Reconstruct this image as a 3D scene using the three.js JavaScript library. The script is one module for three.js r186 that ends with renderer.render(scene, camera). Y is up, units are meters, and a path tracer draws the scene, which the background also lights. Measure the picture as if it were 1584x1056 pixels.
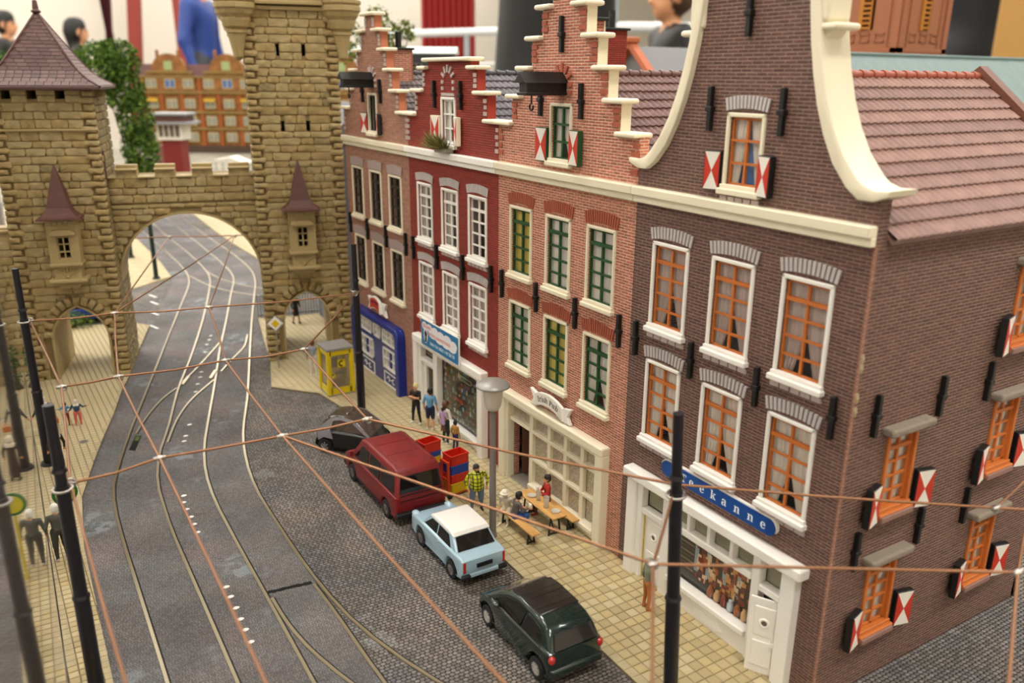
import * as THREE from 'three';
import { mergeGeometries, toCreasedNormals } from 'three/addons/utils/BufferGeometryUtils.js';
import { RoundedBoxGeometry } from 'three/addons/geometries/RoundedBoxGeometry.js';
import { RectAreaLightUniformsLib } from 'three/addons/lights/RectAreaLightUniformsLib.js';

// The place: a 1:87 model street on a table in an exhibition hall. Shapes are written in
// prototype metres (figure about 1.75, house about 7.2 wide) and every top-level object carries the scale 1/87,
// so that the scene itself is in true metres of the hall.
const S = 1 / 87;
const scene = new THREE.Scene();
scene.background = new THREE.Color(0x050505);

// ---------------------------------------------------------------- camera
const camera = new THREE.PerspectiveCamera(2 * Math.atan(528 / 1284.12) * 180 / Math.PI, 1.5, 0.01, 60);
camera.position.set(-14.295 * S, 13.94 * S, 9.898 * S);
camera.rotation.set(-0.3086, -0.549, 0.0089, 'YXZ');
camera.focus = 25 * S;
camera.userData.fStop = 18;
scene.add(camera);

const renderer = new THREE.WebGLRenderer({ antialias: true });
renderer.toneMapping = THREE.LinearToneMapping;
renderer.toneMappingExposure = 1.0;
renderer.shadowMap.enabled = true;
RectAreaLightUniformsLib.init();

// ---------------------------------------------------------------- hall lamps (true metres): rows of ceiling panels
const LAMP_Y = 3.05, LAMP_SIZE = [1.2, 0.6], LAMP_POWER = 20;
const LAMP_SPOTS = [];
for (const x of [-5.2, -2.9, -0.6, 1.7, 4.0, 6.3]) for (const z of [-12.2, -10, -7.2, -4.4, -1.6, 1.2]) LAMP_SPOTS.push([x, z]);  // unseen lamp rows at both z ends added to brighten drapes and gate
const LAMP_COLOR = new THREE.Color(1.0, 0.95, 0.88);
for (const [x, z] of LAMP_SPOTS) {
  const l = new THREE.RectAreaLight(LAMP_COLOR, LAMP_POWER, LAMP_SIZE[0], LAMP_SIZE[1]);
  l.position.set(x, LAMP_Y - 0.03, z); l.lookAt(x, -5, z); l.castShadow = true;
  scene.add(l);
}

// ---------------------------------------------------------------- helpers
let seed = 7;
const rnd = () => { seed |= 0; seed = seed + 0x6D2B79F5 | 0; let t = Math.imul(seed ^ seed >>> 15, 1 | seed); t = t + Math.imul(t ^ t >>> 7, 61 | t) ^ t; return ((t ^ t >>> 14) >>> 0) / 4294967296; };
const rr = (a, b) => a + (b - a) * rnd();
const V = (x, y, z) => new THREE.Vector3(x, y, z);
const clamp = (x, a, b) => Math.min(b, Math.max(a, x));
const lerp = (a, b, t) => a + (b - a) * t;
const taken = new Map();
function numbered(name) { const n = taken.get(name) || 0; taken.set(name, n + 1); return n ? name + '_' + String(n).padStart(3, '0') : name; }
function lit(o) { o.traverse((c) => { if (c.isMesh) { c.castShadow = true; c.receiveShadow = true; } }); return o; }
// a thing: a Group at its base whose children are its parts
function thing(name, label, category, [x, y, z] = [0, 0, 0], turn = 0, group) {
  const o = new THREE.Group(); o.name = numbered(name);
  o.position.set(x * S, y * S, z * S); o.rotation.y = turn; o.scale.setScalar(S);
  o.userData = { label, category }; if (group) o.userData.group = group;
  scene.add(o); return o;
}
function part(name, geo, mat, parent, label) {
  const m = new THREE.Mesh(geo, mat); m.name = name; m.castShadow = m.receiveShadow = true;
  if (label) m.userData.label = label; parent.add(m); return m;
}
function single(name, label, category, geo, mat, at = [0, 0, 0], turn = 0, group) {
  const m = part(numbered(name), geo, mat, scene); m.position.set(at[0] * S, at[1] * S, at[2] * S); m.rotation.y = turn; m.scale.setScalar(S);
  m.userData = { label, category }; if (group) m.userData.group = group; return m;
}
function struct(name, geo, mat, label, category) {
  const m = part(name, geo, mat, scene); m.scale.setScalar(S); m.userData = { kind: 'structure', label, category }; return m;
}
// geometry with uv in prototype metres, laid on by the side a face points to
function metric(g) {
  if (g.index) g = g.toNonIndexed();
  const p = g.attributes.position, n = g.attributes.normal, uv = new Float32Array(p.count * 2);
  for (let i = 0; i < p.count; i += 3) {
    const ax = Math.abs(n.getX(i) + n.getX(i + 1) + n.getX(i + 2)), ay = Math.abs(n.getY(i) + n.getY(i + 1) + n.getY(i + 2)), az = Math.abs(n.getZ(i) + n.getZ(i + 1) + n.getZ(i + 2));
    for (let k = i; k < i + 3; k++) {
      const x = p.getX(k), y = p.getY(k), z = p.getZ(k);
      const [u, v] = ay > ax && ay > az ? [x, z] : ax > az ? [z, y] : [x, y];
      uv[2 * k] = u; uv[2 * k + 1] = v;
    }
  }
  g.setAttribute('uv', new THREE.BufferAttribute(uv, 2)); return g;
}
const clean = (g) => { if (g.index) g = g.toNonIndexed(); for (const k of Object.keys(g.attributes)) if (!['position', 'normal', 'uv'].includes(k)) g.deleteAttribute(k); if (!g.attributes.uv) g.setAttribute('uv', new THREE.BufferAttribute(new Float32Array(g.attributes.position.count * 2), 2)); return g; };
const merge = (list) => mergeGeometries(list.map(clean), false);
const bb = (x0, x1, y0, y1, z0, z1) => metric(new THREE.BoxGeometry(x1 - x0, y1 - y0, z1 - z0).translate((x0 + x1) / 2, (y0 + y1) / 2, (z0 + z1) / 2));
const rb = (x0, x1, y0, y1, z0, z1, r = 0.03) => { const w = x1 - x0, h = y1 - y0, d = z1 - z0; return metric(new RoundedBoxGeometry(w, h, d, 1, Math.min(r, w / 2.1, h / 2.1, d / 2.1)).translate((x0 + x1) / 2, (y0 + y1) / 2, (z0 + z1) / 2)); };
const cyl = (r0, r1, h, seg = 16, x = 0, y = 0, z = 0) => new THREE.CylinderGeometry(r1, r0, h, seg).translate(x, y + h / 2, z);   // r0 below, r1 above, base at y
const lathe = (pts, seg = 20) => new THREE.LatheGeometry(pts.map(([r, y]) => new THREE.Vector2(r, y)), seg);
function rod(a, b, r, seg = 8, r2 = r) {
  a = a.isVector3 ? a : V(...a); b = b.isVector3 ? b : V(...b);
  const d = b.clone().sub(a), g = new THREE.CylinderGeometry(r2, r, d.length(), seg);
  g.applyQuaternion(new THREE.Quaternion().setFromUnitVectors(V(0, 1, 0), d.clone().normalize()));
  return g.translate((a.x + b.x) / 2, (a.y + b.y) / 2, (a.z + b.z) / 2);
}
function poly(pts) { const s = new THREE.Shape(); pts.forEach(([x, y], i) => i ? s.lineTo(x, y) : s.moveTo(x, y)); s.closePath(); return s; }
const rectHole = (x0, x1, y0, y1) => { const h = new THREE.Path(); h.moveTo(x0, y0); h.lineTo(x1, y0); h.lineTo(x1, y1); h.lineTo(x0, y1); h.closePath(); return h; };
// a flat shape in x, y given a thickness from z0 to z1
function slab(shape, z0, z1, bevel = 0, curve = 8) {
  const g = new THREE.ExtrudeGeometry(shape, { depth: z1 - z0 - 2 * bevel, bevelEnabled: bevel > 0, bevelThickness: bevel, bevelSize: bevel, bevelOffset: -bevel, bevelSegments: 2, curveSegments: curve });
  return metric(g.translate(0, 0, z0 + bevel));
}
// a strip between two lines of points [x, z] at height y with thickness t below
function ribbon(A, B, y, t = 0.05) {
  const pos = [], idx = [], n = A.length;
  for (let i = 0; i < n; i++) for (const [q, h] of [[A[i], y], [B[i], y], [A[i], y - t], [B[i], y - t]]) pos.push(q[0], h, q[1]);
  for (let i = 0; i < n - 1; i++) { const a = 4 * i, b = a + 4; idx.push(a, a + 1, b, b, a + 1, b + 1, a, b, a + 2, b, b + 2, a + 2, a + 1, a + 3, b + 1, b + 1, a + 3, b + 3, a + 2, b + 2, a + 3, b + 2, b + 3, a + 3); }
  idx.push(0, 2, 1, 1, 2, 3); const e = 4 * (n - 1); idx.push(e, e + 1, e + 2, e + 1, e + 3, e + 2);
  const g = new THREE.BufferGeometry(); g.setAttribute('position', new THREE.Float32BufferAttribute(pos, 3)); g.setIndex(idx);
  const f = g.toNonIndexed(); f.computeVertexNormals(); return metric(f);
}
const lin = (h) => { const c = new THREE.Color(h); return [c.r, c.g, c.b]; };

// ---------------------------------------------------------------- noise and textures
const perm = new Uint8Array(512); { const p = [...Array(256).keys()]; for (let i = 255; i > 0; i--) { const j = Math.floor(rnd() * (i + 1)); [p[i], p[j]] = [p[j], p[i]]; } for (let i = 0; i < 512; i++) perm[i] = p[i & 255]; }
function vnoise(x, y, period) {   // tileable value noise, 0..1
  const xi = Math.floor(x), yi = Math.floor(y), xf = x - xi, yf = y - yi, m = (a) => ((a % period) + period) % period;
  const h = (a, b) => perm[perm[m(a) & 255] + (m(b) & 255)] / 255, s = (t) => t * t * (3 - 2 * t), u = s(xf), v = s(yf);
  return lerp(lerp(h(xi, yi), h(xi + 1, yi), u), lerp(h(xi, yi + 1), h(xi + 1, yi + 1), u), v);
}
function fbm(u, v, period, oct = 4) { let s = 0, a = 0.5, f = period, t = 0; for (let i = 0; i < oct; i++) { s += a * vnoise(u * f, v * f, f); t += a; a *= 0.5; f *= 2; } return s / t; }
function dataTex(w, h, fn, srgb, repX, repY) {
  const d = new Uint8Array(w * h * 4);
  for (let y = 0; y < h; y++) for (let x = 0; x < w; x++) { const c = fn((x + 0.5) / w, (y + 0.5) / h, x, y), o = 4 * (y * w + x); d[o] = clamp(c[0], 0, 255); d[o + 1] = clamp(c[1], 0, 255); d[o + 2] = clamp(c[2], 0, 255); d[o + 3] = 255; }
  const t = new THREE.DataTexture(d, w, h); t.wrapS = t.wrapT = THREE.RepeatWrapping; t.magFilter = THREE.LinearFilter; t.minFilter = THREE.LinearFilter; if (srgb) t.colorSpace = THREE.SRGBColorSpace;
  t.repeat.set(1 / repX, 1 / repY); t.needsUpdate = true; return t;
}
const hex = (h) => [h >> 16 & 255, h >> 8 & 255, h & 255];
const mixc = (a, b, t) => [lerp(a[0], b[0], t), lerp(a[1], b[1], t), lerp(a[2], b[2], t)];
// bricks: 0.30 x 0.08, a tile of 2.4 x 1.28
function brickAt(u, v) {
  const row = Math.floor(v * 16), fy = v * 16 - row, uu = u * 8 + (row % 2) * 0.5, col = Math.floor(uu), fx = uu - col;
  const ex = Math.min(fx, 1 - fx) * 0.30, ey = Math.min(fy, 1 - fy) * 0.08, id = perm[(perm[row & 15] + (col & 7) * 31) & 255] / 255;
  return [Math.min(ex, ey), id];
}
function brickTex(brick, mortar, jw, vary) {
  const b = hex(brick), m = hex(mortar);
  return dataTex(512, 512, (u, v) => {
    const [e, id] = brickAt(u, v), n = fbm(u, v, 16, 4) - 0.5, k = clamp((e - jw) / 0.006, 0, 1), w = 1 + (id - 0.5) * vary + n * 0.25;
    return mixc([m[0] * (1 + n * 0.2), m[1] * (1 + n * 0.2), m[2] * (1 + n * 0.2)], [b[0] * w, b[1] * w, b[2] * w], k);
  }, true, 2.4, 1.28);
}
const brickBump = dataTex(512, 512, (u, v) => { const [e] = brickAt(u, v), h = 60 + 170 * clamp((e - 0.006) / 0.012, 0, 1) + 30 * (fbm(u, v, 32, 3) - 0.5); return [h, h, h]; }, false, 2.4, 1.28);
const grain = dataTex(256, 256, (u, v) => { const h = 255 * fbm(u, v, 8, 5); return [h, h, h]; }, false, 1, 1);
const mottle = (base, amount, rep, freq = 4) => { const b = hex(base); return dataTex(256, 256, (u, v) => { const n = 1 + amount * (fbm(u, v, freq, 5) - 0.5) * 2; return [b[0] * n, b[1] * n, b[2] * n]; }, true, rep, rep); };
function cobbleAt(u, v, n) {   // rounded setts in shifted rows
  const row = Math.floor(v * n), fy = v * n - row, uu = u * n * 0.8 + (row % 2) * 0.5 + 0.12 * Math.sin(row * 2.3), col = Math.floor(uu), fx = uu - col;
  const dx = (fx - 0.5) * 2, dy = (fy - 0.5) * 2, d = Math.pow(Math.abs(dx), 3) + Math.pow(Math.abs(dy), 2.6);
  return [clamp(1.08 - d, 0, 1), perm[perm[row & 255] + (col & 255)] / 255];
}
const COB = 100, COBREP = 11;
const chalk = (u, v) => { const a = fbm(u + 0.3, v + 0.1, 5, 4), b = fbm(u, v, 40, 3); return clamp((a - 0.58) * 7, 0, 1) * clamp((b - 0.42) * 5, 0, 1); };
const cobbleMap = dataTex(2048, 2048, (u, v) => {
  const [h, id] = cobbleAt(u, v, COB), k = clamp(h * 1.7, 0, 1), tone = 0.82 + 0.3 * id + 0.36 * (fbm(u, v, 7, 4) - 0.5), warm = fbm(u + 0.5, v + 0.2, 9, 3) - 0.5;
  let c = mixc([30, 27, 27], [(120 + 22 * warm) * tone, (114 + 8 * warm) * tone, (108 - 12 * warm) * tone], k);
  return mixc(c, [150, 158, 160], 0.4 * chalk(u, v));
}, true, COBREP, COBREP);
const cobbleBump = dataTex(1024, 1024, (u, v) => { const h = 255 * Math.sqrt(cobbleAt(u, v, COB)[0]); return [h, h, h]; }, false, COBREP, COBREP);
const bedMap = dataTex(1024, 1024, (u, v) => {
  const [h, id] = cobbleAt(u, v, 150), k = clamp(h * 1.7 + 0.06, 0, 1), tone = 0.88 + 0.22 * id + 0.5 * (fbm(u, v, 6, 5) - 0.5);
  let c = mixc([58, 54, 54], [(126 + 20 * (fbm(u + 0.6, v + 0.3, 8, 3) - 0.5) - 4) * tone, 118 * tone, 118 * tone], k);
  return mixc(c, [156, 170, 178], 0.55 * chalk(u + 0.4, v + 0.7));
}, true, 9, 9);
const bedBump = dataTex(1024, 1024, (u, v) => { const h = 255 * Math.sqrt(cobbleAt(u, v, 150)[0]); return [h, h, h]; }, false, 9, 9);

// ---------------------------------------------------------------- materials
const M = {};
const std = (name, color, roughness = 0.7, more = {}) => { const m = new THREE.MeshPhysicalMaterial({ color, roughness, ...more }); m.name = name; M[name] = m; return m; };
const glass = std('window_glass', 0xffffff, 0.08, { transmission: 1, thickness: 0, ior: 1.45 });
std('cream_plastic', 0xe3dac0, 0.5); std('white_plastic', 0xeeebe3, 0.45); std('ivory_plastic', 0xe8dfc4, 0.45);
std('black_plastic', 0x0d0c0d, 0.45); std('orange_plastic', 0xc06c2c, 0.5); std('green_plastic', 0x17491f, 0.5); std('dark_sash', 0x2a2522, 0.5);
std('red_paint', 0xc0311c, 0.5); std('shutter_white', 0xe6e2d8, 0.5); std('lilac_stone', 0xb9a9a4, 0.7); std('mauve_plain', 0xa2918c, 0.7);
std('grey_voussoir', 0xc0b9b6, 0.7); std('dark_joint', 0x6c6260, 0.8); std('lintel_stone', 0x867b6d, 0.8, { bumpMap: grain, bumpScale: 0.02 * S });
std('interior', 0x6a5d52, 0.9); std('curtain_grey', 0xb6a8a0, 0.9); std('curtain_white', 0xd8d2c6, 0.9); std('curtain_yellow', 0xcdb85c, 0.9); std('curtain_dark', 0x5a4a48, 0.9); std('curtain_blue', 0x4a6fa6, 0.9);
std('solder', 0xb4b0aa, 0.35, { metalness: 1 }); std('copper', 0x9a7052, 0.42, { metalness: 0.75 }); std('rail_steel', 0xb3a990, 0.33, { metalness: 1 }); std('groove', 0x201c1a, 0.9);
std('mast_black', 0x14121a, 0.35); std('rubber', 0x101012, 0.7); std('chrome', 0xc8c8ca, 0.25, { metalness: 1 });
std('skin', 0xd79a72, 0.6);
const brickMat = (name, brick, mortar, jw, vary, tint = 1) => std(name, 0xffffff, 0.75, { map: brickTex(brick, mortar, jw, vary), bumpMap: brickBump, bumpScale: 0.025 * S });
brickMat('brick_brown', 0x63423b, 0x8d7666, 0.0085, 0.22); brickMat('brick_salmon', 0xae6550, 0xd6b49c, 0.0105, 0.2); brickMat('brick_crimson', 0x8e2b19, 0x6c2013, 0.006, 0.1); brickMat('brick_terracotta', 0xa67a66, 0x8f6450, 0.005, 0.1);
const stoneMap = mottle(0xaa976a, 0.18, 1.2, 5);
std('sandstone', 0xffffff, 0.72, { map: stoneMap, bumpMap: grain, bumpScale: 0.03 * S }); std('sandstone_joint', 0x84714a, 0.9); std('sandstone_smooth', 0xa89465, 0.6); std('sandstone_worn', 0xffffff, 0.75, { map: mottle(0x938259, 0.3, 1.0, 6), bumpMap: grain, bumpScale: 0.03 * S });
std('street_cobble', 0xffffff, 0.8, { map: cobbleMap, bumpMap: cobbleBump, bumpScale: 0.03 * S }); std('track_bed', 0xffffff, 0.8, { map: bedMap, bumpMap: bedBump, bumpScale: 0.03 * S });
std('paving', 0xffffff, 0.7, { map: mottle(0xb0a27e, 0.1, 1.7, 4) }); std('paving_joint', 0x776b52, 0.9);

// ================================================================ THE HALL (sizes in prototype metres, 87 to the metre)
const K = 87;
{
  const FLOOR = -0.74 * K, CEIL = 3.12 * K, X0 = -7 * K, X1 = 11 * K, Z0 = -13 * K, Z1 = 3 * K, T = 0.2 * K;
  std('hall_floor', 0x6b6560, 0.6); std('hall_wall', 0xd9d2c4, 0.9); std('hall_ceiling', 0xd6d2c8, 0.9);
  struct('floor', bb(X0, X1, FLOOR - T, FLOOR, Z0, Z1), M.hall_floor, 'grey exhibition hall floor under the tables', 'floor');
  struct('ceiling', bb(X0, X1, CEIL, CEIL + T, Z0, Z1), M.hall_ceiling, 'pale ceiling of the exhibition hall', 'ceiling');
  struct('wall_back', bb(X0, X1, FLOOR, CEIL, Z0 - T, Z0), M.hall_wall, 'pale hall wall behind the white drapes', 'wall');
  struct('wall_right', bb(X1, X1 + T, FLOOR, CEIL, Z0, Z1), M.hall_wall, 'pale hall wall beyond the model church', 'wall');
  struct('wall_left', bb(X0 - T, X0, FLOOR, CEIL, Z0, Z1), M.hall_wall, 'pale hall wall beyond the acrylic screen', 'wall');
  struct('wall_front', bb(X0, X1, FLOOR, CEIL, Z1, Z1 + T), M.hall_wall, 'pale hall wall facing the model street', 'wall');
  const glow = new THREE.MeshStandardMaterial({ color: 0xffffff, emissive: LAMP_COLOR, emissiveIntensity: 4 }); glow.name = 'lamp_diffuser';
  std('lamp_frame', 0xd8d8d8, 0.5);
  for (const [x, z] of LAMP_SPOTS) {
    const l = thing('ceiling_lamp', 'flat white ceiling lamp panel in the rows over the hall, end rows added to brighten drapes and gate', 'lamp', [x * K, LAMP_Y * K, z * K], 0, 'ceiling lamps of the hall');
    const w = LAMP_SIZE[0] / 2 * K, d = LAMP_SIZE[1] / 2 * K;
    part('frame', merge([bb(-w - 2, w + 2, 0, 6, -d - 2, -d), bb(-w - 2, w + 2, 0, 6, d, d + 2), bb(-w - 2, -w, 0, 6, -d, d), bb(w, w + 2, 0, 6, -d, d)]), M.lamp_frame, l);
    part('diffuser', bb(-w, w, 0.5, 2, -d, d), glow, l);
  }
  // white drapes hung in folds along the back of the hall
  std('drape_white', 0xf2eee4, 0.9); std('curtain_red', 0x8c1a17, 0.85); std('curtain_wine', 0x4a1518, 0.85); std('timber_red', 0x8a3325, 0.7);
  const folds = (w, h, depth, n, taper) => {
    const g = new THREE.PlaneGeometry(w, h, n * 8, 12), p = g.attributes.position;
    for (let i = 0; i < p.count; i++) { const x = p.getX(i), y = p.getY(i); let k = 1; if (taper) k = taper((y + h / 2) / h); p.setX(i, x * k); p.setZ(i, depth * Math.cos(x / w * n * 2 * Math.PI)); }
    g.computeVertexNormals(); return g.translate(0, h / 2, 0);
  };
  const drapes = [[-334, -30, 'beside the wine red tied curtain'], [-44, -30, 'behind the round green tree'], [250, -30, 'between the timber posts'], [540, -30, 'behind the bright red curtain'], [834, -30, 'beyond the striding dark visitors']];
  for (const [x, dz, where] of drapes) single('white_drape', 'tall white hall drape hanging in folds ' + where, 'drape', folds(286, 330, 3, 14), M.drape_white, [x, FLOOR, Z0 + 12 + dz], 0, 'white hall drapes');
  single('red_curtain', 'bright red pleated curtain hanging in front of the white drapes', 'curtain', folds(62, 330, 2.6, 9), M.curtain_red, [455, FLOOR + 72, -905], -0.52);
  single('tied_curtain', 'dark wine red curtain gathered to a point by a tie', 'curtain', folds(34, 200, 2, 5, (t) => t < 0.5 ? 0.22 + 0.5 * Math.abs(t - 0.25) * 2 : 0.2 + (t - 0.5) * 1.9), M.curtain_wine, [116, 10, -1085], -0.5);
  const post = (x, z, lean, where) => single('timber_post', 'red brown timber post leaning against the drapes ' + where, 'post', metric(new THREE.BoxGeometry(13, 330, 9).translate(0, 165, 0).applyMatrix4(new THREE.Matrix4().makeRotationZ(lean))), M.timber_red, [x, FLOOR, z], -0.5, 'timber posts in the hall');
  post(131, -1070, -0.09, 'beside the tied curtain'); post(180, -995, 0.01, 'behind the visitor in blue');
  // barrier rails in the hall
  std('barrier_white', 0xdfe3e2, 0.3); std('barrier_grey', 0x9aa3a5, 0.4);
  const bar = thing('barrier_rail', 'white tubular barrier rail on grey posts before the red curtain', 'barrier', [0, FLOOR, 0]);
  part('rail', rod([262, 46 - FLOOR, -695], [420, 53 - FLOOR, -602], 3.2, 10), M.barrier_white, bar); part('rail', rod([262, 20 - FLOOR, -695], [420, 27 - FLOOR, -602], 1.2, 8), M.barrier_white, bar);
  for (const t of [0.02, 0.5, 0.98]) part('post', rod([lerp(262, 420, t), 0, lerp(-695, -602, t)], [lerp(262, 420, t), lerp(46, 53, t) - FLOOR, lerp(-695, -602, t)], 2.6, 8), M.barrier_grey, bar);
  const bar2 = thing('barrier_rail', 'white truss barrier with double rail behind the chimneys', 'barrier', [0, FLOOR, 0]);
  const q = (t, y) => [lerp(255, 395, t), y - FLOOR, lerp(-345, -262, t)];
  for (const y of [57, 38]) part('rail', rod(q(0, y), q(1, y), 2.6, 10), M.barrier_white, bar2);
  for (let i = 0; i < 8; i++) part('brace', rod(q(i / 8, i % 2 ? 57 : 68), q((i + 1) / 8, i % 2 ? 68 : 57), 1.2, 6), M.barrier_white, bar2);
  part('rail', rod(q(0, 68), q(1, 68), 1.6, 8), M.barrier_white, bar2);
  for (const t of [0.03, 0.5, 0.97]) part('post', rod(q(t, FLOOR), q(t, 68), 2.4, 8), M.barrier_grey, bar2);
}

// ================================================================ THE MODEL BASE
std('board_edge', 0x4a3a28, 0.8); std('far_ground', 0xffffff, 0.9, { map: mottle(0x8f8a7c, 0.25, 9, 4) });
{
  const t = thing('layout_table', 'large plain wooden table carrying the model town', 'table', [0, -0.74 * K, 0]);
  part('table_top', bb(-17.5, 110, 0.74 * K - 4, 0.74 * K - 0.45, -200, 16), M.board_edge, t);
  for (const [x, z] of [[-10, 10], [100, 10], [-10, -190], [100, -190]]) part('leg', bb(x - 3, x + 3, 0, 0.74 * K - 4, z - 3, z + 3), M.board_edge, t);
}
struct('ground', bb(-14.7, 105, -0.44, -0.03, -195, 15), M.far_ground, 'plain grey brown ground of the model town behind the houses', 'ground');

// the street: cobbled surface with a smoother bed along the tram rails
struct('street', ribbon([[-14.68, 14], [-14.68, -100]], [[14, 14], [14, -100]], 0, 0.03), M.street_cobble, 'grey cobbled street surface running through the gate', 'street');
const R1 = [[-3.8, -96], [-3.75, -73], [-3.6, -63.7], [-3.54, -57.2], [-3.7, -52.6], [-4.17, -49.8], [-5.49, -45.1], [-6.78, -40.6], [-9.47, -31.2], [-10.74, -26.8], [-11.42, -24.4], [-12.17, -21.5], [-12.5, -20], [-12.66, -18.4], [-12.72, -16], [-12.71, -13.5], [-12.69, -8], [-12.69, 13]];
const R2 = [[-2.3, -96], [-2.25, -76], [-2.26, -68], [-2.1, -60.7], [-2.29, -53], [-2.62, -50.4], [-3.84, -45.4], [-5.36, -39.8], [-7.29, -33.3], [-8.76, -28.7], [-9.92, -24.4], [-10.59, -22.2], [-11.11, -19.6], [-11.24, -17.6], [-11.3, -15.7], [-11.29, -13.8], [-11.25, -8], [-11.25, 13]];
const R3 = [[-0.55, -96], [-0.54, -80], [-0.54, -69.5], [-0.59, -59.4], [-0.78, -52.2], [-1.17, -49.6], [-2.4, -45.3], [-4.16, -39.1], [-5.69, -33.9], [-7.05, -28.9], [-8.32, -24.4], [-9.05, -21.7], [-9.45, -19.6], [-9.66, -17.3], [-9.7, -14.4], [-9.68, -8.97], [-9.68, 13]];
const R4 = [[0.85, -96], [0.8, -81], [0.8, -72], [0.89, -64.5], [0.92, -57], [0.66, -51.8], [-0.02, -48.2], [-1.07, -44.5], [-2.84, -38.4], [-4.84, -31.2], [-6.2, -26.3], [-7.45, -22.1], [-8.0, -19.3], [-8.24, -17], [-8.28, -13.6], [-8.27, -12.2], [-8.22, -10.7], [-8.07, -8.9], [-7.79, -7.4], [-7.52, -6.4], [-7.08, -5.1], [-5.6, -1.6], [-3.4, 2.4], [-1, 6]];
const curveOf = (pts, n) => new THREE.CatmullRomCurve3(pts.map(([x, z]) => V(x, 0, z)), false, 'centripetal').getSpacedPoints(n);
const shift = (c, d) => c.map((p, i) => { const a = c[Math.max(0, i - 1)], b = c[Math.min(c.length - 1, i + 1)], t = b.clone().sub(a).normalize(); return [p.x - t.z * d, p.z + t.x * d]; });   // d > 0: to the side of growing x when walking to growing z is negative
{
  const n = 120, a = curveOf(R1.slice(0, 17).concat([[-12.69, 13]]), n), r4s = R4.slice(0, 15).concat([[-8.27, -8], [-8.27, 13]]), d = curveOf(r4s, n);
  struct('track_bed', ribbon(shift(a, 1.15), shift(d, 0.02), 0.012, 0.03), M.track_bed, 'smoother grey stone bed between the tram rails', 'street');
}
function rail(parent, pts, n = 90, w = 0.085) {
  const c = curveOf(pts, n);
  const m = part('rail', ribbon(shift(c, w / 2), shift(c, -w / 2), 0.04, 0.05), M.rail_steel, parent);
  part('groove', ribbon(shift(c, -w / 2 - 0.002), shift(c, -w / 2 - 0.045), 0.019, 0.02), M.groove, m);
}
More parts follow.
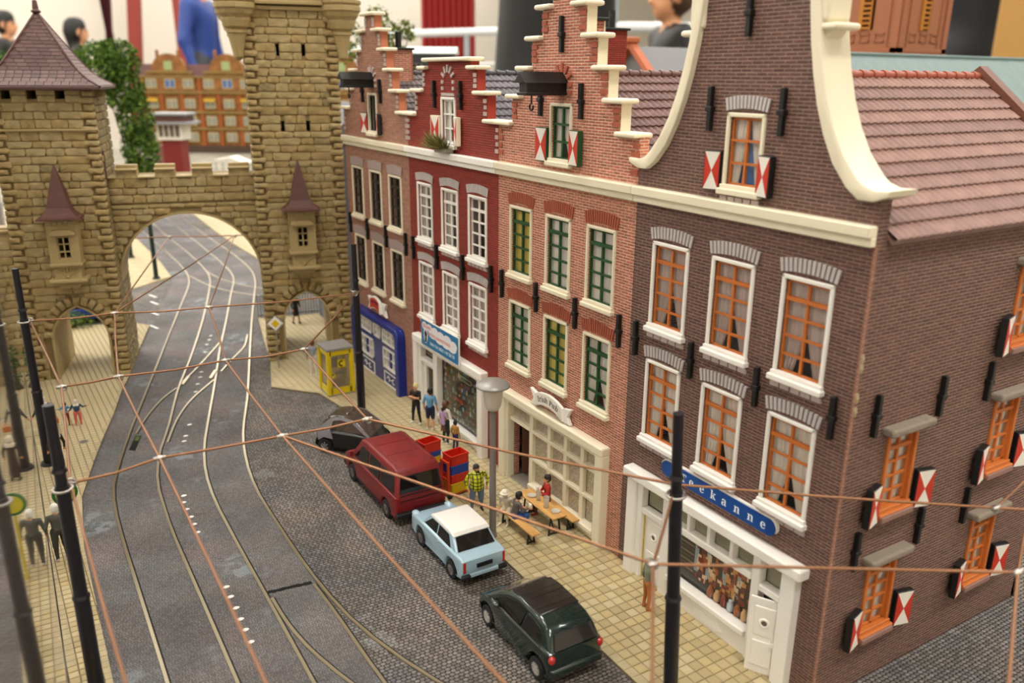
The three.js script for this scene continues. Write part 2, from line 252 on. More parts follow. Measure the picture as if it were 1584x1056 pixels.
{
  const t1 = thing('tram_track', 'pair of steel tram rails on the side of the acrylic screen', 'track'); rail(t1, R1); rail(t1, R2);
  const t2 = thing('tram_track', 'pair of steel tram rails on the side of the parked cars', 'track'); rail(t2, R3); rail(t2, R4);
  const t3 = thing('tram_track', 'branching pair of steel point rails beside a black painted gap in the street', 'track');
  rail(t3, [[-9.58, -10.53], [-9.54, -9.27], [-9.38, -8], [-9.15, -7], [-8.92, -6.2], [-8.2, -4.2], [-7, -1.6], [-5, 2]], 50); rail(t3, [[-8.36, -10.58], [-8.3, -9.23], [-8.27, -7.84], [-8.25, -6.6], [-8.22, -5.8], [-8.2, 0], [-8.2, 12]], 50);
  const t4 = thing('tram_track', 'short crossover track linking both tram lines before the gate', 'track');
  rail(t4, [[-5.32, -35.3], [-6.2, -33.6], [-7.6, -31], [-8.35, -29.75]], 30, 0.08); rail(t4, [[-8.75, -29.0], [-9.56, -27.9], [-10.6, -25.8], [-11.15, -24.4]], 30, 0.08);
  rail(t4, [[-3.75, -35.8], [-4.48, -33.7], [-5.6, -31.8], [-6.45, -30.3]], 30, 0.08); rail(t4, [[-7.0, -29.3], [-8.5, -27.1], [-9.45, -25.1], [-10.2, -22.9]], 30, 0.08);
  part('check_rail', ribbon([[-8.05, -30.3], [-8.5, -29.3]], [[-7.93, -30.2], [-8.4, -29.2]], 0.08, 0.1), M.rail_steel, t4); part('check_rail', ribbon([[-6.7, -30.6], [-7.2, -29.5]], [[-6.58, -30.5], [-7.1, -29.4]], 0.08, 0.1), M.rail_steel, t4);
  const t5 = thing('tram_track', 'crossover track behind the gate arch', 'track');
  rail(t5, [[-2.29, -53.1], [-1.88, -50], [-1.26, -48.2], [-0.58, -46.7], [0.6, -44.9]], 30, 0.08); rail(t5, [[-3.63, -52.2], [-3.11, -48.8], [-2.37, -46.6], [-0.63, -43.8]], 30, 0.08);
  // flat black strips painting the shade of a paving gap and point holes
  const gapPts = (a, b, n, w) => { const A = [], B = []; for (let i = 0; i <= n; i++) { const t = i / n, x = lerp(a[0], b[0], t), z = lerp(a[1], b[1], t); A.push([x, z - w * (0.5 + 0.5 * rnd())]); B.push([x, z + w * (0.5 + 0.5 * rnd())]); } return [A, B]; };
  std('gap_shade_black', 0x080706, 0.95);  // black stands in for the shade of a recess that is not modelled
  const gaps = thing('painted_gap', 'ragged black strip painted as a shaded gap in the street paving at the branching rails', 'gap');
  part('gap_strip', ribbon(...gapPts([-9.62, -10.86], [-8.38, -10.72], 14, 0.1), 0.0165, 0.002), M.gap_shade_black, gaps);
  const gap2 = thing('painted_gap', 'flat black shade-painted slot beside the crossover rail with green moss', 'gap');
  std('moss', 0x4b5a20, 0.95); part('slot', ribbon([[-11.2, -24.2], [-11.62, -22.9]], [[-10.98, -24.1], [-11.42, -22.7]], 0.018, 0.003), M.gap_shade_black, gap2); part('moss', ribbon([[-11.2, -24.1], [-11.3, -23.7]], [[-11.05, -24.05], [-11.17, -23.65]], 0.022, 0.006), M.moss, gap2);  // flat black strip beside the moss, its depth shade put into the colour
  // white stud marks down the middle between the tracks
  std('stud_white', 0xe8e6e0, 0.5);
  const studs = [[-10.62, -17.5], [-10.62, -16.96], [-10.6, -16.36], [-10.61, -15.82], [-10.62, -15.24], [-10.54, -11.74], [-10.55, -11.2], [-10.55, -10.6], [-10.57, -10.04], [-10.57, -9.52], [-10.58, -8.95], [-5.56, -36.64], [-5.8, -35.9], [-6.1, -35.1], [-6.47, -33.8], [-7.29, -30.74], [-7.5, -30], [-7.8, -29.1], [-8.09, -28.1], [-9.1, -24.3], [-9.46, -23.2], [-9.61, -22.7], [-9.93, -21.5], [-10.51, -18.0]];
  const sg = lathe([[0, 0.022], [0.06, 0.02], [0.085, 0]], 10).scale(1.2, 1, 0.8);
  for (const [x, z] of studs) single('street_stud', 'small white contact stud set between the two tram tracks', 'stud', sg, M.stud_white, [x, 0.012, z], 0, 'white studs between the tracks');
  std('paint_white', 0xdfe0de, 0.6);
  for (const [x, z] of [[-6.9, -47.5], [-7.1, -45.6], [-7.5, -43], [-8, -40]]) single('road_dash', 'white painted lane dash on the street behind the gate', 'marking', metric(new THREE.BoxGeometry(0.14, 0.008, 1).rotateY(0.3)), M.paint_white, [x, 0.018, z], 0, 'lane dashes behind the gate');
}

// pavements: single tiles with open joints
function clipRect(P, x0, x1, z0, z1) {
  for (const [ax, lim, keep] of [[0, x0, 1], [0, x1, -1], [1, z0, 1], [1, z1, -1]]) {
    const out = []; for (let i = 0; i < P.length; i++) { const a = P[i], b = P[(i + 1) % P.length], da = (a[ax] - lim) * keep, db = (b[ax] - lim) * keep; if (da >= 0) out.push(a); if (da * db < 0) { const t = da / (da - db); out.push([lerp(a[0], b[0], t), lerp(a[1], b[1], t)]); } } P = out; if (P.length < 3) return [];
  } return P;
}
const areaOf = (P) => { let s = 0; for (let i = 0; i < P.length; i++) { const a = P[i], b = P[(i + 1) % P.length]; s += a[0] * b[1] - b[0] * a[1]; } return s / 2; };
const PAVE_H = 0.1, CAM = [-14.3, 9.9];
// polygon in x, z raised from y0 to y1
function raised(P, y0, y1) { const s = poly(P.map(([x, z]) => [x, -z])); const g = new THREE.ExtrudeGeometry(s, { depth: y1 - y0, bevelEnabled: false }); return metric(g.rotateX(-Math.PI / 2).translate(0, y0, 0)); }
function tileGeo(w, d) {
  const b = 0.012, h = 0.03, pts = [[-w, 0, -d], [w, 0, -d], [w, 0, d], [-w, 0, d], [-w + b, h, -d + b], [w - b, h, -d + b], [w - b, h, d - b], [-w + b, h, d - b]], pos = [];
  const q = (a, b2, c, e) => { for (const i of [a, b2, c, a, c, e]) pos.push(...pts[i]); };
  q(4, 7, 6, 5); q(0, 4, 5, 1); q(1, 5, 6, 2); q(2, 6, 7, 3); q(3, 7, 4, 0);
  const g = new THREE.BufferGeometry(); g.setAttribute('position', new THREE.Float32BufferAttribute(pos, 3)); g.computeVertexNormals(); return metric(g);
}
const paveTones = [0xffffff, 0xf3efe6, 0xe8e4da, 0xfaf4e4].map((c, i) => { const m = M.paving.clone(); m.color.set(c); m.name = 'paving_' + i; return m; });
function pavement(name, P, tile, label, most, turn = 0) {
  const base = struct(name, raised(P, -0.02, PAVE_H - 0.024), M.paving_joint, label, 'pavement');
  const c = Math.cos(turn), s = Math.sin(turn), to = ([x, z]) => [x * c - z * s, x * s + z * c], from = ([x, z]) => [x * c + z * s, -x * s + z * c];
  const Q = P.map(to), xs = Q.map((p) => p[0]), zs = Q.map((p) => p[1]), j = 0.016, full = [], cut = [];
  for (let x = Math.floor(Math.min(...xs) / tile) * tile; x < Math.max(...xs); x += tile) for (let z = Math.floor(Math.min(...zs) / tile) * tile; z < Math.max(...zs); z += tile) {
    const T = clipRect(Q, x + j / 2, x + tile - j / 2, z + j / 2, z + tile - j / 2); if (!T.length) continue; const A = Math.abs(areaOf(T)); if (A < 0.004) continue;
    if (A > (tile - j) * (tile - j) - 1e-4) full.push(from([x + tile / 2, z + tile / 2])); else cut.push(T.map(from));
  }
  full.sort((a, b) => Math.hypot(a[0] - CAM[0], a[1] - CAM[1]) - Math.hypot(b[0] - CAM[0], b[1] - CAM[1]));
  const g = tileGeo((tile - j) / 2, (tile - j) / 2), y = PAVE_H - 0.03, rest = [];
  full.forEach(([x, z], i) => {
    if (i < most) { const m = part('paving_tile', g, paveTones[Math.floor(rnd() * 4)], base); m.position.set(x, y + rr(-0.004, 0.004), z); m.rotation.y = turn; } else rest.push(g.clone().rotateY(turn).translate(x, y, z));
  });
  for (const T of cut) rest.push(raised(areaOf(T) > 0 ? T.slice().reverse() : T, y, y + 0.03));
  if (rest.length) { const m = part('paving_tiles', merge(rest), M.paving, base); m.userData.kind = 'stuff'; }
}
pavement('sidewalk_right', [[0, 0.35], [-3.05, 0.35], [-3.03, -13], [-2.95, -22.3], [-3.3, -24.9], [-4.96, -26.8], [-4.0, -30.4], [-3.2, -34.6], [-2.4, -38.6], [1.7, -37.8], [3.2, -30], [0, -28.7]], 0.31, 'beige tiled pavement along the Dutch house fronts', 290);
pavement('sidewalk_left', [[-14.7, 9], [-13.8, 9], [-13.8, -16], [-13.55, -19.5], [-12.9, -22.3], [-12.37, -24.4], [-11.68, -26.9], [-10.97, -29.85], [-10.22, -32.3], [-9.23, -36.4], [-8.2, -40.2], [-8.9, -41.2], [-14.7, -43]], 0.24, 'beige tiled pavement strip along the acrylic screen', 290, 0.03);
struct('sidewalk_rear_left', raised([[-14.5, -50.5], [-7.7, -50], [-4.86, -52.5], [-4.7, -58], [-4.8, -66.5], [-5, -95], [-14.5, -95]], -0.02, 0.09), M.paving, 'beige pavement wedge seen through the large gate arch', 'pavement');
struct('sidewalk_rear_right', raised([[2.1, -95], [2.3, -81], [2.0, -70], [2.0, -62], [2.2, -55], [6, -42], [8, -95]], -0.02, 0.09), M.paving, 'beige pavement beyond the tracks behind the gate', 'pavement');
{ const c = thing('drain_cover', 'small oval drain cover in the pavement by the screen', 'cover', [-13.05, PAVE_H, -24.4]); part('rim', lathe([[0.2, 0], [0.2, 0.012], [0.15, 0.012], [0.15, 0]], 18), std('drain_grey', 0x9a917c, 0.7), c); part('lid', cyl(0.15, 0.15, 0.006, 18), std('drain_dark', 0x6b6150, 0.7), c); }
// acrylic screen between the model and the public
{
  const a = std('acrylic', 0xffffff, 0.03, { transmission: 1, thickness: 0.004, ior: 1.49 });
  single('acrylic_screen', 'clear upright acrylic screen beside the pavement, mirroring the street', 'screen', bb(-15.05, -14.72, -0.43, 26, -33.6, 14.5), a);
}

// ================================================================ THE CITY GATE
function stoneGeo(j) {   // one pillowed block, 1 x 1 x 1, back at z = 0
  const e = 0.5, a = 0.47, b = 0.41, r = () => (rnd() - 0.5) * j;
  const ring = (s, z, n) => [[-1, -1], [0, -1.04], [1, -1], [1.02, 0], [1, 1], [0, 1.04], [-1, 1], [-1.02, 0]].map(([x, y]) => [x * s + r() * n, y * s + r() * n, z + r() * 0.5 * n]);
  const P = [...ring(e, 0, 0), ...ring(a, 0.62, 1), ...ring(b, 1, 1), [r(), r(), 1.03]], idx = [];
  for (let k = 0; k < 2; k++) for (let i = 0; i < 8; i++) { const A = k * 8 + i, B = k * 8 + (i + 1) % 8; idx.push(A, B, A + 8, B, B + 8, A + 8); }
  for (let i = 0; i < 8; i++) idx.push(16 + i, 16 + (i + 1) % 8, 24);
  const g = new THREE.BufferGeometry(); g.setAttribute('position', new THREE.Float32BufferAttribute(P.flat(), 3)); g.setIndex(idx); g.computeVertexNormals();
  const uv = []; const ox = rnd(), oy = rnd(); P.forEach(([x, y]) => uv.push(x * 0.6 + ox, y * 0.35 + oy)); g.setAttribute('uv', new THREE.Float32BufferAttribute(uv, 2)); return g;
}
const STONES = [...Array(7)].map(() => stoneGeo(0.09));
const stoneMats = [0xffffff, 0xf6f0e4, 0xece4d4, 0xfff8ea].map((c, i) => { const m = M.sandstone.clone(); m.color.set(c); m.name = 'sandstone_' + i; return m; }).concat([M.sandstone_worn]);
// courses of stones between x0..x1, y0..y1; open(y) lists the gaps [a, b] in a course
function courses(x0, x1, y0, y1, open, rowH = 0.36, len = [0.42, 1.05]) {
  const out = []; let y = y0, shiftIn = 0;
  while (y < y1 - 0.1) {
    let h = Math.min(rowH * rr(0.82, 1.14), y1 - y); if (y1 - y - h < 0.18) h = y1 - y;
    let spans = [[x0, x1]];
    for (const [a, b] of open ? [...open(y + 0.06), ...open(y + h - 0.06)] : []) spans = spans.flatMap(([p, q]) => b <= p || a >= q ? [[p, q]] : [[p, a], [b, q]].filter(([s, t]) => t - s > 0.1));
    for (const [p, q] of spans) { let x = p; while (x < q - 0.02) { let w = rr(...len); if (q - x - w < 0.3) w = q - x; out.push([x + w / 2, y + h / 2, w, h]); x += w; } }
    y += h;
  } return out;
}
function layStones(parent, list, z, depth, axis = 'front', at = 0) {
  for (const [x, y, w, h] of list) {
    const m = part('stone', STONES[Math.floor(rnd() * 7)], stoneMats[Math.floor(rnd() * rnd() * 5)], parent);
    m.scale.set(w - 0.022, h - 0.022, depth * rr(0.8, 1.15)); m.position.set(x, y, z);
  }
}
function stoneMass(list, depth) { return merge(list.map(([x, y, w, h]) => STONES[Math.floor(rnd() * 7)].clone().scale(w - 0.022, h - 0.022, depth * rr(0.8, 1.15)).translate(x, y, 0))); }
function archPath(path, x0, x1, spring, apex, hole) {
  const c = (x0 + x1) / 2, dy = apex - spring;
  path.moveTo(x0, hole ? -0.2 : 0); path.lineTo(x0, spring); path.bezierCurveTo(x0, spring + dy * 0.5, c - (c - x0) * 0.5, apex - dy * 0.12, c, apex); path.bezierCurveTo(c + (x1 - c) * 0.5, apex - dy * 0.12, x1, spring + dy * 0.5, x1, spring); path.lineTo(x1, hole ? -0.2 : 0); path.closePath(); return path;
}
const archHalf = (y, half, spring, apex) => y <= spring ? half : y >= apex ? 0 : half * Math.pow(1 - Math.pow((y - spring) / (apex - spring), 1.7), 0.62);
const GATE = [-14.12, 0, -32.96], GATE_TURN = -0.2404;
const TZ = -0.08;   // face of the masonry core behind the stones
std('roof_maroon', 0x5c3a33, 0.55); std('roof_mauve', 0xffffff, 0.6, { map: mottle(0x583d38, 0.12, 0.8, 4) });
function pyramid(profile, cx, cz) {   // square roof from half-widths [half, y]
  const g = lathe(profile.map(([h, y]) => [h * Math.SQRT2, y]), 4); g.rotateY(Math.PI / 4); const f = g.toNonIndexed(); f.computeVertexNormals(); return metric(f.translate(cx, 0, cz));
}
function oriel(tower, cx) {
  const st = M.sandstone_smooth, o = part('oriel', merge([bb(cx - 0.62, cx - 0.26, 5.7, 7.76, -0.05, 0.75), bb(cx + 0.26, cx + 0.62, 5.7, 7.76, -0.05, 0.75), bb(cx - 0.26, cx + 0.26, 5.7, 5.98, -0.05, 0.75), bb(cx - 0.26, cx + 0.26, 6.98, 7.76, -0.05, 0.75), bb(cx - 0.55, cx + 0.55, 5.05, 5.7, -0.05, 0.66)]), st, tower, 'stone oriel bay with a small six pane window');
  part('sill', rb(cx - 0.68, cx + 0.68, 5.64, 5.78, -0.05, 0.84, 0.04), st, o); part('ledge', rb(cx - 0.78, cx + 0.78, 4.88, 5.06, -0.05, 0.92, 0.06), st, o);
  part('corbel', slab(poly([[cx - 0.7, 4.9], [cx + 0.7, 4.9], [cx + 0.35, 4.62], [cx - 0.35, 4.62]]), -0.05, 0.6), st, o);
  part('hood', new THREE.BufferGeometry().copy(slab(poly([[cx - 0.52, 7.06], [cx + 0.52, 7.06], [cx + 0.52, 7.14], [cx + 0.36, 7.3], [cx - 0.36, 7.3], [cx - 0.52, 7.14]]), 0.72, 0.95, 0.015)), st, o);
  part('frieze', merge([...Array(5)].map((_, i) => rb(cx - 0.55 + i * 0.225, cx - 0.36 + i * 0.225, 7.48, 7.7, 0.72, 0.79, 0.02))), st, o);
  part('shell_panel', merge([-3, -2, -1, 0, 1, 2, 3].map((k) => rod([cx, 5.14, 0.67], [cx + k * 0.15, 5.56 - Math.abs(k) * 0.02, 0.67], 0.035, 6)).concat([new THREE.SphereGeometry(0.07, 8, 6).translate(cx, 5.14, 0.7)])), st, o);
  const sash = [bb(cx - 0.03, cx + 0.03, 5.98, 6.98, 0.6, 0.68)]; for (const y of [6.0, 6.3, 6.64, 6.95]) sash.push(bb(cx - 0.26, cx + 0.26, y - 0.028, y + 0.028, 0.6, 0.68)); sash.push(bb(cx - 0.26, cx - 0.21, 5.98, 6.98, 0.6, 0.68), bb(cx + 0.21, cx + 0.26, 5.98, 6.98, 0.6, 0.68));
  part('glazing_bar', merge(sash), st, o);
  part('oriel_roof', pyramid([[0.0, 10.12], [0.03, 10.08], [0.47, 8.25], [0.56, 8.06], [0.74, 7.9], [0.88, 7.83], [0.88, 7.77], [0.0, 7.77]], cx, 0.3), M.roof_maroon, tower, 'steep dark brown spire over the oriel');
}
function smallArch(tower, x0, x1, spring, apex) {
  const outerPts = archPath(new THREE.Shape(), x0 - 0.02, x1 + 0.02, spring, apex + 0.02).getPoints(10).slice(0, -1), innerPts = archPath(new THREE.Shape(), x0 + 0.07, x1 - 0.07, spring, apex - 0.08).getPoints(10).slice(0, -1);
  const ring = poly([...outerPts, ...innerPts.reverse()].map((p) => [p.x, p.y]));
  part('arch_lining', slab(ring, -4.0, 0.04), M.sandstone_smooth, tower);
  const n = 13, c = (x0 + x1) / 2;
  for (let i = 0; i < n; i++) { const t = (i + 0.5) / n, a = Math.PI * (1 - t), hw = (x1 - x0) / 2 + 0.17, x = c + hw * Math.cos(a) * (0.98), y = spring + (apex + 0.2 - spring) * Math.pow(Math.sin(a), 0.85); const m = part('voussoir', STONES[i % 7], stoneMats[i % 4], tower); m.scale.set(0.42, 0.28, 0.16); m.position.set(x, y, TZ); m.rotation.z = a + (a > Math.PI / 2 ? Math.PI : 0) + (a > Math.PI / 2 ? 0.12 : -0.12); }
}
function tower(x0, x1, top, seams, holes, label, arch) {
  const t = thing('gate_tower', label, 'tower', GATE, GATE_TURN), [a0, a1, spring, apex] = arch;
  const s = poly([[x0 + 0.05, 0], ...archPath(new THREE.Shape(), a0, a1, spring, apex).getPoints(10).slice(0, -1).map((p) => [p.x, p.y]), [x1 - 0.05, 0], [x1 - 0.05, top], [x0 + 0.05, top]]); for (const h of holes) s.holes.push(rectHole(...h));
  const c = (a0 + a1) / 2, sf = s.clone(); sf.holes = s.holes.slice(); sf.holes.push(rectHole(c - 0.26, c + 0.26, 5.98, 6.98));
  part('core', merge([slab(s, -3.95, -2.2), slab(sf, -2.2, TZ)]), M.sandstone_joint, t);
  const half = (a1 - a0) / 2 + 0.34;
  const open = (y) => { const o = []; const h = archHalf(y, half, spring, apex + 0.42); if (h > 0.02) o.push([c - h, c + h]); for (const [p, q, r, u] of [...holes, [c - 0.26, c + 0.26, 5.98, 6.98]]) if (y > r - 0.02 && y < u + 0.02) o.push([p, q]); return o; };
  let list = []; const marks = [0, ...seams, top]; for (let i = 0; i < marks.length - 1; i++) list.push(...courses(x0 + 0.46, x1 - 0.46, marks[i] + (i ? 0.05 : 0), marks[i + 1], open));
  list.sort((p, q) => q[2] * q[3] - p[2] * p[3]); layStones(t, list.slice(0, 280), TZ, 0.075); if (list.length > 280) { const m = part('stones', stoneMass(list.slice(280), 0.075).translate(0, 0, TZ), M.sandstone, t); m.userData.kind = 'stuff'; }
  // corner stones, long and short by turns
  for (const side of [-1, 1]) { let y = 0, k = side > 0 ? 1 : 0; while (y < top - 0.12) { const h = Math.min(rr(0.27, 0.33), top - y), w = k++ % 2 ? 0.62 : 0.42, cx = side < 0 ? x0 + w / 2 - 0.04 : x1 - w / 2 + 0.04; const m = part('quoin_stone', STONES[k % 7], stoneMats[Math.floor(rnd() * 4)], t); m.scale.set(w, h - 0.05, 0.17); m.position.set(cx, y + h / 2, TZ - 0.02); y += h; } }
  // flanks
  for (const side of [-1, 1]) { const l = courses(-3.9, -0.05, 0, top, null, 0.36); const g = stoneMass(l, 0.12).rotateY(side * Math.PI / 2); if (side > 0) g.scale(1, 1, -1); g.translate(side < 0 ? x0 + 0.06 : x1 - 0.06, 0, 0); const m = part('flank_stones', toCreasedNormals(g, 0.9), M.sandstone_worn, t); m.userData.kind = 'stuff'; }
  smallArch(t, a0, a1, spring, apex); oriel(t, c);
  return t;
}
{
  const lt = tower(-0.2, 3.9, 13.3, [8.22, 11.55], [[0.35, 0.72, 12.85, 13.2], [1.35, 1.72, 12.85, 13.2], [2.45, 2.82, 12.85, 13.2]], 'sandstone gate tower with a brown shingled pyramid roof', [0.8, 3.26, 2.0, 3.62]);
  part('string_course', rb(-0.28, 3.98, 11.5, 11.6, -0.1, 0.1, 0.03), M.sandstone_smooth, lt);
  const cx = 1.85, cz = -2.0, prof = [[0.04, 16.42], [0.42, 15.8], [0.92, 15.0], [1.3, 14.4], [1.62, 13.98], [1.98, 13.66], [2.5, 13.36]];
  const rf = part('tower_roof', pyramid([...prof, [2.5, 13.26], [0, 13.3]], cx, cz), M.roof_mauve, lt, 'brown pyramid roof of small shingles with flared eaves');
  part('finial', lathe([[0, 16.4], [0.1, 16.4], [0.2, 16.47], [0.2, 16.52], [0.12, 16.58], [0.13, 16.62], [0.09, 16.95], [0, 16.97]], 14).translate(cx, 0, cz), M.roof_maroon, rf);
  const sg = metric(new THREE.BoxGeometry(1, 1, 1)), sm = [0x61443f, 0x573c37, 0x684a44].map((c, i) => std('shingle_' + i, c, 0.55));
  const halfAt = (y) => { for (let i = 0; i < prof.length - 1; i++) { const [h0, y0] = prof[i], [h1, y1] = prof[i + 1]; if (y <= y0 && y >= y1) return [lerp(h1, h0, (y - y1) / (y0 - y1)), Math.atan2(h1 - h0, y0 - y1)]; } return [2.5, 1]; };
  let row = 0;
  for (let y = 13.42; y < 16.3; y += 0.155, row++) {
    const [h, ang] = halfAt(y + 0.05), sw = y < 13.9 ? 0.33 : 0.42, slope = 0.155 / Math.cos(ang) * (ang > 0.95 ? 1.05 : 1);
    for (let x = -h + (row % 2 ? sw / 2 : 0); x < h - 0.08; x += sw) {
      const w = Math.min(sw, h - x) - 0.03; if (w < 0.08) continue;
      const m = part('shingle', sg, sm[Math.floor(rnd() * 3)], rf); m.scale.set(w, slope - 0.025, 0.035); m.position.set(cx + x + w / 2, y + 0.06, cz + h + 0.005); m.rotation.x = -ang;
    }
    const g = []; for (let x = -h + (row % 2 ? sw / 2 : 0); x < h - 0.08; x += sw) { const w = Math.min(sw, h - x) - 0.03; if (w < 0.08) continue; g.push(metric(new THREE.BoxGeometry(w, slope - 0.025, 0.035)).rotateX(-ang).translate(x + w / 2, y + 0.06, h + 0.005)); }
    if (g.length) { const m = part('shingle_row', merge(g).rotateY(Math.PI / 2).translate(cx, 0, cz), sm[row % 3], rf); }
  }
  for (const sx of [-1, 1]) for (const sz of [-1, 1]) part('hip_ridge', merge(prof.slice(0, -1).map(([h, y], i) => rod([cx + sx * h, y + 0.02, cz + sz * h], [cx + sx * prof[i + 1][0], prof[i + 1][1] + 0.02, cz + sz * prof[i + 1][0]], 0.055, 6))), M.roof_maroon, rf);
  part('eaves_board', bb(-0.3, 4.0, 13.22, 13.32, -4.1, 0.12), M.roof_maroon, lt);
  part('rafter_end', merge([0, 1, 2].map((i) => bb(3.95, 4.25, 12.95, 13.25, -0.9 - i * 0.4, -0.82 - i * 0.4))), M.sandstone_joint, lt);
  part('drain_pipe', rod([3.96, 8.9, -0.55], [3.96, 10.6, -0.5], 0.05, 8), M.roof_maroon, lt);

  const rt = tower(10.45, 14.6, 16.75, [8.25], [[11.82, 11.99, 14.77, 15.28], [12.99, 13.16, 14.77, 15.28], [11.82, 11.99, 11.38, 11.87], [12.99, 13.16, 11.38, 11.87]], 'tall sandstone gate tower with corbelled corner turrets', [11.25, 13.62, 2.0, 3.66]);
  part('parapet', merge([rb(10.3, 14.75, 16.72, 16.9, -4.1, 0.16, 0.05), rb(10.2, 14.85, 16.95, 17.12, -4.2, 0.3, 0.05), bb(10.35, 14.7, 17.1, 19.2, -4.05, 0.12)]), M.sandstone_smooth, rt);
  const turret = [[0.02, 14.55], [0.22, 14.7], [0.26, 15.0], [0.4, 15.68], [0.46, 15.72], [0.46, 15.84], [0.4, 15.88], [0.56, 15.98], [0.64, 16.25], [0.64, 16.36], [0.78, 16.52], [0.84, 16.7], [0.92, 16.76], [0.92, 16.94], [0.86, 17.0], [0.95, 17.08], [0.95, 17.2], [0.85, 17.25], [0.85, 19.6], [0, 20.6]];
  for (const [x, z] of [[10.2, 0.02], [14.86, 0.02], [10.2, -3.9], [14.86, -3.9]]) { const g = lathe(turret, 12).toNonIndexed(); g.computeVertexNormals(); part('corner_turret', metric(g.translate(x, 0, z)), M.sandstone_smooth, rt); }

  // low wall stub on the outer flank of the roofed tower
  const ws = thing('gate_wall', 'low sandstone wall stub with one merlon outside the roofed gate tower', 'wall', GATE, GATE_TURN); part('core', bb(-2.2, -0.22, 0, 6.5, -2.6, -1.6), M.sandstone_joint, ws); layStones(ws, courses(-2.2, -0.24, 0, 6.5), -1.6, 0.08); part('merlon', bb(-1.3, -0.6, 6.5, 7.1, -2.5, -1.7), M.sandstone_smooth, ws); part('coping', rb(-1.35, -0.55, 6.9, 7.0, -2.55, -1.5, 0.03), M.sandstone_smooth, ws);

  // the wall with the large arch between the towers
  const w = thing('gate_wall', 'sandstone wall with a large round arch and battlements between the gate towers', 'wall', GATE, GATE_TURN);
  const A0 = 3.9, A1 = 10.45, cxA = (A0 + A1) / 2, Rr = (A1 - A0) / 2 - 0.02, SP = 4.35, WZ = -1.0, TOP = 9.28;
  const shape = new THREE.Shape(); shape.moveTo(A0, 0.01); shape.lineTo(A0, TOP); shape.lineTo(A1, TOP); shape.lineTo(A1, 0.01); shape.lineTo(A1 - 0.02, 0.01); shape.lineTo(A1 - 0.02, SP); shape.absarc(cxA, SP, Rr, 0, Math.PI, false); shape.lineTo(A0 + 0.02, 0.01); shape.closePath();
  part('core', slab(shape, -3.4, WZ - 0.07, 0, 24), M.sandstone_joint, w);
  const ring = new THREE.Shape(); ring.absarc(cxA, SP, Rr + 0.05, 0, Math.PI, false); ring.absarc(cxA, SP, Rr - 0.05, Math.PI, 0, true); ring.closePath(); part('arch_lining', slab(ring, -3.45, WZ + 0.03, 0, 24), M.sandstone_smooth, w);
  const open = (y) => { const d = y - SP; const h = d <= 0 ? 9 : d < Rr + 0.08 ? Math.sqrt((Rr + 0.08) ** 2 - d * d) : 0; return h ? [[cxA - h, cxA + h]] : []; };
  layStones(w, [...courses(A0 + 0.02, A1, SP, 8.04, open), ...courses(A0 + 0.02, A1, 8.12, TOP, open)], WZ - 0.07, 0.08);
  for (const [a, b] of [[4.3, 5.2], [5.98, 6.86], [7.62, 8.52], [9.27, 10.22]]) { const m = part('merlon', bb(a, b, TOP, 9.86, -1.85, -1.3), M.sandstone_smooth, w); part('coping', rb(a - 0.03, b + 0.03, 9.62, 9.72, -1.32, -0.88, 0.04), M.sandstone_smooth, m); part('merlon_face', bb(a, b, TOP, 9.63, -1.35, -1.0), M.sandstone, m); }
  for (const [a, b] of [[3.92, 4.3], [5.2, 5.98], [6.86, 7.62], [8.52, 9.27], [10.22, 10.43]]) part('crenel_sill', rb(a, b, TOP, TOP + 0.08, -1.85, -0.9, 0.03), M.sandstone_smooth, w);
}

// ================================================================ THE DUTCH HOUSES
// A house is built facing +z with its middle at x = 0, then turned to face the street.
const HW = 3.6, EAVE = 11.08, DEPTH = 8.6;
function canvasTex(w, h, draw) { const c = document.createElement('canvas'); c.width = w; c.height = h; draw(c.getContext('2d'), w, h); const t = new THREE.CanvasTexture(c); t.colorSpace = THREE.SRGBColorSpace; t.magFilter = THREE.LinearFilter; return t; }
function printed(w, h, tex, rough = 0.5) { const m = new THREE.MeshStandardMaterial({ map: tex, roughness: rough }); m.name = 'print'; return [new THREE.PlaneGeometry(w, h), m]; }
function drape(w, h, style) {   // a hanging curtain; 'parted' leaves an opening below
  const halves = style === 'full' ? [[-w / 2, w / 2]] : [[-w / 2, 0], [w / 2, 0]], out = [];
  for (const [a, b] of halves) {
    const g = new THREE.PlaneGeometry(1, h, 18, 10), p = g.attributes.position;
    for (let i = 0; i < p.count; i++) { const t = p.getX(i) + 0.5, y = p.getY(i), f = (y + h / 2) / h; const open = style === 'full' ? 1 : style === 'tied' ? 0.45 + 0.55 * f : f > 0.45 ? 1 : 0.5 + 0.5 * (f / 0.45); p.setX(i, lerp(a, lerp(a, b, open), t)); p.setZ(i, 0.035 * Math.cos(t * (style === 'full' ? 44 : 24)) * (1.2 - 0.3 * f)); }
    g.computeVertexNormals(); out.push(g);
  } return merge(out);
}
const winCache = new Map();
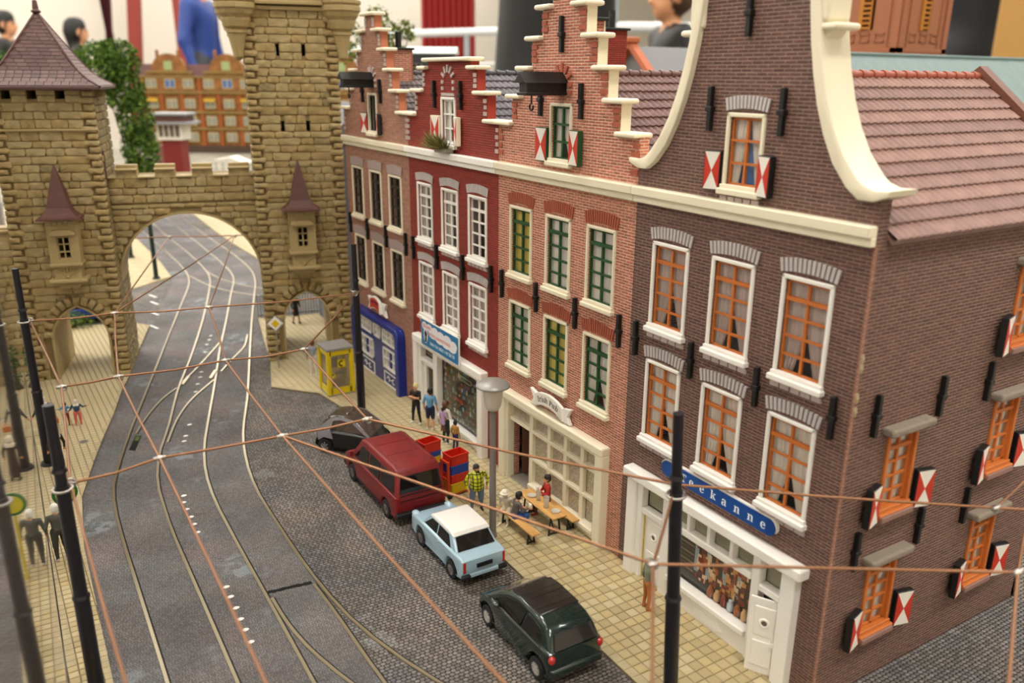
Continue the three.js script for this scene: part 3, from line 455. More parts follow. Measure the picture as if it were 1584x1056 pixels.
function winGeo(w, h, cols, rows, bar) {
  const key = [w, h, cols, rows, bar].join(); if (winCache.has(key)) return winCache.get(key);
  const f = 0.1, iw = w / 2 - f, y0 = 0.15, y1 = h - f, z = -0.115, d = 0.07, e = 0.06;
  const frame = merge([rb(-w / 2, -iw, 0, h, -0.2, 0.06, 0.03), rb(iw, w / 2, 0, h, -0.2, 0.06, 0.03), rb(-w / 2, w / 2, y1, h, -0.2, 0.06, 0.03), bb(-iw, iw, 0, y0, -0.2, 0.04)]);
  const sill = merge([rb(-w / 2 - 0.06, w / 2 + 0.06, -0.06, 0.08, -0.05, 0.17, 0.03), rb(-w / 2 - 0.02, w / 2 + 0.02, 0.06, 0.17, -0.05, 0.1, 0.02)]);
  const sash = [bb(-iw, -iw + e, y0, y1, z, z + d), bb(iw - e, iw, y0, y1, z, z + d), bb(-iw, iw, y0, y0 + e, z, z + d), bb(-iw, iw, y1 - e, y1, z, z + d)], panes = [];
  const ys = []; for (let r = 0; r <= rows; r++) ys.push(lerp(y1, y0, r / rows)); const cw = 2 * iw / cols;
  for (let c = 1; c < cols; c++) sash.push(bb(-iw + c * cw - bar / 2, -iw + c * cw + bar / 2, y0, y1, z, z + d));
  for (let r = 1; r < rows; r++) { const b = r === 1 && rows > 3 ? bar * 1.5 : bar * 0.9; sash.push(bb(-iw, iw, ys[r] - b / 2, ys[r] + b / 2, z + (r === 1 ? 0 : 0.005), z + d + (r === 1 ? 0.02 : -0.005))); }
  for (let r = 0; r < rows; r++) for (let c = 0; c < cols; c++) panes.push([-iw + (c + 0.5) * cw, (ys[r] + ys[r + 1]) / 2]);
  const v = { frame, sill, sash: merge(sash), pane: new THREE.PlaneGeometry(cw - 0.01, (y1 - y0) / rows - 0.01), panes, iw, y0, y1 }; winCache.set(key, v); return v;
}
function win(house, x, y, w, h, o) {   // a whole window: frame, sash, panes, sill, curtain; (x, y) is the middle of its lower edge
  const g = winGeo(w, h, o.cols || 2, o.rows || 5, o.bar || 0.06), f = part('window', g.frame, o.frame, house);
  f.position.set(o.at ? o.at[0] : x, y, o.at ? o.at[1] : 0); if (o.turn) f.rotation.y = o.turn;
  part('sash', g.sash, o.sash, f); part('sill', g.sill, o.frame, f);
  for (const [px, py] of g.panes) { const p = part('pane', g.pane, glass, f); p.position.set(px, py, -0.08); }
  if (o.curtain) { const c = part('curtain', drape(2 * g.iw, g.y1 - g.y0, o.style || 'parted'), o.curtain, f); c.position.set(0, (g.y0 + g.y1) / 2, -0.17); }
  if (o.back) part('blind', bb(-g.iw, g.iw, g.y0, g.y1, -0.3, -0.26), o.back, f);
  if (o.under) part('sill_bricks', merge([...Array(5)].map((_, i) => bb(-w / 2 - 0.04 + i * (w + 0.08) / 5 + 0.02, -w / 2 - 0.04 + (i + 1) * (w + 0.08) / 5 - 0.02, -0.22, -0.1, -0.05, 0.05))), o.under, f);
  return f;
}
function archLintel(house, x, y, w, h, mat, joint, n, at, turn) {   // flat segmental arch of upright bricks
  const R = w * 2.4, a = Math.asin(w / 2 / R), out = [], geo = (t0, t1, r0, r1, z0, z1) => { const s = new THREE.Shape(); s.moveTo(R * 0 + r0 * Math.sin(t0), r0 * Math.cos(t0)); s.lineTo(r1 * Math.sin(t0), r1 * Math.cos(t0)); s.lineTo(r1 * Math.sin((t0 + t1) / 2), r1 * Math.cos((t0 + t1) / 2)); s.lineTo(r1 * Math.sin(t1), r1 * Math.cos(t1)); s.lineTo(r0 * Math.sin(t1), r0 * Math.cos(t1)); s.closePath(); return slab(s, z0, z1); };
  for (let i = 0; i < n; i++) { const t0 = lerp(-a, a, i / n), t1 = lerp(-a, a, (i + 1) / n), gp = n > 1 ? (t1 - t0) * 0.2 : 0; out.push(geo(t0 + gp, t1 - gp, R, R + h, -0.02, 0.05).translate(0, -R * Math.cos(a), 0)); }
  const m = part('window_arch', merge(out), mat, house); m.position.set(x, y, 0);
  if (joint) { const bk = []; for (let i = 0; i < 8; i++) bk.push(geo(lerp(-a, a, i / 8), lerp(-a, a, (i + 1) / 8), R + 0.01, R + h - 0.01, -0.02, 0.02).translate(0, -R * Math.cos(a), 0)); part('joint', merge(bk), joint, m); }
}
const anchorGeo = merge([rb(-0.06, 0.06, -0.49, -0.02, 0, 0.13, 0.02), rb(-0.06, 0.06, 0.0, 0.49, 0.02, 0.15, 0.02), rb(-0.1, 0.1, -0.07, 0.05, 0, 0.16, 0.02)]);
function anchor(house, x, y, at, turn) { const m = part('wall_anchor', anchorGeo, M.black_plastic, house); m.position.set(at ? at[0] : x, y, at ? at[1] : 0); if (turn) m.rotation.y = turn; }
function shutter(house, x, y, w, h, edge, turn = 0, at) {   // red and white hourglass shutter, standing a little open
  const m = part('shutter', rb(-w / 2, w / 2, 0, h, -0.02, 0.14, 0.02), edge, house); m.position.set(at ? at[0] : x, y, at ? at[1] : 0.02); m.rotation.y = turn;
  const e = edge === M.white_plastic || edge === M.ivory_plastic ? 0.05 : 0.025, a = w / 2 - e, c = h / 2, t = (p) => slab(poly(p), 0.13, 0.15);
  part('white_field', merge([t([[-a, h - e], [a, h - e], [0, c]]), t([[-a, e], [0, c], [a, e]])]), M.shutter_white, m); part('red_field', merge([t([[-a, e], [-a, h - e], [0, c]]), t([[a, e], [0, c], [a, h - e]])]), M.red_paint, m);
}
function pantiles(house, slope, rows, mats, ridgeMat, back) {   // two roof slopes of overlapping wavy tile rows and a ridge
  const ridgeY = 14.02, run = back ? HW + 0.14 : HW - 0.06, rise = ridgeY - EAVE + 0.1, L = Math.hypot(run, rise), ang = Math.atan2(rise, run), tw = 0.235, z0 = -0.32, len = DEPTH - 0.35, seg = Math.round(len / tw) * 6;
  const roof = part('roof', merge([-1, 1].map((s) => slab(poly([[0, ridgeY - 0.12], [s * (run - 0.02), EAVE - 0.2], [s * (run - 0.02), EAVE - 0.12], [0, ridgeY - 0.04]]), z0 - len, z0))), mats[0], house, slope);
  const rl = L / rows, over = 0.05, pos = [], idx = [], uv = [];
  for (let j = 0; j < 4; j++) for (let i = 0; i <= seg; i++) {
    const t = i / seg * len, ph = (t / tw) % 1, wave = 0.035 * (ph < 0.65 ? Math.sin(ph / 0.65 * Math.PI) : -0.25 * Math.sin((ph - 0.65) / 0.35 * Math.PI));
    const s = [-over, -over, 0.5 * rl, rl][j], h = [0.0, 0.07, 0.04, 0.0][j] + (j ? wave : wave - 0.01); pos.push(s, h, -t); uv.push(t, s);
  }
  for (let j = 0; j < 3; j++) for (let i = 0; i < seg; i++) { const a = j * (seg + 1) + i, b = a + seg + 1; idx.push(a, a + 1, b, b, a + 1, b + 1); }
  const g = new THREE.BufferGeometry(); g.setAttribute('position', new THREE.Float32BufferAttribute(pos, 3)); g.setAttribute('uv', new THREE.Float32BufferAttribute(uv, 2)); g.setIndex(idx); g.computeVertexNormals();
  for (const s of [-1, 1]) for (let r = 0; r < rows; r++) {
    const m = part('tile_row', g, mats[r % mats.length], roof), d = r * rl;
    m.position.set(s * (run - d * Math.cos(ang)), EAVE - 0.1 + d * Math.sin(ang), z0);
    const ux = V(-s * Math.cos(ang), Math.sin(ang), 0), uy = V(s * Math.sin(ang), Math.cos(ang), 0), uz = V(0, 0, 1); m.quaternion.setFromRotationMatrix(new THREE.Matrix4().makeBasis(ux, uy, s > 0 ? uz.clone() : uz)); if (s < 0) { m.rotation.set(0, 0, ang); }
    if (s > 0) { m.quaternion.setFromRotationMatrix(new THREE.Matrix4().makeBasis(ux, uy, V(0, 0, -1))); m.position.z = z0 - len; }
  }
  const n = Math.round(len / 0.42), rg = merge([rod([0, 0, 0.2], [0, 0, -0.2], 0.11, 10, 0.095), rod([0, 0, 0.23], [0, 0, 0.1], 0.128, 10)]);
  for (let i = 0; i < n; i++) { const m = part('ridge_tile', rg, ridgeMat, roof); m.position.set(0, ridgeY + 0.03, z0 - 0.2 - i * 0.42); }
  if (back) part('verge', merge([-1, 1].map((s) => slab(poly([[0, ridgeY + 0.3], [s * (run + 0.1), EAVE + 0.1], [s * (run + 0.1), EAVE - 0.25], [0, ridgeY - 0.1]]), z0 - len - 0.35, z0 - len))), back, roof);
}
const stepProfile = (levels) => { const L = []; levels.forEach(([hw, y], i) => { if (i) L.push([hw, levels[i - 1][1]]); L.push([hw, y]); }); return [...L, ...L.slice().reverse().map(([x, y]) => [-x, y])]; };
function facade(house, outline, brick, extra, shopHole, gw) {
  const s = poly([[HW, 0], ...outline, [-HW, 0]]); const holes = [];
  for (const x of [-2.15, 0, 2.15]) for (const y of [7.55, 4.33]) s.holes.push(rectHole(x - 0.57, x + 0.57, y + 0.02, y + 2.32));
  if (gw) s.holes.push(rectHole(-0.46, 0.46, 11.5, 13.14)); s.holes.push(rectHole(...shopHole));
  return part('front_wall', slab(s, -0.32, 0), brick, house);
}
function shell(house, brick, sideWall) {
  const g = [bb(-HW + 0.01, -HW + 0.2, 0, EAVE, -DEPTH, -0.32), slab(poly([[-HW, 0], [HW, 0], [HW, EAVE], [0, 14], [-HW, EAVE]]), -DEPTH, -DEPTH + 0.2)];
  if (!sideWall) g.push(bb(HW - 0.2, HW - 0.01, 0, EAVE, -DEPTH, -0.32)); part('side_wall', merge(g), brick, house);
  part('inner_floor', merge([bb(-HW + 0.2, HW - 0.2, 3.5, 3.6, -DEPTH + 0.2, -0.6), bb(-HW + 0.2, HW - 0.2, 7.2, 7.3, -DEPTH + 0.2, -0.6), bb(-HW + 0.2, HW - 0.2, 10.9, 11, -DEPTH + 0.2, -0.6), bb(-HW + 0.2, HW - 0.2, 0.02, 0.1, -DEPTH + 0.2, -0.35), bb(-HW + 0.2, HW - 0.2, 0.1, 11, -1.7, -1.6)]), M.interior, house);
}
function cornice(house, mat) { part('cornice', merge([rb(-HW + 0.005, HW - 0.005, 11.02, 11.26, -0.05, 0.24, 0.04), rb(-HW + 0.005, HW - 0.005, 10.84, 11.04, -0.05, 0.15, 0.03)]), mat, house); }
function ledges(house, levels, mat, sideMat, topW) {
  levels.forEach(([hw, y], i) => {
    const inner = i < levels.length - 1 ? levels[i + 1][0] : 0;
    for (const s of i < levels.length - 1 ? [-1, 1] : [0]) part('step_ledge', s ? rb(Math.min(s * (inner - 0.05), s * (hw + (i ? 0.22 : -0.01))), Math.max(s * (inner - 0.05), s * (hw + (i ? 0.22 : -0.01))), y - 0.02, y + 0.12, -0.46, 0.2, 0.06) : rb(-hw - 0.22, hw + 0.22, y - 0.02, y + 0.12, -0.46, 0.2, 0.06), mat, house);
    const low = i ? levels[i - 1][1] + 0.1 : 11.26; for (const s of [-1, 1]) if (i) part('step_side', bb(Math.min(s * hw, s * (hw + 0.025)), Math.max(s * hw, s * (hw + 0.025)), low, y - 0.02, -0.34, -0.01), sideMat, house);
  });
}
function quoins(house, levels, mat, w = 0.2) { levels.forEach(([hw, y], i) => { const low = i ? levels[i - 1][1] + 0.12 : 11.4, n = i ? 3 : 4; for (const s of [-1, 1]) for (let k = 0; k < n; k++) { const yy = lerp(low + 0.1, y - 0.14, (k + 0.3) / (n - 0.4)), ww = k % 2 ? w * 0.8 : w; part('quoin', bb(s > 0 ? hw - ww : -hw, s > 0 ? hw : -hw + ww, yy - 0.065, yy + 0.065, -0.02, 0.035), mat, house); } }); }
function blindArch(house, mat, bar) {
  for (let k = 0; k < 5; k++) { const a = Math.PI * (0.16 + 0.17 * k), m = part('arch_block', rb(-0.055, 0.055, -0.13, 0.13, -0.02, 0.06, 0.015), mat, house); m.position.set(0.42 * Math.cos(a), 13.78 + 0.42 * Math.sin(a), 0); m.rotation.z = a - Math.PI / 2; }
  for (const s of [-1, 1]) for (const y of [13.52, 13.74]) part('arch_block', bb(s * 0.42 - 0.08, s * 0.42 + 0.08, y - 0.06, y + 0.06, -0.02, 0.05), mat, house);
  if (bar) part('lintel_bar', bb(-0.5, 0.5, 13.26, 13.36, -0.02, 0.05), mat, house);
}
function hoist(house) {
  const h = part('hoist', merge([slab(poly([[-0.32, 13.78], [0.32, 13.78], [0, 14.08]]), -0.02, 1.46, 0.02), rb(-0.22, 0.22, 13.5, 13.8, -0.02, 1.34, 0.03), rb(-0.26, 0.26, 13.44, 13.53, -0.02, 1.4, 0.03)]), M.black_plastic, house, 'black gabled hoist beam');
  const hk = new THREE.TorusGeometry(0.09, 0.03, 6, 12, 4.4).rotateZ(2.4).translate(0, 13.12, 1.05); part('hook', merge([hk.rotateY(0), rod([0, 13.2, 1.05], [0, 13.46, 1.05], 0.03, 6)]), M.black_plastic, h);
}
function chimney(house, x, z, w, d, top, brick, trim) {
  const c = part('chimney', bb(x - w / 2, x + w / 2, 13.2, top, z - d / 2, z + d / 2), brick, house); if (trim) part('corner_strip', merge([-1, 1].flatMap((a) => [-1, 1].map((b) => bb(x + a * w / 2 - 0.025, x + a * w / 2 + 0.025, 13.3, top, z + b * d / 2 - 0.025, z + b * d / 2 + 0.025)))), trim, c);
  part('cap', rb(x - w / 2 - 0.1, x + w / 2 + 0.1, top, top + 0.09, z - d / 2 - 0.1, z + d / 2 + 0.1, 0.02), M.black_plastic, c); part('flue', cyl(0.13, 0.13, 0.66, 12, x, top + 0.08, z), M.black_plastic, c);
}
const house = (k, label) => thing('dutch_house', label, 'house', [0, 0, -3.6 - 7.2 * k - 0.01 * k], -Math.PI / 2);
const sixWindows = (h, o, lint) => { [-2.15, 0, 2.15].forEach((x, i) => [7.55, 4.33].forEach((y, j) => { win(h, x, y, 1.36, 2.37, { ...o, ...(o.each ? o.each(i, j) : {}) }); lint(x, y + 2.4); })); for (const x of [-3.27, -1.1, 1.08, 3.2]) anchor(h, x, 7.15); };
const tileMats = (base) => [0, 1, 2].map((i) => { const c = hex(base), k = [1, 0.94, 1.05][i]; return std('tile_' + base + '_' + i, 0xffffff, 0.5, { map: mottle((Math.min(255, c[0] * k) << 16) | (Math.min(255, c[1] * k) << 8) | Math.min(255, c[2] * k | 0), 0.12, 1.3, 5) }); });

// ---- brown house on the corner, bell gable, tea shop
{
  const h = house(0, 'dark brown brick corner house with a white bell gable and orange windows');
  const bell = [[3.6, 11.26], [3.6, 11.74], [3.2, 11.8], [2.92, 12.0], [2.55, 12.42], [2.25, 12.95], [2.02, 13.5], [1.84, 14.1], [1.7, 14.7], [1.6, 15.3], [1.52, 16.0], [1.5, 16.9], [1.1, 17.3], [0.5, 17.6]];
  facade(h, [...bell, ...bell.slice().reverse().map(([x, y]) => [-x, y])], M.brick_brown, 0, [-2.85, 2.75, 0.05, 3.2], true);
  // white coping that follows the bell
  const outer = [[3.86, 11.96], [3.5, 11.94], [3.24, 12.02], [3.08, 12.14], [2.72, 12.54], [2.42, 13.04], [2.19, 13.57], [2.01, 14.14], [1.87, 14.73], [1.77, 15.32], [1.69, 16.02], [1.67, 16.95]], inner = [[3.82, 11.84], [3.5, 11.72], [3.16, 11.72], [2.86, 11.92], [2.47, 12.36], [2.17, 12.9], [1.94, 13.46], [1.76, 14.07], [1.62, 14.68], [1.52, 15.29], [1.44, 16.0], [1.42, 16.95]];
  for (const s of [-1, 1]) { const c = part('gable_coping', toCreasedNormals(slab(poly([...outer.map(([x, y]) => [s * x, y]), ...inner.slice().reverse().map(([x, y]) => [s * x, y])]), -0.72, 0.16, 0.03), 0.7), M.ivory_plastic, h); part('scroll_ledge', rb(s > 0 ? 1.62 : -2.2, s > 0 ? 2.2 : -1.62, 14.86, 15.0, -0.6, 0.14, 0.06), M.ivory_plastic, c); part('scroll_bracket', slab(poly([[s * 1.62, 14.88], [s * 2.05, 14.88], [s * 1.72, 14.55]]), -0.4, 0.02, 0.02), M.ivory_plastic, c); part('scroll_block', rb(s > 0 ? 1.5 : -1.95, s > 0 ? 1.95 : -1.5, 15.0, 16.6, -0.6, 0.12, 0.1), M.ivory_plastic, c); }
  cornice(h, M.ivory_plastic); shell(h, M.brick_brown, true);
  sixWindows(h, { frame: M.white_plastic, sash: M.orange_plastic, under: M.lilac_stone, each: (i, j) => j ? { curtain: M.curtain_white, style: 'parted' } : { curtain: M.curtain_grey, style: 'parted' } }, (x, y) => archLintel(h, x, y, 1.5, 0.3, M.grey_voussoir, M.dark_joint, 13));
  win(h, 0, 11.46, 1.14, 1.76, { frame: M.ivory_plastic, sash: M.orange_plastic, rows: 3, curtain: M.curtain_white, style: 'tied', back: M.curtain_blue, under: M.lilac_stone }); archLintel(h, 0, 13.25, 1.24, 0.28, M.grey_voussoir, M.dark_joint, 12);
  shutter(h, -0.86, 11.46, 0.42, 0.9, M.black_plastic, 0.35); shutter(h, 0.76, 11.46, 0.42, 0.9, M.black_plastic, -0.15);
  for (const s of [-1, 1]) anchor(h, s * 1.06 - 0.03, 13.28); anchor(h, -0.13, 15.3);
  // side wall to the lane, with two columns of windows
  const sideS = poly([[0.325, 0], [DEPTH, 0], [DEPTH, EAVE - 0.1], [0.325, EAVE - 0.1]]); for (const [x, y] of [[1.92, 4.6], [6.05, 4.6], [6.05, 7.9], [1.92, 1.38], [6.05, 1.38]]) sideS.holes.push(rectHole(x - 0.46, x + 0.46, y + 0.02, y + 2.0));
  const sideG = slab(sideS, -0.2, 0); sideG.rotateY(Math.PI / 2); part('lane_wall', sideG.translate(HW, 0, 0), M.brick_brown, h);
  part('corner_strip', merge([bb(HW - 0.02, HW + 0.025, 0, 10.84, -0.05, 0.025)]), M.brick_terracotta, h);
  std('chip', 0xa89a78, 0.8); for (const y of [8.55, 8.35, 7.7, 7.4]) part('chipped_corner', metric(new THREE.IcosahedronGeometry(0.09, 0).scale(0.5, 1.6, 0.8).translate(HW + 0.02, y, -0.06)), M.chip, h);
  std('plum_sill', 0x8b6a60, 0.7);
  for (const [d, y, both] of [[1.92, 4.6, 1], [6.05, 4.6, 1], [6.05, 7.9, 1], [1.92, 1.38, 1], [6.05, 1.38, 1]]) {
    win(h, 0, y, 1.1, 2.05, { frame: M.orange_plastic, sash: M.orange_plastic, curtain: M.curtain_white, style: 'full', rows: 5, at: [HW, -d], turn: Math.PI / 2 });
    part('stone_lintel', rb(HW - 0.05, HW + 0.3, y + 2.02, y + 2.22, -d - 0.78, -d + 0.78, 0.07), M.lintel_stone, h); part('sill_board', rb(HW - 0.02, HW + 0.22, y - 0.1, y + 0.04, -d - 0.55, -d + 0.6, 0.02), M.plum_sill, h);
    for (const s of [-1, 1]) shutter(h, 0, y - 0.08, 0.5, 0.95, M.black_plastic, Math.PI / 2 - s * 0.25, [HW + 0.06, -d - s * 0.92]);
  }
  for (const y of [7.18, 3.9]) for (const d of [0.76, 3.07, 4.95]) anchor(h, 0, y, [HW, -d], Math.PI / 2);
  pantiles(h, 'reddish brown pantile roof with ridge tiles', 12, tileMats(0x8c6b62), std('ridge_red', 0xa0543f, 0.5), std('verge_brown', 0x6e4436, 0.5));
  // shop front
  const wp = M.white_plastic, f = part('shop_front', merge([rb(-3.1, -2.7, 0, 3.2, -0.1, 0.24, 0.05), rb(-2.72, -2.5, 0, 3.1, -0.1, 0.14, 0.03), rb(2.55, 2.95, 0, 3.2, -0.1, 0.26, 0.05), rb(-3.2, 3.12, 3.12, 3.42, -0.1, 0.34, 0.06), rb(-1.66, -1.32, 0, 3.1, -0.12, 0.14, 0.04), rb(1.6, 1.86, 0, 3.1, -0.12, 0.14, 0.04), rb(-2.5, -1.66, 2.16, 2.34, -0.12, 0.14, 0.03), rb(-1.32, 1.6, 2.3, 2.5, -0.12, 0.16, 0.04), rb(1.86, 2.55, 2.18, 2.36, -0.12, 0.16, 0.03), bb(-1.32, 1.6, 2.96, 3.12, -0.12, 0.05), bb(-2.5, -1.66, 2.98, 3.12, -0.12, 0.05), bb(1.86, 2.55, 2.98, 3.12, -0.12, 0.05), rb(-1.32, 1.6, 0.66, 0.84, -0.12, 0.22, 0.04), bb(-1.32, 1.6, 0.02, 0.68, -0.12, 0.1)]), wp, h, 'white wooden tea shop front');
  for (const x of [-0.68, 0.06, 0.86]) part('mullion', rb(x - 0.06, x + 0.06, 2.48, 3.0, -0.12, 0.1, 0.02), wp, f);
  for (const [a, b, y0, y1] of [[-2.5, -1.66, 2.34, 2.98], [-1.32, -0.74, 2.5, 2.96], [-0.62, 0, 2.5, 2.96], [0.12, 0.8, 2.5, 2.96], [0.92, 1.6, 2.5, 2.96], [1.86, 2.55, 2.36, 2.98], [-1.32, 1.6, 0.84, 2.3]]) { const p = part('pane', new THREE.PlaneGeometry(b - a, y1 - y0), glass, f); p.position.set((a + b) / 2, (y0 + y1) / 2, -0.06); }
  std('olive_blind', 0x8f8c72, 0.9); for (const [a, b] of [[-1.32, 1.6], [-2.5, -1.66], [1.86, 2.55]]) part('fanlight_blind', bb(a, b, 2.36, 2.98, -0.16, -0.13), M.olive_blind, f);
  part('riser_panel', rb(-0.2, 0.7, 0.18, 0.46, 0.08, 0.13, 0.03), wp, f); part('riser_boss', slab(poly([[0.62, 0.2], [0.86, 0.32], [0.62, 0.46]]), 0.08, 0.15, 0.01), wp, f);
  // display: a printed view of shelves and jars, with real jars before it
  const disp = canvasTex(512, 256, (c, w, hh) => { c.fillStyle = '#2c2620'; c.fillRect(0, 0, w, hh); for (let i = 0; i < 9; i++) { c.fillStyle = i % 2 ? '#3d3f3c' : '#7a6a58'; c.fillRect(20, 20 + i * 22, 96, 9); } c.fillStyle = '#8ea0a8'; for (const x of [120, 196, 300, 386]) c.fillRect(x, 26, 26, 160); for (let i = 0; i < 130; i++) { const x = 130 + 370 * rnd(), y = 30 + 190 * rnd(); c.fillStyle = ['#a2532e', '#c98a4e', '#6a3320', '#d7c0a0', '#7d2a20', '#3a2c28'][Math.floor(rnd() * 6)]; c.fillRect(x, y, 8 + 22 * rnd(), 14 + 44 * rnd()); } c.fillStyle = '#3b3d40'; c.fillRect(0, 222, w, 34); });
  const [dg, dm] = printed(2.92, 1.46, disp); part('display_print', dg, dm, f, 'printed view of tea shelves in warm browns').position.set(0.14, 1.57, -0.2);
  const jarM = [0x9a5a34, 0xc9a070, 0x7a2f22, 0xb8c0c4].map((c, i) => std('jar_' + i, c, 0.4)); for (let i = 0; i < 6; i++) part('jar', lathe([[0, 0], [0.08, 0], [0.09, 0.05], [0.09, 0.2], [0.05, 0.25], [0.06, 0.3], [0, 0.31]], 10).translate(0.1 + i * 0.24, 0.86, -0.13), jarM[i % 4], f);
  // doors: one shut at one end, one standing open at the other
  const door = (name, x0, x1) => { const d = part(name, merge([bb(x0, x1, 0.05, 2.16, -0.03, 0.03), rb(x0 + 0.12, x1 - 0.12, 0.3, 1.0, 0.0, 0.06, 0.02), rb(x0 + 0.12, x1 - 0.12, 1.15, 1.95, 0.0, 0.05, 0.02)]), wp, f, 'white panelled shop door'); part('porthole', new THREE.TorusGeometry(0.1, 0.035, 8, 14).translate((x0 + x1) / 2, 1.52, 0.05), wp, d); part('peep_glass', cyl(0.09, 0.09, 0.02, 14).rotateX(Math.PI / 2).translate((x0 + x1) / 2, 1.52, 0.04), M.interior, d); part('handle', rb(x1 - 0.2, x1 - 0.08, 0.95, 1.08, 0.03, 0.12, 0.02), wp, d); return d; };
  door('door', -2.5, -1.66).position.z = -0.05; const od = door('door', -0.74, 0); od.position.set(2.56, 0, 0.05); od.rotation.y = 0.5; std('glue_yellow', 0xc9b458, 0.5); part('glue_stain', merge([bb(-2.52, -2.48, 0.1, 2.1, -0.02, 0.03), bb(2.52, 2.56, 0.2, 2.0, 0.0, 0.06)]), M.glue_yellow, f);
  // sign board
  std('sign_blue', 0x0b3f86, 0.35); const sb = new THREE.Shape(); sb.moveTo(-1.62, 3.7); sb.lineTo(1.9, 3.7); sb.absarc(1.92, 3.92, 0.22, -Math.PI / 2, Math.PI / 2, false); sb.lineTo(-1.62, 4.14); sb.absarc(-1.62, 3.92, 0.22, Math.PI / 2, Math.PI * 1.5, false);
  const sign = part('shop_sign', slab(sb, 0.02, 0.13, 0.012), M.sign_blue, h, 'long blue sign board with white lettering'); part('sign_back', slab(sb, 0.0, 0.1).scale(1.008, 1, 1).translate(0, 0.025, 0), M.white_plastic, sign);
  const st = canvasTex(1024, 112, (c, w, hh) => { c.fillStyle = '#0b4a96'; c.fillRect(0, 0, w, hh); c.fillStyle = '#e9eef2'; c.font = 'bold 92px serif'; c.textAlign = 'center'; c.textBaseline = 'middle'; [...'Teekanne'].forEach((ch, i) => c.fillText(ch, [193, 278, 392, 509, 620, 746, 875, 990][i], 54)); });
  const [sg, sm] = printed(3.5, 0.38, st, 0.35); part('lettering', sg, sm, sign).position.set(0.14, 3.92, 0.134);
  h.userData.label = 'dark brown brick corner house with a white bell gable and orange window sashes';
}
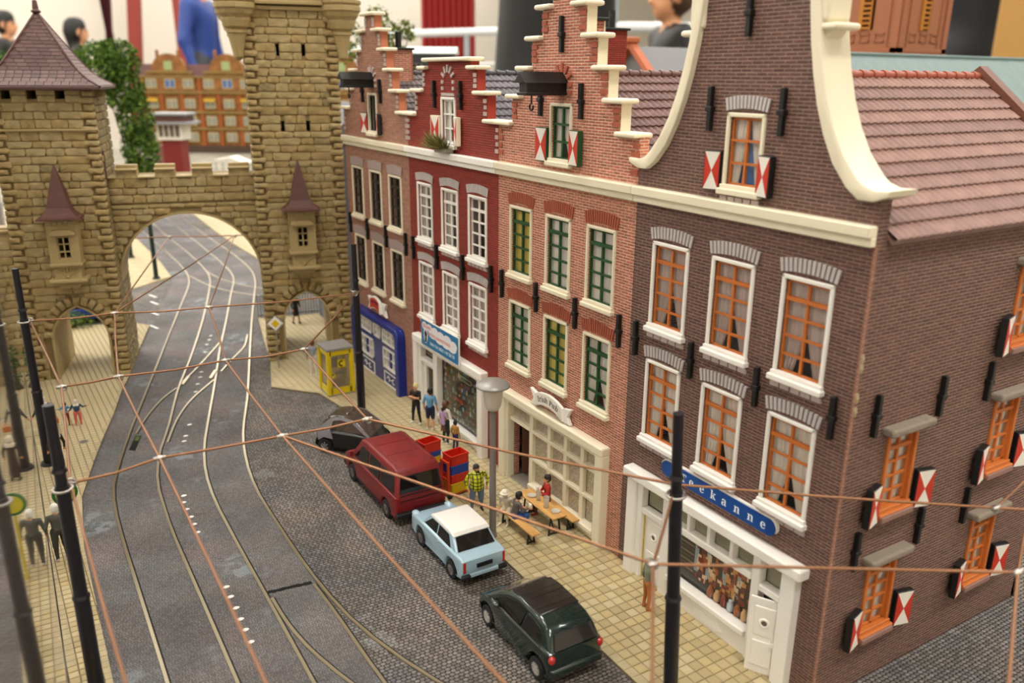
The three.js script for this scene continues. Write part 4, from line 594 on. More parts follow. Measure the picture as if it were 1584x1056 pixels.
// ---- salmon house, stepped gable, pub
{
  const h = house(1, 'salmon pink brick house with cream stepped gable and green windows'), L = [[3.6, 12.46], [2.75, 13.3], [2.15, 14.14], [1.62, 14.98], [1.08, 15.82], [0.55, 16.66]];
  facade(h, stepProfile([[3.6, 11.26], ...L].slice(1)), M.brick_salmon, 0, [-2.62, 2.5, 0.05, 3.1], true); shell(h, M.brick_salmon); cornice(h, M.cream_plastic); ledges(h, L, M.ivory_plastic, M.cream_plastic); std('quoin_red', 0xa4563f, 0.75); quoins(h, L, M.quoin_red, 0.3);
  sixWindows(h, { frame: M.cream_plastic, sash: M.green_plastic, bar: 0.07, each: (i, j) => ({ curtain: (i === 0 && j === 0) || (i === 1 && j === 1) ? M.curtain_yellow : M.curtain_white, style: j && i === 2 ? 'parted' : 'full' }) }, (x, y) => archLintel(h, x, y, 1.5, 0.34, M.quoin_red, null, 15));
  win(h, 0, 11.46, 1.14, 1.76, { frame: M.cream_plastic, sash: M.green_plastic, rows: 3, bar: 0.07, curtain: M.curtain_white, style: 'parted' });
  for (const s of [-1, 1]) { shutter(h, s * 0.86, 11.5, 0.55, 1.0, M.green_plastic, -s * 0.1); anchor(h, s * 1.04, 13.3); } anchor(h, 0.0, 15.1); hoist(h); blindArch(h, M.quoin_red);
  pantiles(h, 'dull mauve brown pantile roof', 13, tileMats(0x72544f), std('ridge_mauve', 0x6c4b46, 0.5)); chimney(h, -0.2, -1.0, 0.62, 0.7, 15.5, M.brick_salmon, M.cream_plastic);
  const c = M.cream_plastic, f = part('shop_front', merge([rb(-3.08, -2.72, 0, 3.2, -0.1, 0.3, 0.05), rb(-2.78, -2.58, 0, 3.08, -0.1, 0.2, 0.04), rb(2.5, 2.7, 0, 3.08, -0.1, 0.2, 0.04), rb(2.62, 2.98, 0, 3.2, -0.1, 0.3, 0.05), rb(-3.08, 2.98, 3.16, 3.46, -0.1, 0.32, 0.06), rb(-2.8, 2.72, 3.04, 3.2, -0.1, 0.22, 0.04), rb(-1.38, -1.16, 0.05, 3.06, -0.12, 0.06, 0.02), rb(-2.6, -1.36, 2.34, 2.48, -0.12, 0.08, 0.02), rb(-1.2, 2.52, 2.32, 2.46, -0.12, 0.06, 0.02), rb(-1.2, 2.52, 1.3, 1.42, -0.12, 0.05, 0.02), rb(-1.2, 2.52, 0.3, 0.48, -0.12, 0.24, 0.04), bb(-1.2, 2.52, 0.02, 0.34, -0.12, 0.1)]), c, h, 'cream pub front with many small panes');
  for (const x of [-0.2, 0.74, 1.66]) part('mullion', rb(x - 0.09, x + 0.09, 0.4, 3.06, -0.12, 0.04, 0.02), c, f);
  const xs = [-1.16, -0.29, -0.11, 0.65, 0.83, 1.57, 1.75, 2.5]; for (let k = 0; k < 4; k++) for (const [y0, y1] of [[0.48, 1.3], [1.42, 2.32], [2.46, 3.04]]) { const p = part('pane', new THREE.PlaneGeometry(xs[2 * k + 1] - xs[2 * k], y1 - y0), glass, f); p.position.set((xs[2 * k] + xs[2 * k + 1]) / 2, (y0 + y1) / 2, -0.06); } part('pane', new THREE.PlaneGeometry(1.2, 0.56), glass, f).position.set(-1.98, 2.76, -0.06);
  const lace = std('lace', 0xffffff, 0.9, { map: dataTex(128, 128, (u, v) => { const n = fbm(u, v, 16, 4), s = 0.5 + 0.5 * Math.sin(u * 2 * Math.PI * 6), k = 0.72 + 0.34 * n; const cc = mixc([172, 154, 126], [226, 214, 190], s * 0.6 + n * 0.4); return [cc[0] * k, cc[1] * k, cc[2] * k]; }, true, 0.1, 0.3) });
  const la = part('lace_curtain', drape(3.66, 2.6, 'full'), lace, f); la.position.set(0.67, 1.75, -0.115); part('lace_curtain', drape(1.2, 0.6, 'full'), lace, f).position.set(-1.98, 2.76, -0.115);
  std('door_brown', 0x6a4230, 0.6); const dl = part('door', rb(0, 1.05, 0.12, 2.32, -0.04, 0.04, 0.02), M.door_brown, f, 'brown pub door swung inward'); dl.position.set(-2.54, 0, -0.4); dl.rotation.y = 1.25; std('step_grey', 0x8b8377, 0.8); part('door_step', rb(-2.56, -1.4, 0.02, 0.13, -0.45, 0.12, 0.02), M.step_grey, f);
  // ribbon sign
  const rbn = new THREE.Shape(); rbn.moveTo(-0.82, 3.54); rbn.quadraticCurveTo(0, 3.92, 0.82, 3.54); rbn.lineTo(0.82, 3.98); rbn.quadraticCurveTo(0, 4.36, -0.82, 3.98); rbn.closePath();
  const sg = part('shop_sign', slab(rbn, 0.16, 0.26, 0.02), M.white_plastic, h, 'white ribbon sign with black lettering'); for (const s of [-1, 1]) part('ribbon_tail', slab(poly([[s * 0.78, 3.5], [s * 1.15, 3.5], [s * 0.98, 3.74], [s * 1.18, 4.04], [s * 0.78, 3.96]]), 0.06, 0.18, 0.02), M.white_plastic, sg);
  const t = canvasTex(512, 256, (g, w, hh) => { g.clearRect(0, 0, w, hh); g.fillStyle = '#e6e1d4'; g.fillRect(0, 0, w, hh); g.fillStyle = '#1c1a18'; g.font = 'bold 92px serif'; g.textAlign = 'center'; g.textBaseline = 'middle'; [...'Irish Pub'].forEach((ch, i) => { const x = [70, 108, 146, 180, 228, 272, 314, 372, 432][i]; const k = (x - 256) / 256; g.save(); g.translate(x, 112 + 74 * k * k); g.rotate(k * 0.46); g.fillText(ch, 0, 0); g.restore(); }); });
  const tg = new THREE.PlaneGeometry(1.5, 0.36, 16, 1), p = tg.attributes.position; for (let i = 0; i < p.count; i++) { const x = p.getX(i), k = x / 0.82; p.setY(i, p.getY(i) + 0.18 * (1 - k * k)); const b = 0.5 + 0.29 * (1 - 0) * 0; }
  const uv = tg.attributes.uv; for (let i = 0; i < uv.count; i++) { const k = (uv.getX(i) - 0.5) * 2; uv.setY(i, lerp(0.3, 0.82, uv.getY(i)) - 0.29 * k * k + 0.02); }
  const tm = new THREE.MeshStandardMaterial({ map: t, roughness: 0.5 }); tm.name = 'ribbon_print'; part('lettering', tg, tm, sg).position.set(0, 3.77, 0.264);
  // chimney stack of the crimson neighbour is built with that house
}
// ---- crimson house, model railway shop
{
  const h = house(2, 'crimson brick house with a short stepped gable and white windows'), L = [[3.6, 12.46], [2.8, 13.36], [2.1, 14.18], [1.66, 14.46]];
  facade(h, stepProfile(L), M.brick_crimson, 0, [-2.62, 2.5, 0.05, 3.15], true); shell(h, M.brick_crimson); cornice(h, M.white_plastic); std('side_red', 0x96301f, 0.7); ledges(h, L, M.ivory_plastic, M.side_red); quoins(h, L.slice(0, 3), M.lilac_stone); blindArch(h, M.lilac_stone, true);
  sixWindows(h, { frame: M.white_plastic, sash: M.white_plastic, under: M.lilac_stone, each: (i, j) => ({ curtain: j ? M.curtain_grey : i === 2 ? M.curtain_dark : M.curtain_grey, style: j ? 'full' : 'tied' }) }, (x, y) => archLintel(h, x, y, 1.5, 0.3, M.grey_voussoir, M.brick_crimson, 14));
  win(h, 0, 11.46, 1.14, 1.76, { frame: M.white_plastic, sash: M.white_plastic, rows: 3, curtain: M.curtain_white, style: 'tied' });
  for (const s of [-1, 1]) { shutter(h, s * 0.84 - 0.05, 11.55, 0.52, 1.0, M.ivory_plastic, -s * 0.25); anchor(h, s * 1.04, 13.3); }
  pantiles(h, 'dark grey pantile roof', 13, tileMats(0x67636a), std('ridge_grey', 0x45434a, 0.5)); chimney(h, 0.1, -7.2, 0.8, 0.95, 15.7, M.brick_crimson);
  const c = M.white_plastic, f = part('shop_front', merge([rb(-3.16, -2.74, 0, 3.3, -0.1, 0.3, 0.05), rb(-2.78, -2.6, 0, 3.1, -0.1, 0.18, 0.03), rb(2.42, 2.6, 0, 3.1, -0.1, 0.18, 0.03), rb(2.5, 2.86, 0, 3.3, -0.1, 0.3, 0.05), rb(-3.16, 2.86, 3.2, 3.54, -0.1, 0.32, 0.06), rb(-2.8, 2.6, 3.08, 3.22, -0.1, 0.2, 0.03), rb(-1.44, -1.08, 0, 3.1, -0.12, 0.18, 0.04), rb(-2.6, -1.42, 2.42, 2.6, -0.12, 0.18, 0.04), rb(-1.1, 2.44, 0.34, 0.52, -0.12, 0.22, 0.04), bb(-1.1, 2.44, 0.02, 0.36, -0.12, 0.1)]), c, h, 'white shop front with one large display window');
  const d = part('door', merge([rb(-2.6, -2.36, 0.06, 2.44, -0.1, 0.05, 0.03), rb(-1.66, -1.44, 0.06, 2.44, -0.1, 0.05, 0.03), rb(-2.4, -1.6, 2.24, 2.44, -0.1, 0.05, 0.03), rb(-2.4, -1.6, 0.06, 0.9, -0.1, 0.05, 0.03)]), c, f); part('door_pane', new THREE.PlaneGeometry(0.7, 1.34), glass, d).position.set(-2.01, 1.57, -0.03); part('handle', rod([-1.58, 1.0, 0.08], [-1.58, 1.3, 0.08], 0.025, 6), M.chrome, d);
  for (const [a, b, y0, y1] of [[-2.6, -1.44, 2.6, 3.08], [-1.08, 2.42, 0.52, 3.08]]) { const p = part('pane', new THREE.PlaneGeometry(b - a, y1 - y0), glass, f); p.position.set((a + b) / 2, (y0 + y1) / 2, -0.05); }
  // printed shop window picture: dark shelves full of small colourful boxes
  const pic = canvasTex(768, 512, (g, w, hh) => { g.fillStyle = '#0c0c0e'; g.fillRect(0, 0, w, hh); const cols = ['#7a2a22', '#b8452e', '#8d8f3a', '#c4c46a', '#2f6f7a', '#7fb3b8', '#d7d2c2', '#4a3528', '#243a5e', '#a9792f']; for (let s = 0; s < 9; s++) { const y = 30 + s * 54; g.fillStyle = '#2a2622'; g.fillRect(0, y + 34, w, 6); for (let x = 4; x < w; x += 10 + 22 * rnd()) { if (rnd() < 0.22) continue; const bh = 12 + 34 * rnd(); g.fillStyle = cols[Math.floor(rnd() * 10)]; g.globalAlpha = 0.4 + 0.6 * rnd(); g.fillRect(x, y + 34 - bh, 10 + 24 * rnd(), bh); g.fillStyle = cols[Math.floor(rnd() * 10)]; g.fillRect(x + 2, y + 34 - bh * 0.6, 8, 5); } g.globalAlpha = 1; } g.strokeStyle = '#b9c07a'; g.lineWidth = 4; g.strokeRect(300, 92, 220, 34); g.fillStyle = '#9fb8b4'; g.fillRect(170, 0, 150, 44); g.fillStyle = '#8f2a26'; g.fillRect(200, 300, 190, 26); for (let i = 0; i < 40; i++) { g.fillStyle = '#8fbfc4'; g.globalAlpha = 0.5; g.fillRect(w * rnd(), hh - 44 + 36 * rnd(), 18 * rnd(), 5); } g.globalAlpha = 1; });
  const [pg, pm] = printed(3.5, 2.56, pic, 0.25); part('display_print', pg, pm, f, 'dark printed view of shelves with colourful boxes').position.set(0.67, 1.8, -0.14); const [p2, pm2] = printed(1.16, 0.48, pic, 0.25); part('display_print', p2, pm2, f).position.set(-2.02, 2.84, -0.14); part('display_print', new THREE.PlaneGeometry(0.72, 1.36), pm2, f).position.set(-2.01, 1.57, -0.14);
  const sign = part('shop_sign', bb(-1.98, 1.32, 3.38, 4.5, 0.02, 0.08), M.white_plastic, h, 'blue sign with white clouds and orange lettering'); sign.position.set(0, 0, 0.32); 
  const stx = canvasTex(1024, 348, (g, w, hh) => {
    g.fillStyle = '#1a74a8'; g.fillRect(0, 0, w, hh); g.fillStyle = '#e8e6ea'; const e = (x, y, a, b) => { g.beginPath(); g.ellipse(x, y, a, b, 0, 0, 7); g.fill(); };
    e(100, 80, 74, 58); e(240, 78, 92, 52); e(400, 96, 96, 64); e(560, 116, 110, 70); e(740, 110, 110, 66); e(900, 138, 92, 62); e(330, 150, 120, 50); e(520, 170, 120, 50); e(700, 176, 130, 52); e(860, 180, 110, 54); e(130, 200, 60, 110);
    g.fillStyle = '#d9622f'; g.font = 'bold 58px sans-serif'; g.fillText('ROLAND', 52, 100); g.fillText('MODELLBAHNSTUDIO', 212, 178, 770);
    g.fillStyle = '#14161c'; g.fillRect(98, 200, 62, 96); g.fillRect(90, 160, 22, 44); g.fillRect(146, 160, 22, 44); g.beginPath(); g.moveTo(100, 170); g.lineTo(129, 120); g.lineTo(158, 170); g.fill(); g.fillRect(112, 150, 34, 60); g.fillStyle = '#c9ccd2'; g.fillRect(122, 214, 14, 34); g.fillRect(108, 262, 10, 14); g.fillRect(140, 262, 10, 14);
    g.fillStyle = '#e8eef2'; g.font = 'bold 60px sans-serif'; g.fillText('Info Tel: 0421 / 61 30 78', 250, 300, 730); });
  const [sg, sm] = printed(3.26, 1.08, stx, 0.4); part('lettering', sg, sm, sign).position.set(-0.33, 3.94, 0.084);
}
// ---- terracotta house by the gate, blue shop front
{
  const h = house(3, 'pale terracotta brick house with a stepped gable and a blue shop front'), L = [[3.6, 12.46], [2.75, 13.3], [2.15, 14.12], [1.62, 14.92], [1.08, 15.7], [0.5, 16.35]];
  facade(h, stepProfile(L), M.brick_terracotta, 0, [-2.7, 2.4, 0.05, 3.0], true); shell(h, M.brick_terracotta); cornice(h, M.cream_plastic); std('side_clay', 0xb06a4c, 0.7); ledges(h, L, M.ivory_plastic, M.side_clay); quoins(h, L, M.lilac_stone); blindArch(h, M.lilac_stone); hoist(h);
  sixWindows(h, { frame: M.cream_plastic, sash: M.dark_sash, bar: 0.07, each: (i, j) => ({ curtain: i === 1 || j ? M.curtain_dark : null, style: 'parted' }) }, (x, y) => archLintel(h, x, y, 1.5, 0.36, M.mauve_plain, null, 1));
  win(h, 0, 11.46, 1.0, 1.76, { frame: M.cream_plastic, sash: M.dark_sash, rows: 3 }); for (const s of [-1, 1]) { shutter(h, s * 0.78, 11.5, 0.5, 0.88, M.black_plastic, -s * 0.3); anchor(h, s * 1.0, 13.3); }
  pantiles(h, 'grey brown pantile roof', 13, tileMats(0x655a5a), std('ridge_umber', 0x4b4242, 0.5)); chimney(h, 0.0, -1.3, 0.85, 0.85, 15.0, M.brick_salmon, M.side_clay);
  const blue = std('shop_blue', 0x0a2a86, 0.28, { clearcoat: 0.4 }), W = M.white_plastic;
  const s = new THREE.Shape(); s.moveTo(-3.0, 0); s.lineTo(-3.0, 2.8); s.quadraticCurveTo(-3.0, 3.2, -2.6, 3.2); s.lineTo(2.2, 3.2); s.quadraticCurveTo(2.68, 3.2, 2.68, 2.7); s.lineTo(2.68, 0); s.closePath();
  const wins = [[-2.5, -0.84, 2.12, 2.82, 3, 2], [-0.62, 0.22, 2.14, 2.8, 2, 2], [0.44, 1.96, 2.1, 2.78, 3, 2], [-2.46, -0.74, 0.88, 1.86, 4, 2], [0.46, 2.0, 0.88, 1.88, 4, 2]], dr = [-0.36, 0.26, 0.06, 1.92];
  for (const [a, b, y0, y1] of wins) s.holes.push(rectHole(a, b, y0, y1)); s.holes.push(rectHole(dr[0], dr[1], 0.05, dr[3]));
  const f = part('shop_front', slab(s, -0.08, 0.14, 0.03), blue, h, 'glossy blue shop front with white lattice windows');
  const rim = new THREE.Shape(); rim.moveTo(-3.0, 0); rim.lineTo(-3.0, 2.8); rim.quadraticCurveTo(-3.0, 3.2, -2.6, 3.2); rim.lineTo(2.2, 3.2); rim.quadraticCurveTo(2.68, 3.2, 2.68, 2.7); rim.lineTo(2.68, 0); rim.lineTo(2.3, 0); rim.lineTo(2.3, 2.62); rim.quadraticCurveTo(2.3, 2.92, 2.0, 2.92); rim.lineTo(-2.5, 2.92); rim.quadraticCurveTo(-2.64, 2.92, -2.64, 2.76); rim.lineTo(-2.64, 0); rim.closePath(); part('rim', slab(rim, 0.1, 0.4, 0.05), blue, f);
  wins.forEach(([a, b, y0, y1, n, m], k) => {
    const fr = [bb(a, b, y0, y0 + 0.1, -0.06, 0.2), bb(a, b, y1 - 0.07, y1, -0.06, 0.2), bb(a, a + 0.08, y0, y1, -0.06, 0.2), bb(b - 0.08, b, y0, y1, -0.06, 0.2)], tall = k > 2;
    for (let i = 1; i < n; i++) fr.push(bb(lerp(a, b, i / n) - (tall && i === 2 ? 0.16 : 0.035), lerp(a, b, i / n) + (tall && i === 2 ? 0.16 : 0.035), y0, y1, -0.05, tall && i === 2 ? 0.1 : 0.17)); for (let i = 1; i < m; i++) fr.push(bb(a, b, lerp(y0, y1, i / m) - 0.03, lerp(y0, y1, i / m) + 0.03, -0.05, 0.16));
    const wn = part('window', merge(fr), W, f); if (tall) part('blue_panel', merge([rb((a + b) / 2 - 0.11, (a + b) / 2 + 0.11, y0 + 0.12, y1 - 0.1, 0.05, 0.16, 0.03)]), blue, wn);
    for (let i = 0; i < n; i++) for (let j = 0; j < m; j++) { const p = part('pane', new THREE.PlaneGeometry((b - a) / n - 0.05, (y1 - y0) / m - 0.05), glass, wn); p.position.set(lerp(a, b, (i + 0.5) / n), lerp(y0, y1, (j + 0.5) / m), 0); }
  });
  for (const [a, b] of [[-2.46, -0.7], [0.46, 2.0]]) { const p = part('scroll_panel', merge([rb(a, b, 0.08, 0.14, 0.1, 0.18, 0.02), rb(a, b, 0.66, 0.72, 0.1, 0.18, 0.02), rb(a, a + 0.07, 0.08, 0.72, 0.1, 0.18, 0.02), rb(b - 0.07, b, 0.08, 0.72, 0.1, 0.18, 0.02)]), W, f); part('scroll', merge([-0.3, 0.3].map((d) => new THREE.TorusGeometry(0.12, 0.025, 6, 14, 4.6).rotateZ(d * 4).translate((a + b) / 2 + d, 0.4, 0.15)).concat([rod([(a + b) / 2 - 0.2, 0.34, 0.15], [(a + b) / 2 + 0.2, 0.46, 0.15], 0.025, 6)])), W, p); }
  const d = part('door', merge([bb(dr[0], dr[1], 0.06, 0.16, -0.05, 0.12), bb(dr[0], dr[0] + 0.09, 0.06, dr[3], -0.05, 0.12), bb(dr[1] - 0.09, dr[1], 0.06, dr[3], -0.05, 0.12), bb(dr[0], dr[1], dr[3] - 0.1, dr[3], -0.05, 0.12), bb(dr[0], dr[1], 0.72, 0.98, -0.05, 0.12)]), W, f); part('door_panel', bb(dr[0] + 0.05, dr[1] - 0.05, 0.16, 0.72, -0.04, 0.06), blue, d); part('door_pane', new THREE.PlaneGeometry(0.5, 0.86), glass, d).position.set(-0.05, 1.4, 0); part('door_scroll', rod([-0.22, 1.0, 0.06], [0.12, 1.76, 0.06], 0.04, 6), W, d);
  std('sign_red', 0xc43a26, 0.5); const sg = new THREE.Shape(); sg.moveTo(-0.72, 3.42); sg.lineTo(-0.72, 4.0); sg.quadraticCurveTo(-0.1, 4.32, 0.5, 4.0); sg.lineTo(0.5, 3.42); sg.quadraticCurveTo(-0.1, 3.72, -0.72, 3.42);
  const sign = part('shop_sign', slab(sg, 0.16, 0.28, 0.02), M.white_plastic, h, 'small red arched sign on a white ribbon'); for (const q of [[[0.48, 3.44], [0.98, 3.36], [0.84, 3.68], [1.0, 3.98], [0.48, 3.96]], [[-0.7, 3.44], [-1.14, 3.4], [-1.0, 3.68], [-1.18, 3.98], [-0.7, 3.96]]]) part('ribbon_tail', slab(poly(q), 0.06, 0.18, 0.02), M.white_plastic, sign);
  const rs = new THREE.Shape(); rs.moveTo(-0.64, 3.5); rs.lineTo(-0.64, 3.94); rs.quadraticCurveTo(-0.1, 4.22, 0.42, 3.94); rs.lineTo(0.42, 3.5); rs.quadraticCurveTo(-0.1, 3.76, -0.64, 3.5); part('red_field', slab(rs, 0.27, 0.295), M.sign_red, sign);
  std('navy_ink', 0x2b2a6a, 0.5); part('lettering', merge([0, 1, 2, 3, 4].map((i) => { const x = -0.46 + i * 0.17, k = (x + 0.1) / 0.5, y = 3.86 - 0.1 * k * k; return merge([bb(x, x + 0.03, y, y + 0.13, 0.29, 0.305), bb(x + 0.07, x + 0.1, y + (i % 2 ? 0 : 0.05), y + 0.13, 0.29, 0.305), bb(x, x + 0.1, y + (i % 2 ? 0.0 : 0.05), y + (i % 2 ? 0.03 : 0.08), 0.29, 0.305)]); })), M.navy_ink, sign);
}
// greenery in a box before the crimson house's gable window
{
  const t = thing('flower_box', 'straggly green and yellow plant in a box at the crimson gable window', 'plant', [-0.28, 11.26, -18.0], -Math.PI / 2);
  part('box', rb(-0.5, 0.5, 0.0, 0.16, -0.2, 0.12, 0.03), std('box_grey', 0x8d877a, 0.7), t);
  const leaf = [], leaf2 = []; for (let i = 0; i < 620; i++) { const a = rnd() * 7, r = rnd(), l = rr(0.35, 0.85), b = V(-0.15 + rr(-0.4, 0.4), 0.12, rr(-0.1, 0.1)), d = V(Math.cos(a) * (0.35 + r), rr(0.1, 1.1), Math.abs(Math.sin(a)) * 0.7 + 0.05).normalize().multiplyScalar(l); (i % 4 ? leaf : leaf2).push(rod(b, b.clone().add(d), 0.012, 3, 0.003)); }
  part('foliage', merge(leaf), std('plant_olive', 0x70703a, 0.9), t).userData.kind = 'stuff'; part('blossom', merge(leaf2), std('plant_straw', 0xb3a468, 0.9), t).userData.kind = 'stuff';
}

// ================================================================ VEHICLES (heading -z, resting on y = 0)
// side outline in (z, y) drawn out over the width, with wheel arches cut in
function sideSlab(outline, half, bevel, warp) {
  const s = Array.isArray(outline) ? poly(outline) : outline; let g = new THREE.ExtrudeGeometry(s, { depth: 2 * (half - bevel), bevelEnabled: bevel > 0, bevelThickness: bevel, bevelSize: bevel, bevelOffset: -bevel, bevelSegments: 3, curveSegments: 10 });
  g.translate(0, 0, -(half - bevel)).rotateY(-Math.PI / 2);
  if (warp) { const p = g.attributes.position; for (let i = 0; i < p.count; i++) p.setX(i, p.getX(i) * warp(p.getZ(i), p.getY(i))); }
  g.computeVertexNormals(); return clean(toCreasedNormals(g, 0.6));
}
function lowerOutline(top, sill, zr, zf, wheels, rad) {   // top: points from rear to front; the lower edge runs back with arches over the wheels
  const s = new THREE.Shape(); s.moveTo(zr, sill); for (const [z, y] of top) s.lineTo(z, y); s.lineTo(zf, sill);
  for (const wz of wheels.slice().sort((a, b) => a - b)) { s.lineTo(wz - rad, sill); s.absarc(wz, 0.3, rad, Math.PI + 0.2, -0.2 + 0, true); s.lineTo(wz + rad, sill); } s.closePath(); return s;
}
function pillarPane(outline, x, warp, t = 0.012) { const mk = (side) => { const s = poly(outline); let g = new THREE.ExtrudeGeometry(s, { depth: t + 0.02, bevelEnabled: false }); g.rotateY(-Math.PI / 2); g.translate(side > 0 ? x + t : -x + 0.02, 0, 0); const p = g.attributes.position; for (let i = 0; i < p.count; i++) p.setX(i, p.getX(i) * warp(p.getZ(i), p.getY(i))); g.computeVertexNormals(); return clean(g); }; return [mk(1), mk(-1)]; }
function endPane(z0, y0, z1, y1, w0, w1, out, t = 0.012) {   // sloping glass from (z0, y0) up to (z1, y1); out is +1 to the rear
  const dz = z1 - z0, dy = y1 - y0, l = Math.hypot(dz, dy), nz = dy / l * out, ny = -dz / l * out, s = ny < 0 ? -1 : 1, P = [], o = (k) => [k * ny * s, k * nz * s];
  const quad = (k) => { const a = k * nz * (s), b = k * Math.abs(ny); return [[-w0, y0 + b, z0 + k * out * dy / l], [w0, y0 + b, z0 + k * out * dy / l], [w1, y1 + b, z1 + k * out * dy / l], [-w1, y1 + b, z1 + k * out * dy / l]]; };
  const A = quad(t), B = quad(-0.02), pos = []; const q = (a, b, c, d) => [a, b, c, a, c, d].forEach((v) => pos.push(...v)); q(...A); q(...B); for (let i = 0; i < 4; i++) q(A[i], B[i], B[(i + 1) % 4], A[(i + 1) % 4]);
  const g = new THREE.BufferGeometry(); g.setAttribute('position', new THREE.Float32BufferAttribute(pos, 3)); g.computeVertexNormals(); return clean(g);
}
function wheels(car, zs, x, r, w, hubMat, spokes) {
  const tyre = lathe([[r * 0.55, -w / 2], [r * 0.92, -w / 2], [r, -w * 0.32], [r, w * 0.32], [r * 0.92, w / 2], [r * 0.55, w / 2]], 22).rotateZ(Math.PI / 2), hub = spokes ? merge([lathe([[r * 0.5, 0], [r * 0.62, 0.02], [r * 0.62, 0.04]], 20).rotateZ(-Math.PI / 2), ...[...Array(spokes)].map((_, i) => bb(-0.02, 0.03, 0, r * 0.58, -0.025, 0.025).rotateX(i / spokes * Math.PI * 2))]) : lathe([[0, 0.05], [r * 0.2, 0.06], [r * 0.3, 0.03], [r * 0.5, 0.045], [r * 0.62, 0.02]], 18).rotateZ(-Math.PI / 2);
  for (const z of zs) for (const s of [-1, 1]) { const m = part('wheel', tyre, M.rubber, car); m.position.set(s * x, r, z); const h = part('hub_cap', hub, hubMat, m); h.position.x = s * w * 0.3; if (s < 0) h.rotation.z = Math.PI; part('wheel_well', cyl(r * 0.6, r * 0.6, 0.05, 12).rotateZ(Math.PI / 2), M.rubber, m); }
}
const carGlass = std('car_glass', 0x2a2624, 0.06, { transmission: 0.55, thickness: 0, ior: 1.5 }), seatDark = std('car_interior', 0x15100e, 0.9);
std('tail_red', 0xb51a14, 0.2, { clearcoat: 1 }); std('number_plate', 0x14171a, 0.4); std('bumper_black', 0x17171a, 0.6); std('lamp_clear', 0xe6e6e0, 0.1, { clearcoat: 1 }); std('amber', 0xd77a1a, 0.25);
{ // light blue two-door saloon with white roof
  const c = thing('saloon_car', 'light blue small saloon car with a white roof', 'car', [-4.1, 0, -9.9]), blue = std('car_sky_blue', 0x9fbccb, 0.25, { clearcoat: 0.8, clearcoatRoughness: 0.1 }), wht = std('car_white', 0xeceae4, 0.25, { clearcoat: 0.7 });
  const end = (z) => 1 - 0.055 * Math.pow(Math.abs(z) / 1.7, 4), wp = (z, y) => (1 - Math.max(0, y - 0.86) * 0.33) * end(z);
  part('body', sideSlab(lowerOutline([[1.66, 0.3], [1.74, 0.62], [1.72, 0.88], [1.6, 0.93], [0.8, 0.95], [-0.75, 0.93], [-1.5, 0.86], [-1.72, 0.78], [-1.75, 0.5], [-1.68, 0.28]], 0.26, 1.6, -1.6, [1.02, -1.02], 0.36), 0.75, 0.07, end), blue, c);
  const cab = [[1.3, 0.9], [0.92, 1.3], [0.8, 1.36], [-0.35, 1.36], [-0.46, 1.32], [-0.92, 0.9]]; part('cabin', sideSlab(cab, 0.7, 0.05, wp), blue, c);
  part('roof', sideSlab([[0.98, 1.29], [0.9, 1.38], [0.7, 1.42], [-0.3, 1.42], [-0.46, 1.37], [-0.54, 1.28]], 0.72, 0.05, wp), wht, c, 'white car roof');
  pillarPane([[0.93, 0.95], [0.72, 1.26], [0.12, 1.27], [0.1, 0.96]], 0.7, wp).forEach((g) => part('side_window', g, carGlass, c)); pillarPane([[0.02, 0.96], [0.04, 1.27], [-0.36, 1.26], [-0.76, 0.95]], 0.7, wp).forEach((g) => part('side_window', g, carGlass, c));
  part('rear_window', endPane(1.27, 0.95, 0.98, 1.26, 0.6, 0.53, 1), carGlass, c); part('windscreen', endPane(-0.88, 0.95, -0.52, 1.27, 0.6, 0.53, -1), carGlass, c);
  for (const s of [-1, 1]) { part('tail_lamp', rb(s * 0.64 - 0.045, s * 0.64 + 0.045, 0.52, 0.86, 1.64, 1.75, 0.03), M.tail_red, c); part('headlamp', new THREE.SphereGeometry(0.13, 14, 10).scale(1, 1, 1.6).translate(s * 0.57, 0.78, -1.6), blue, c); part('headlamp_glass', new THREE.SphereGeometry(0.08, 12, 8).translate(s * 0.57, 0.76, -1.77), M.lamp_clear, c); part('bumper_end', rb(s * 0.6 - 0.14, s * 0.6 + 0.14, 0.33, 0.45, 1.66, 1.8, 0.04), M.bumper_black, c); part('door_handle', rb(s * 0.73 - 0.03, s * 0.73 + 0.03, 0.82, 0.85, 0.2, 0.36, 0.01), M.chrome, c); }
  part('number_plate', rb(-0.26, 0.26, 0.6, 0.73, 1.72, 1.77, 0.02), M.number_plate, c); part('rear_sill', rb(-0.7, 0.7, 0.3, 0.44, 1.55, 1.74, 0.05), blue, c); wheels(c, [1.02, -1.02], 0.66, 0.29, 0.16, M.chrome);
  part('underbody', bb(-0.62, 0.62, 0.16, 0.34, -1.5, 1.5), M.bumper_black, c);
}
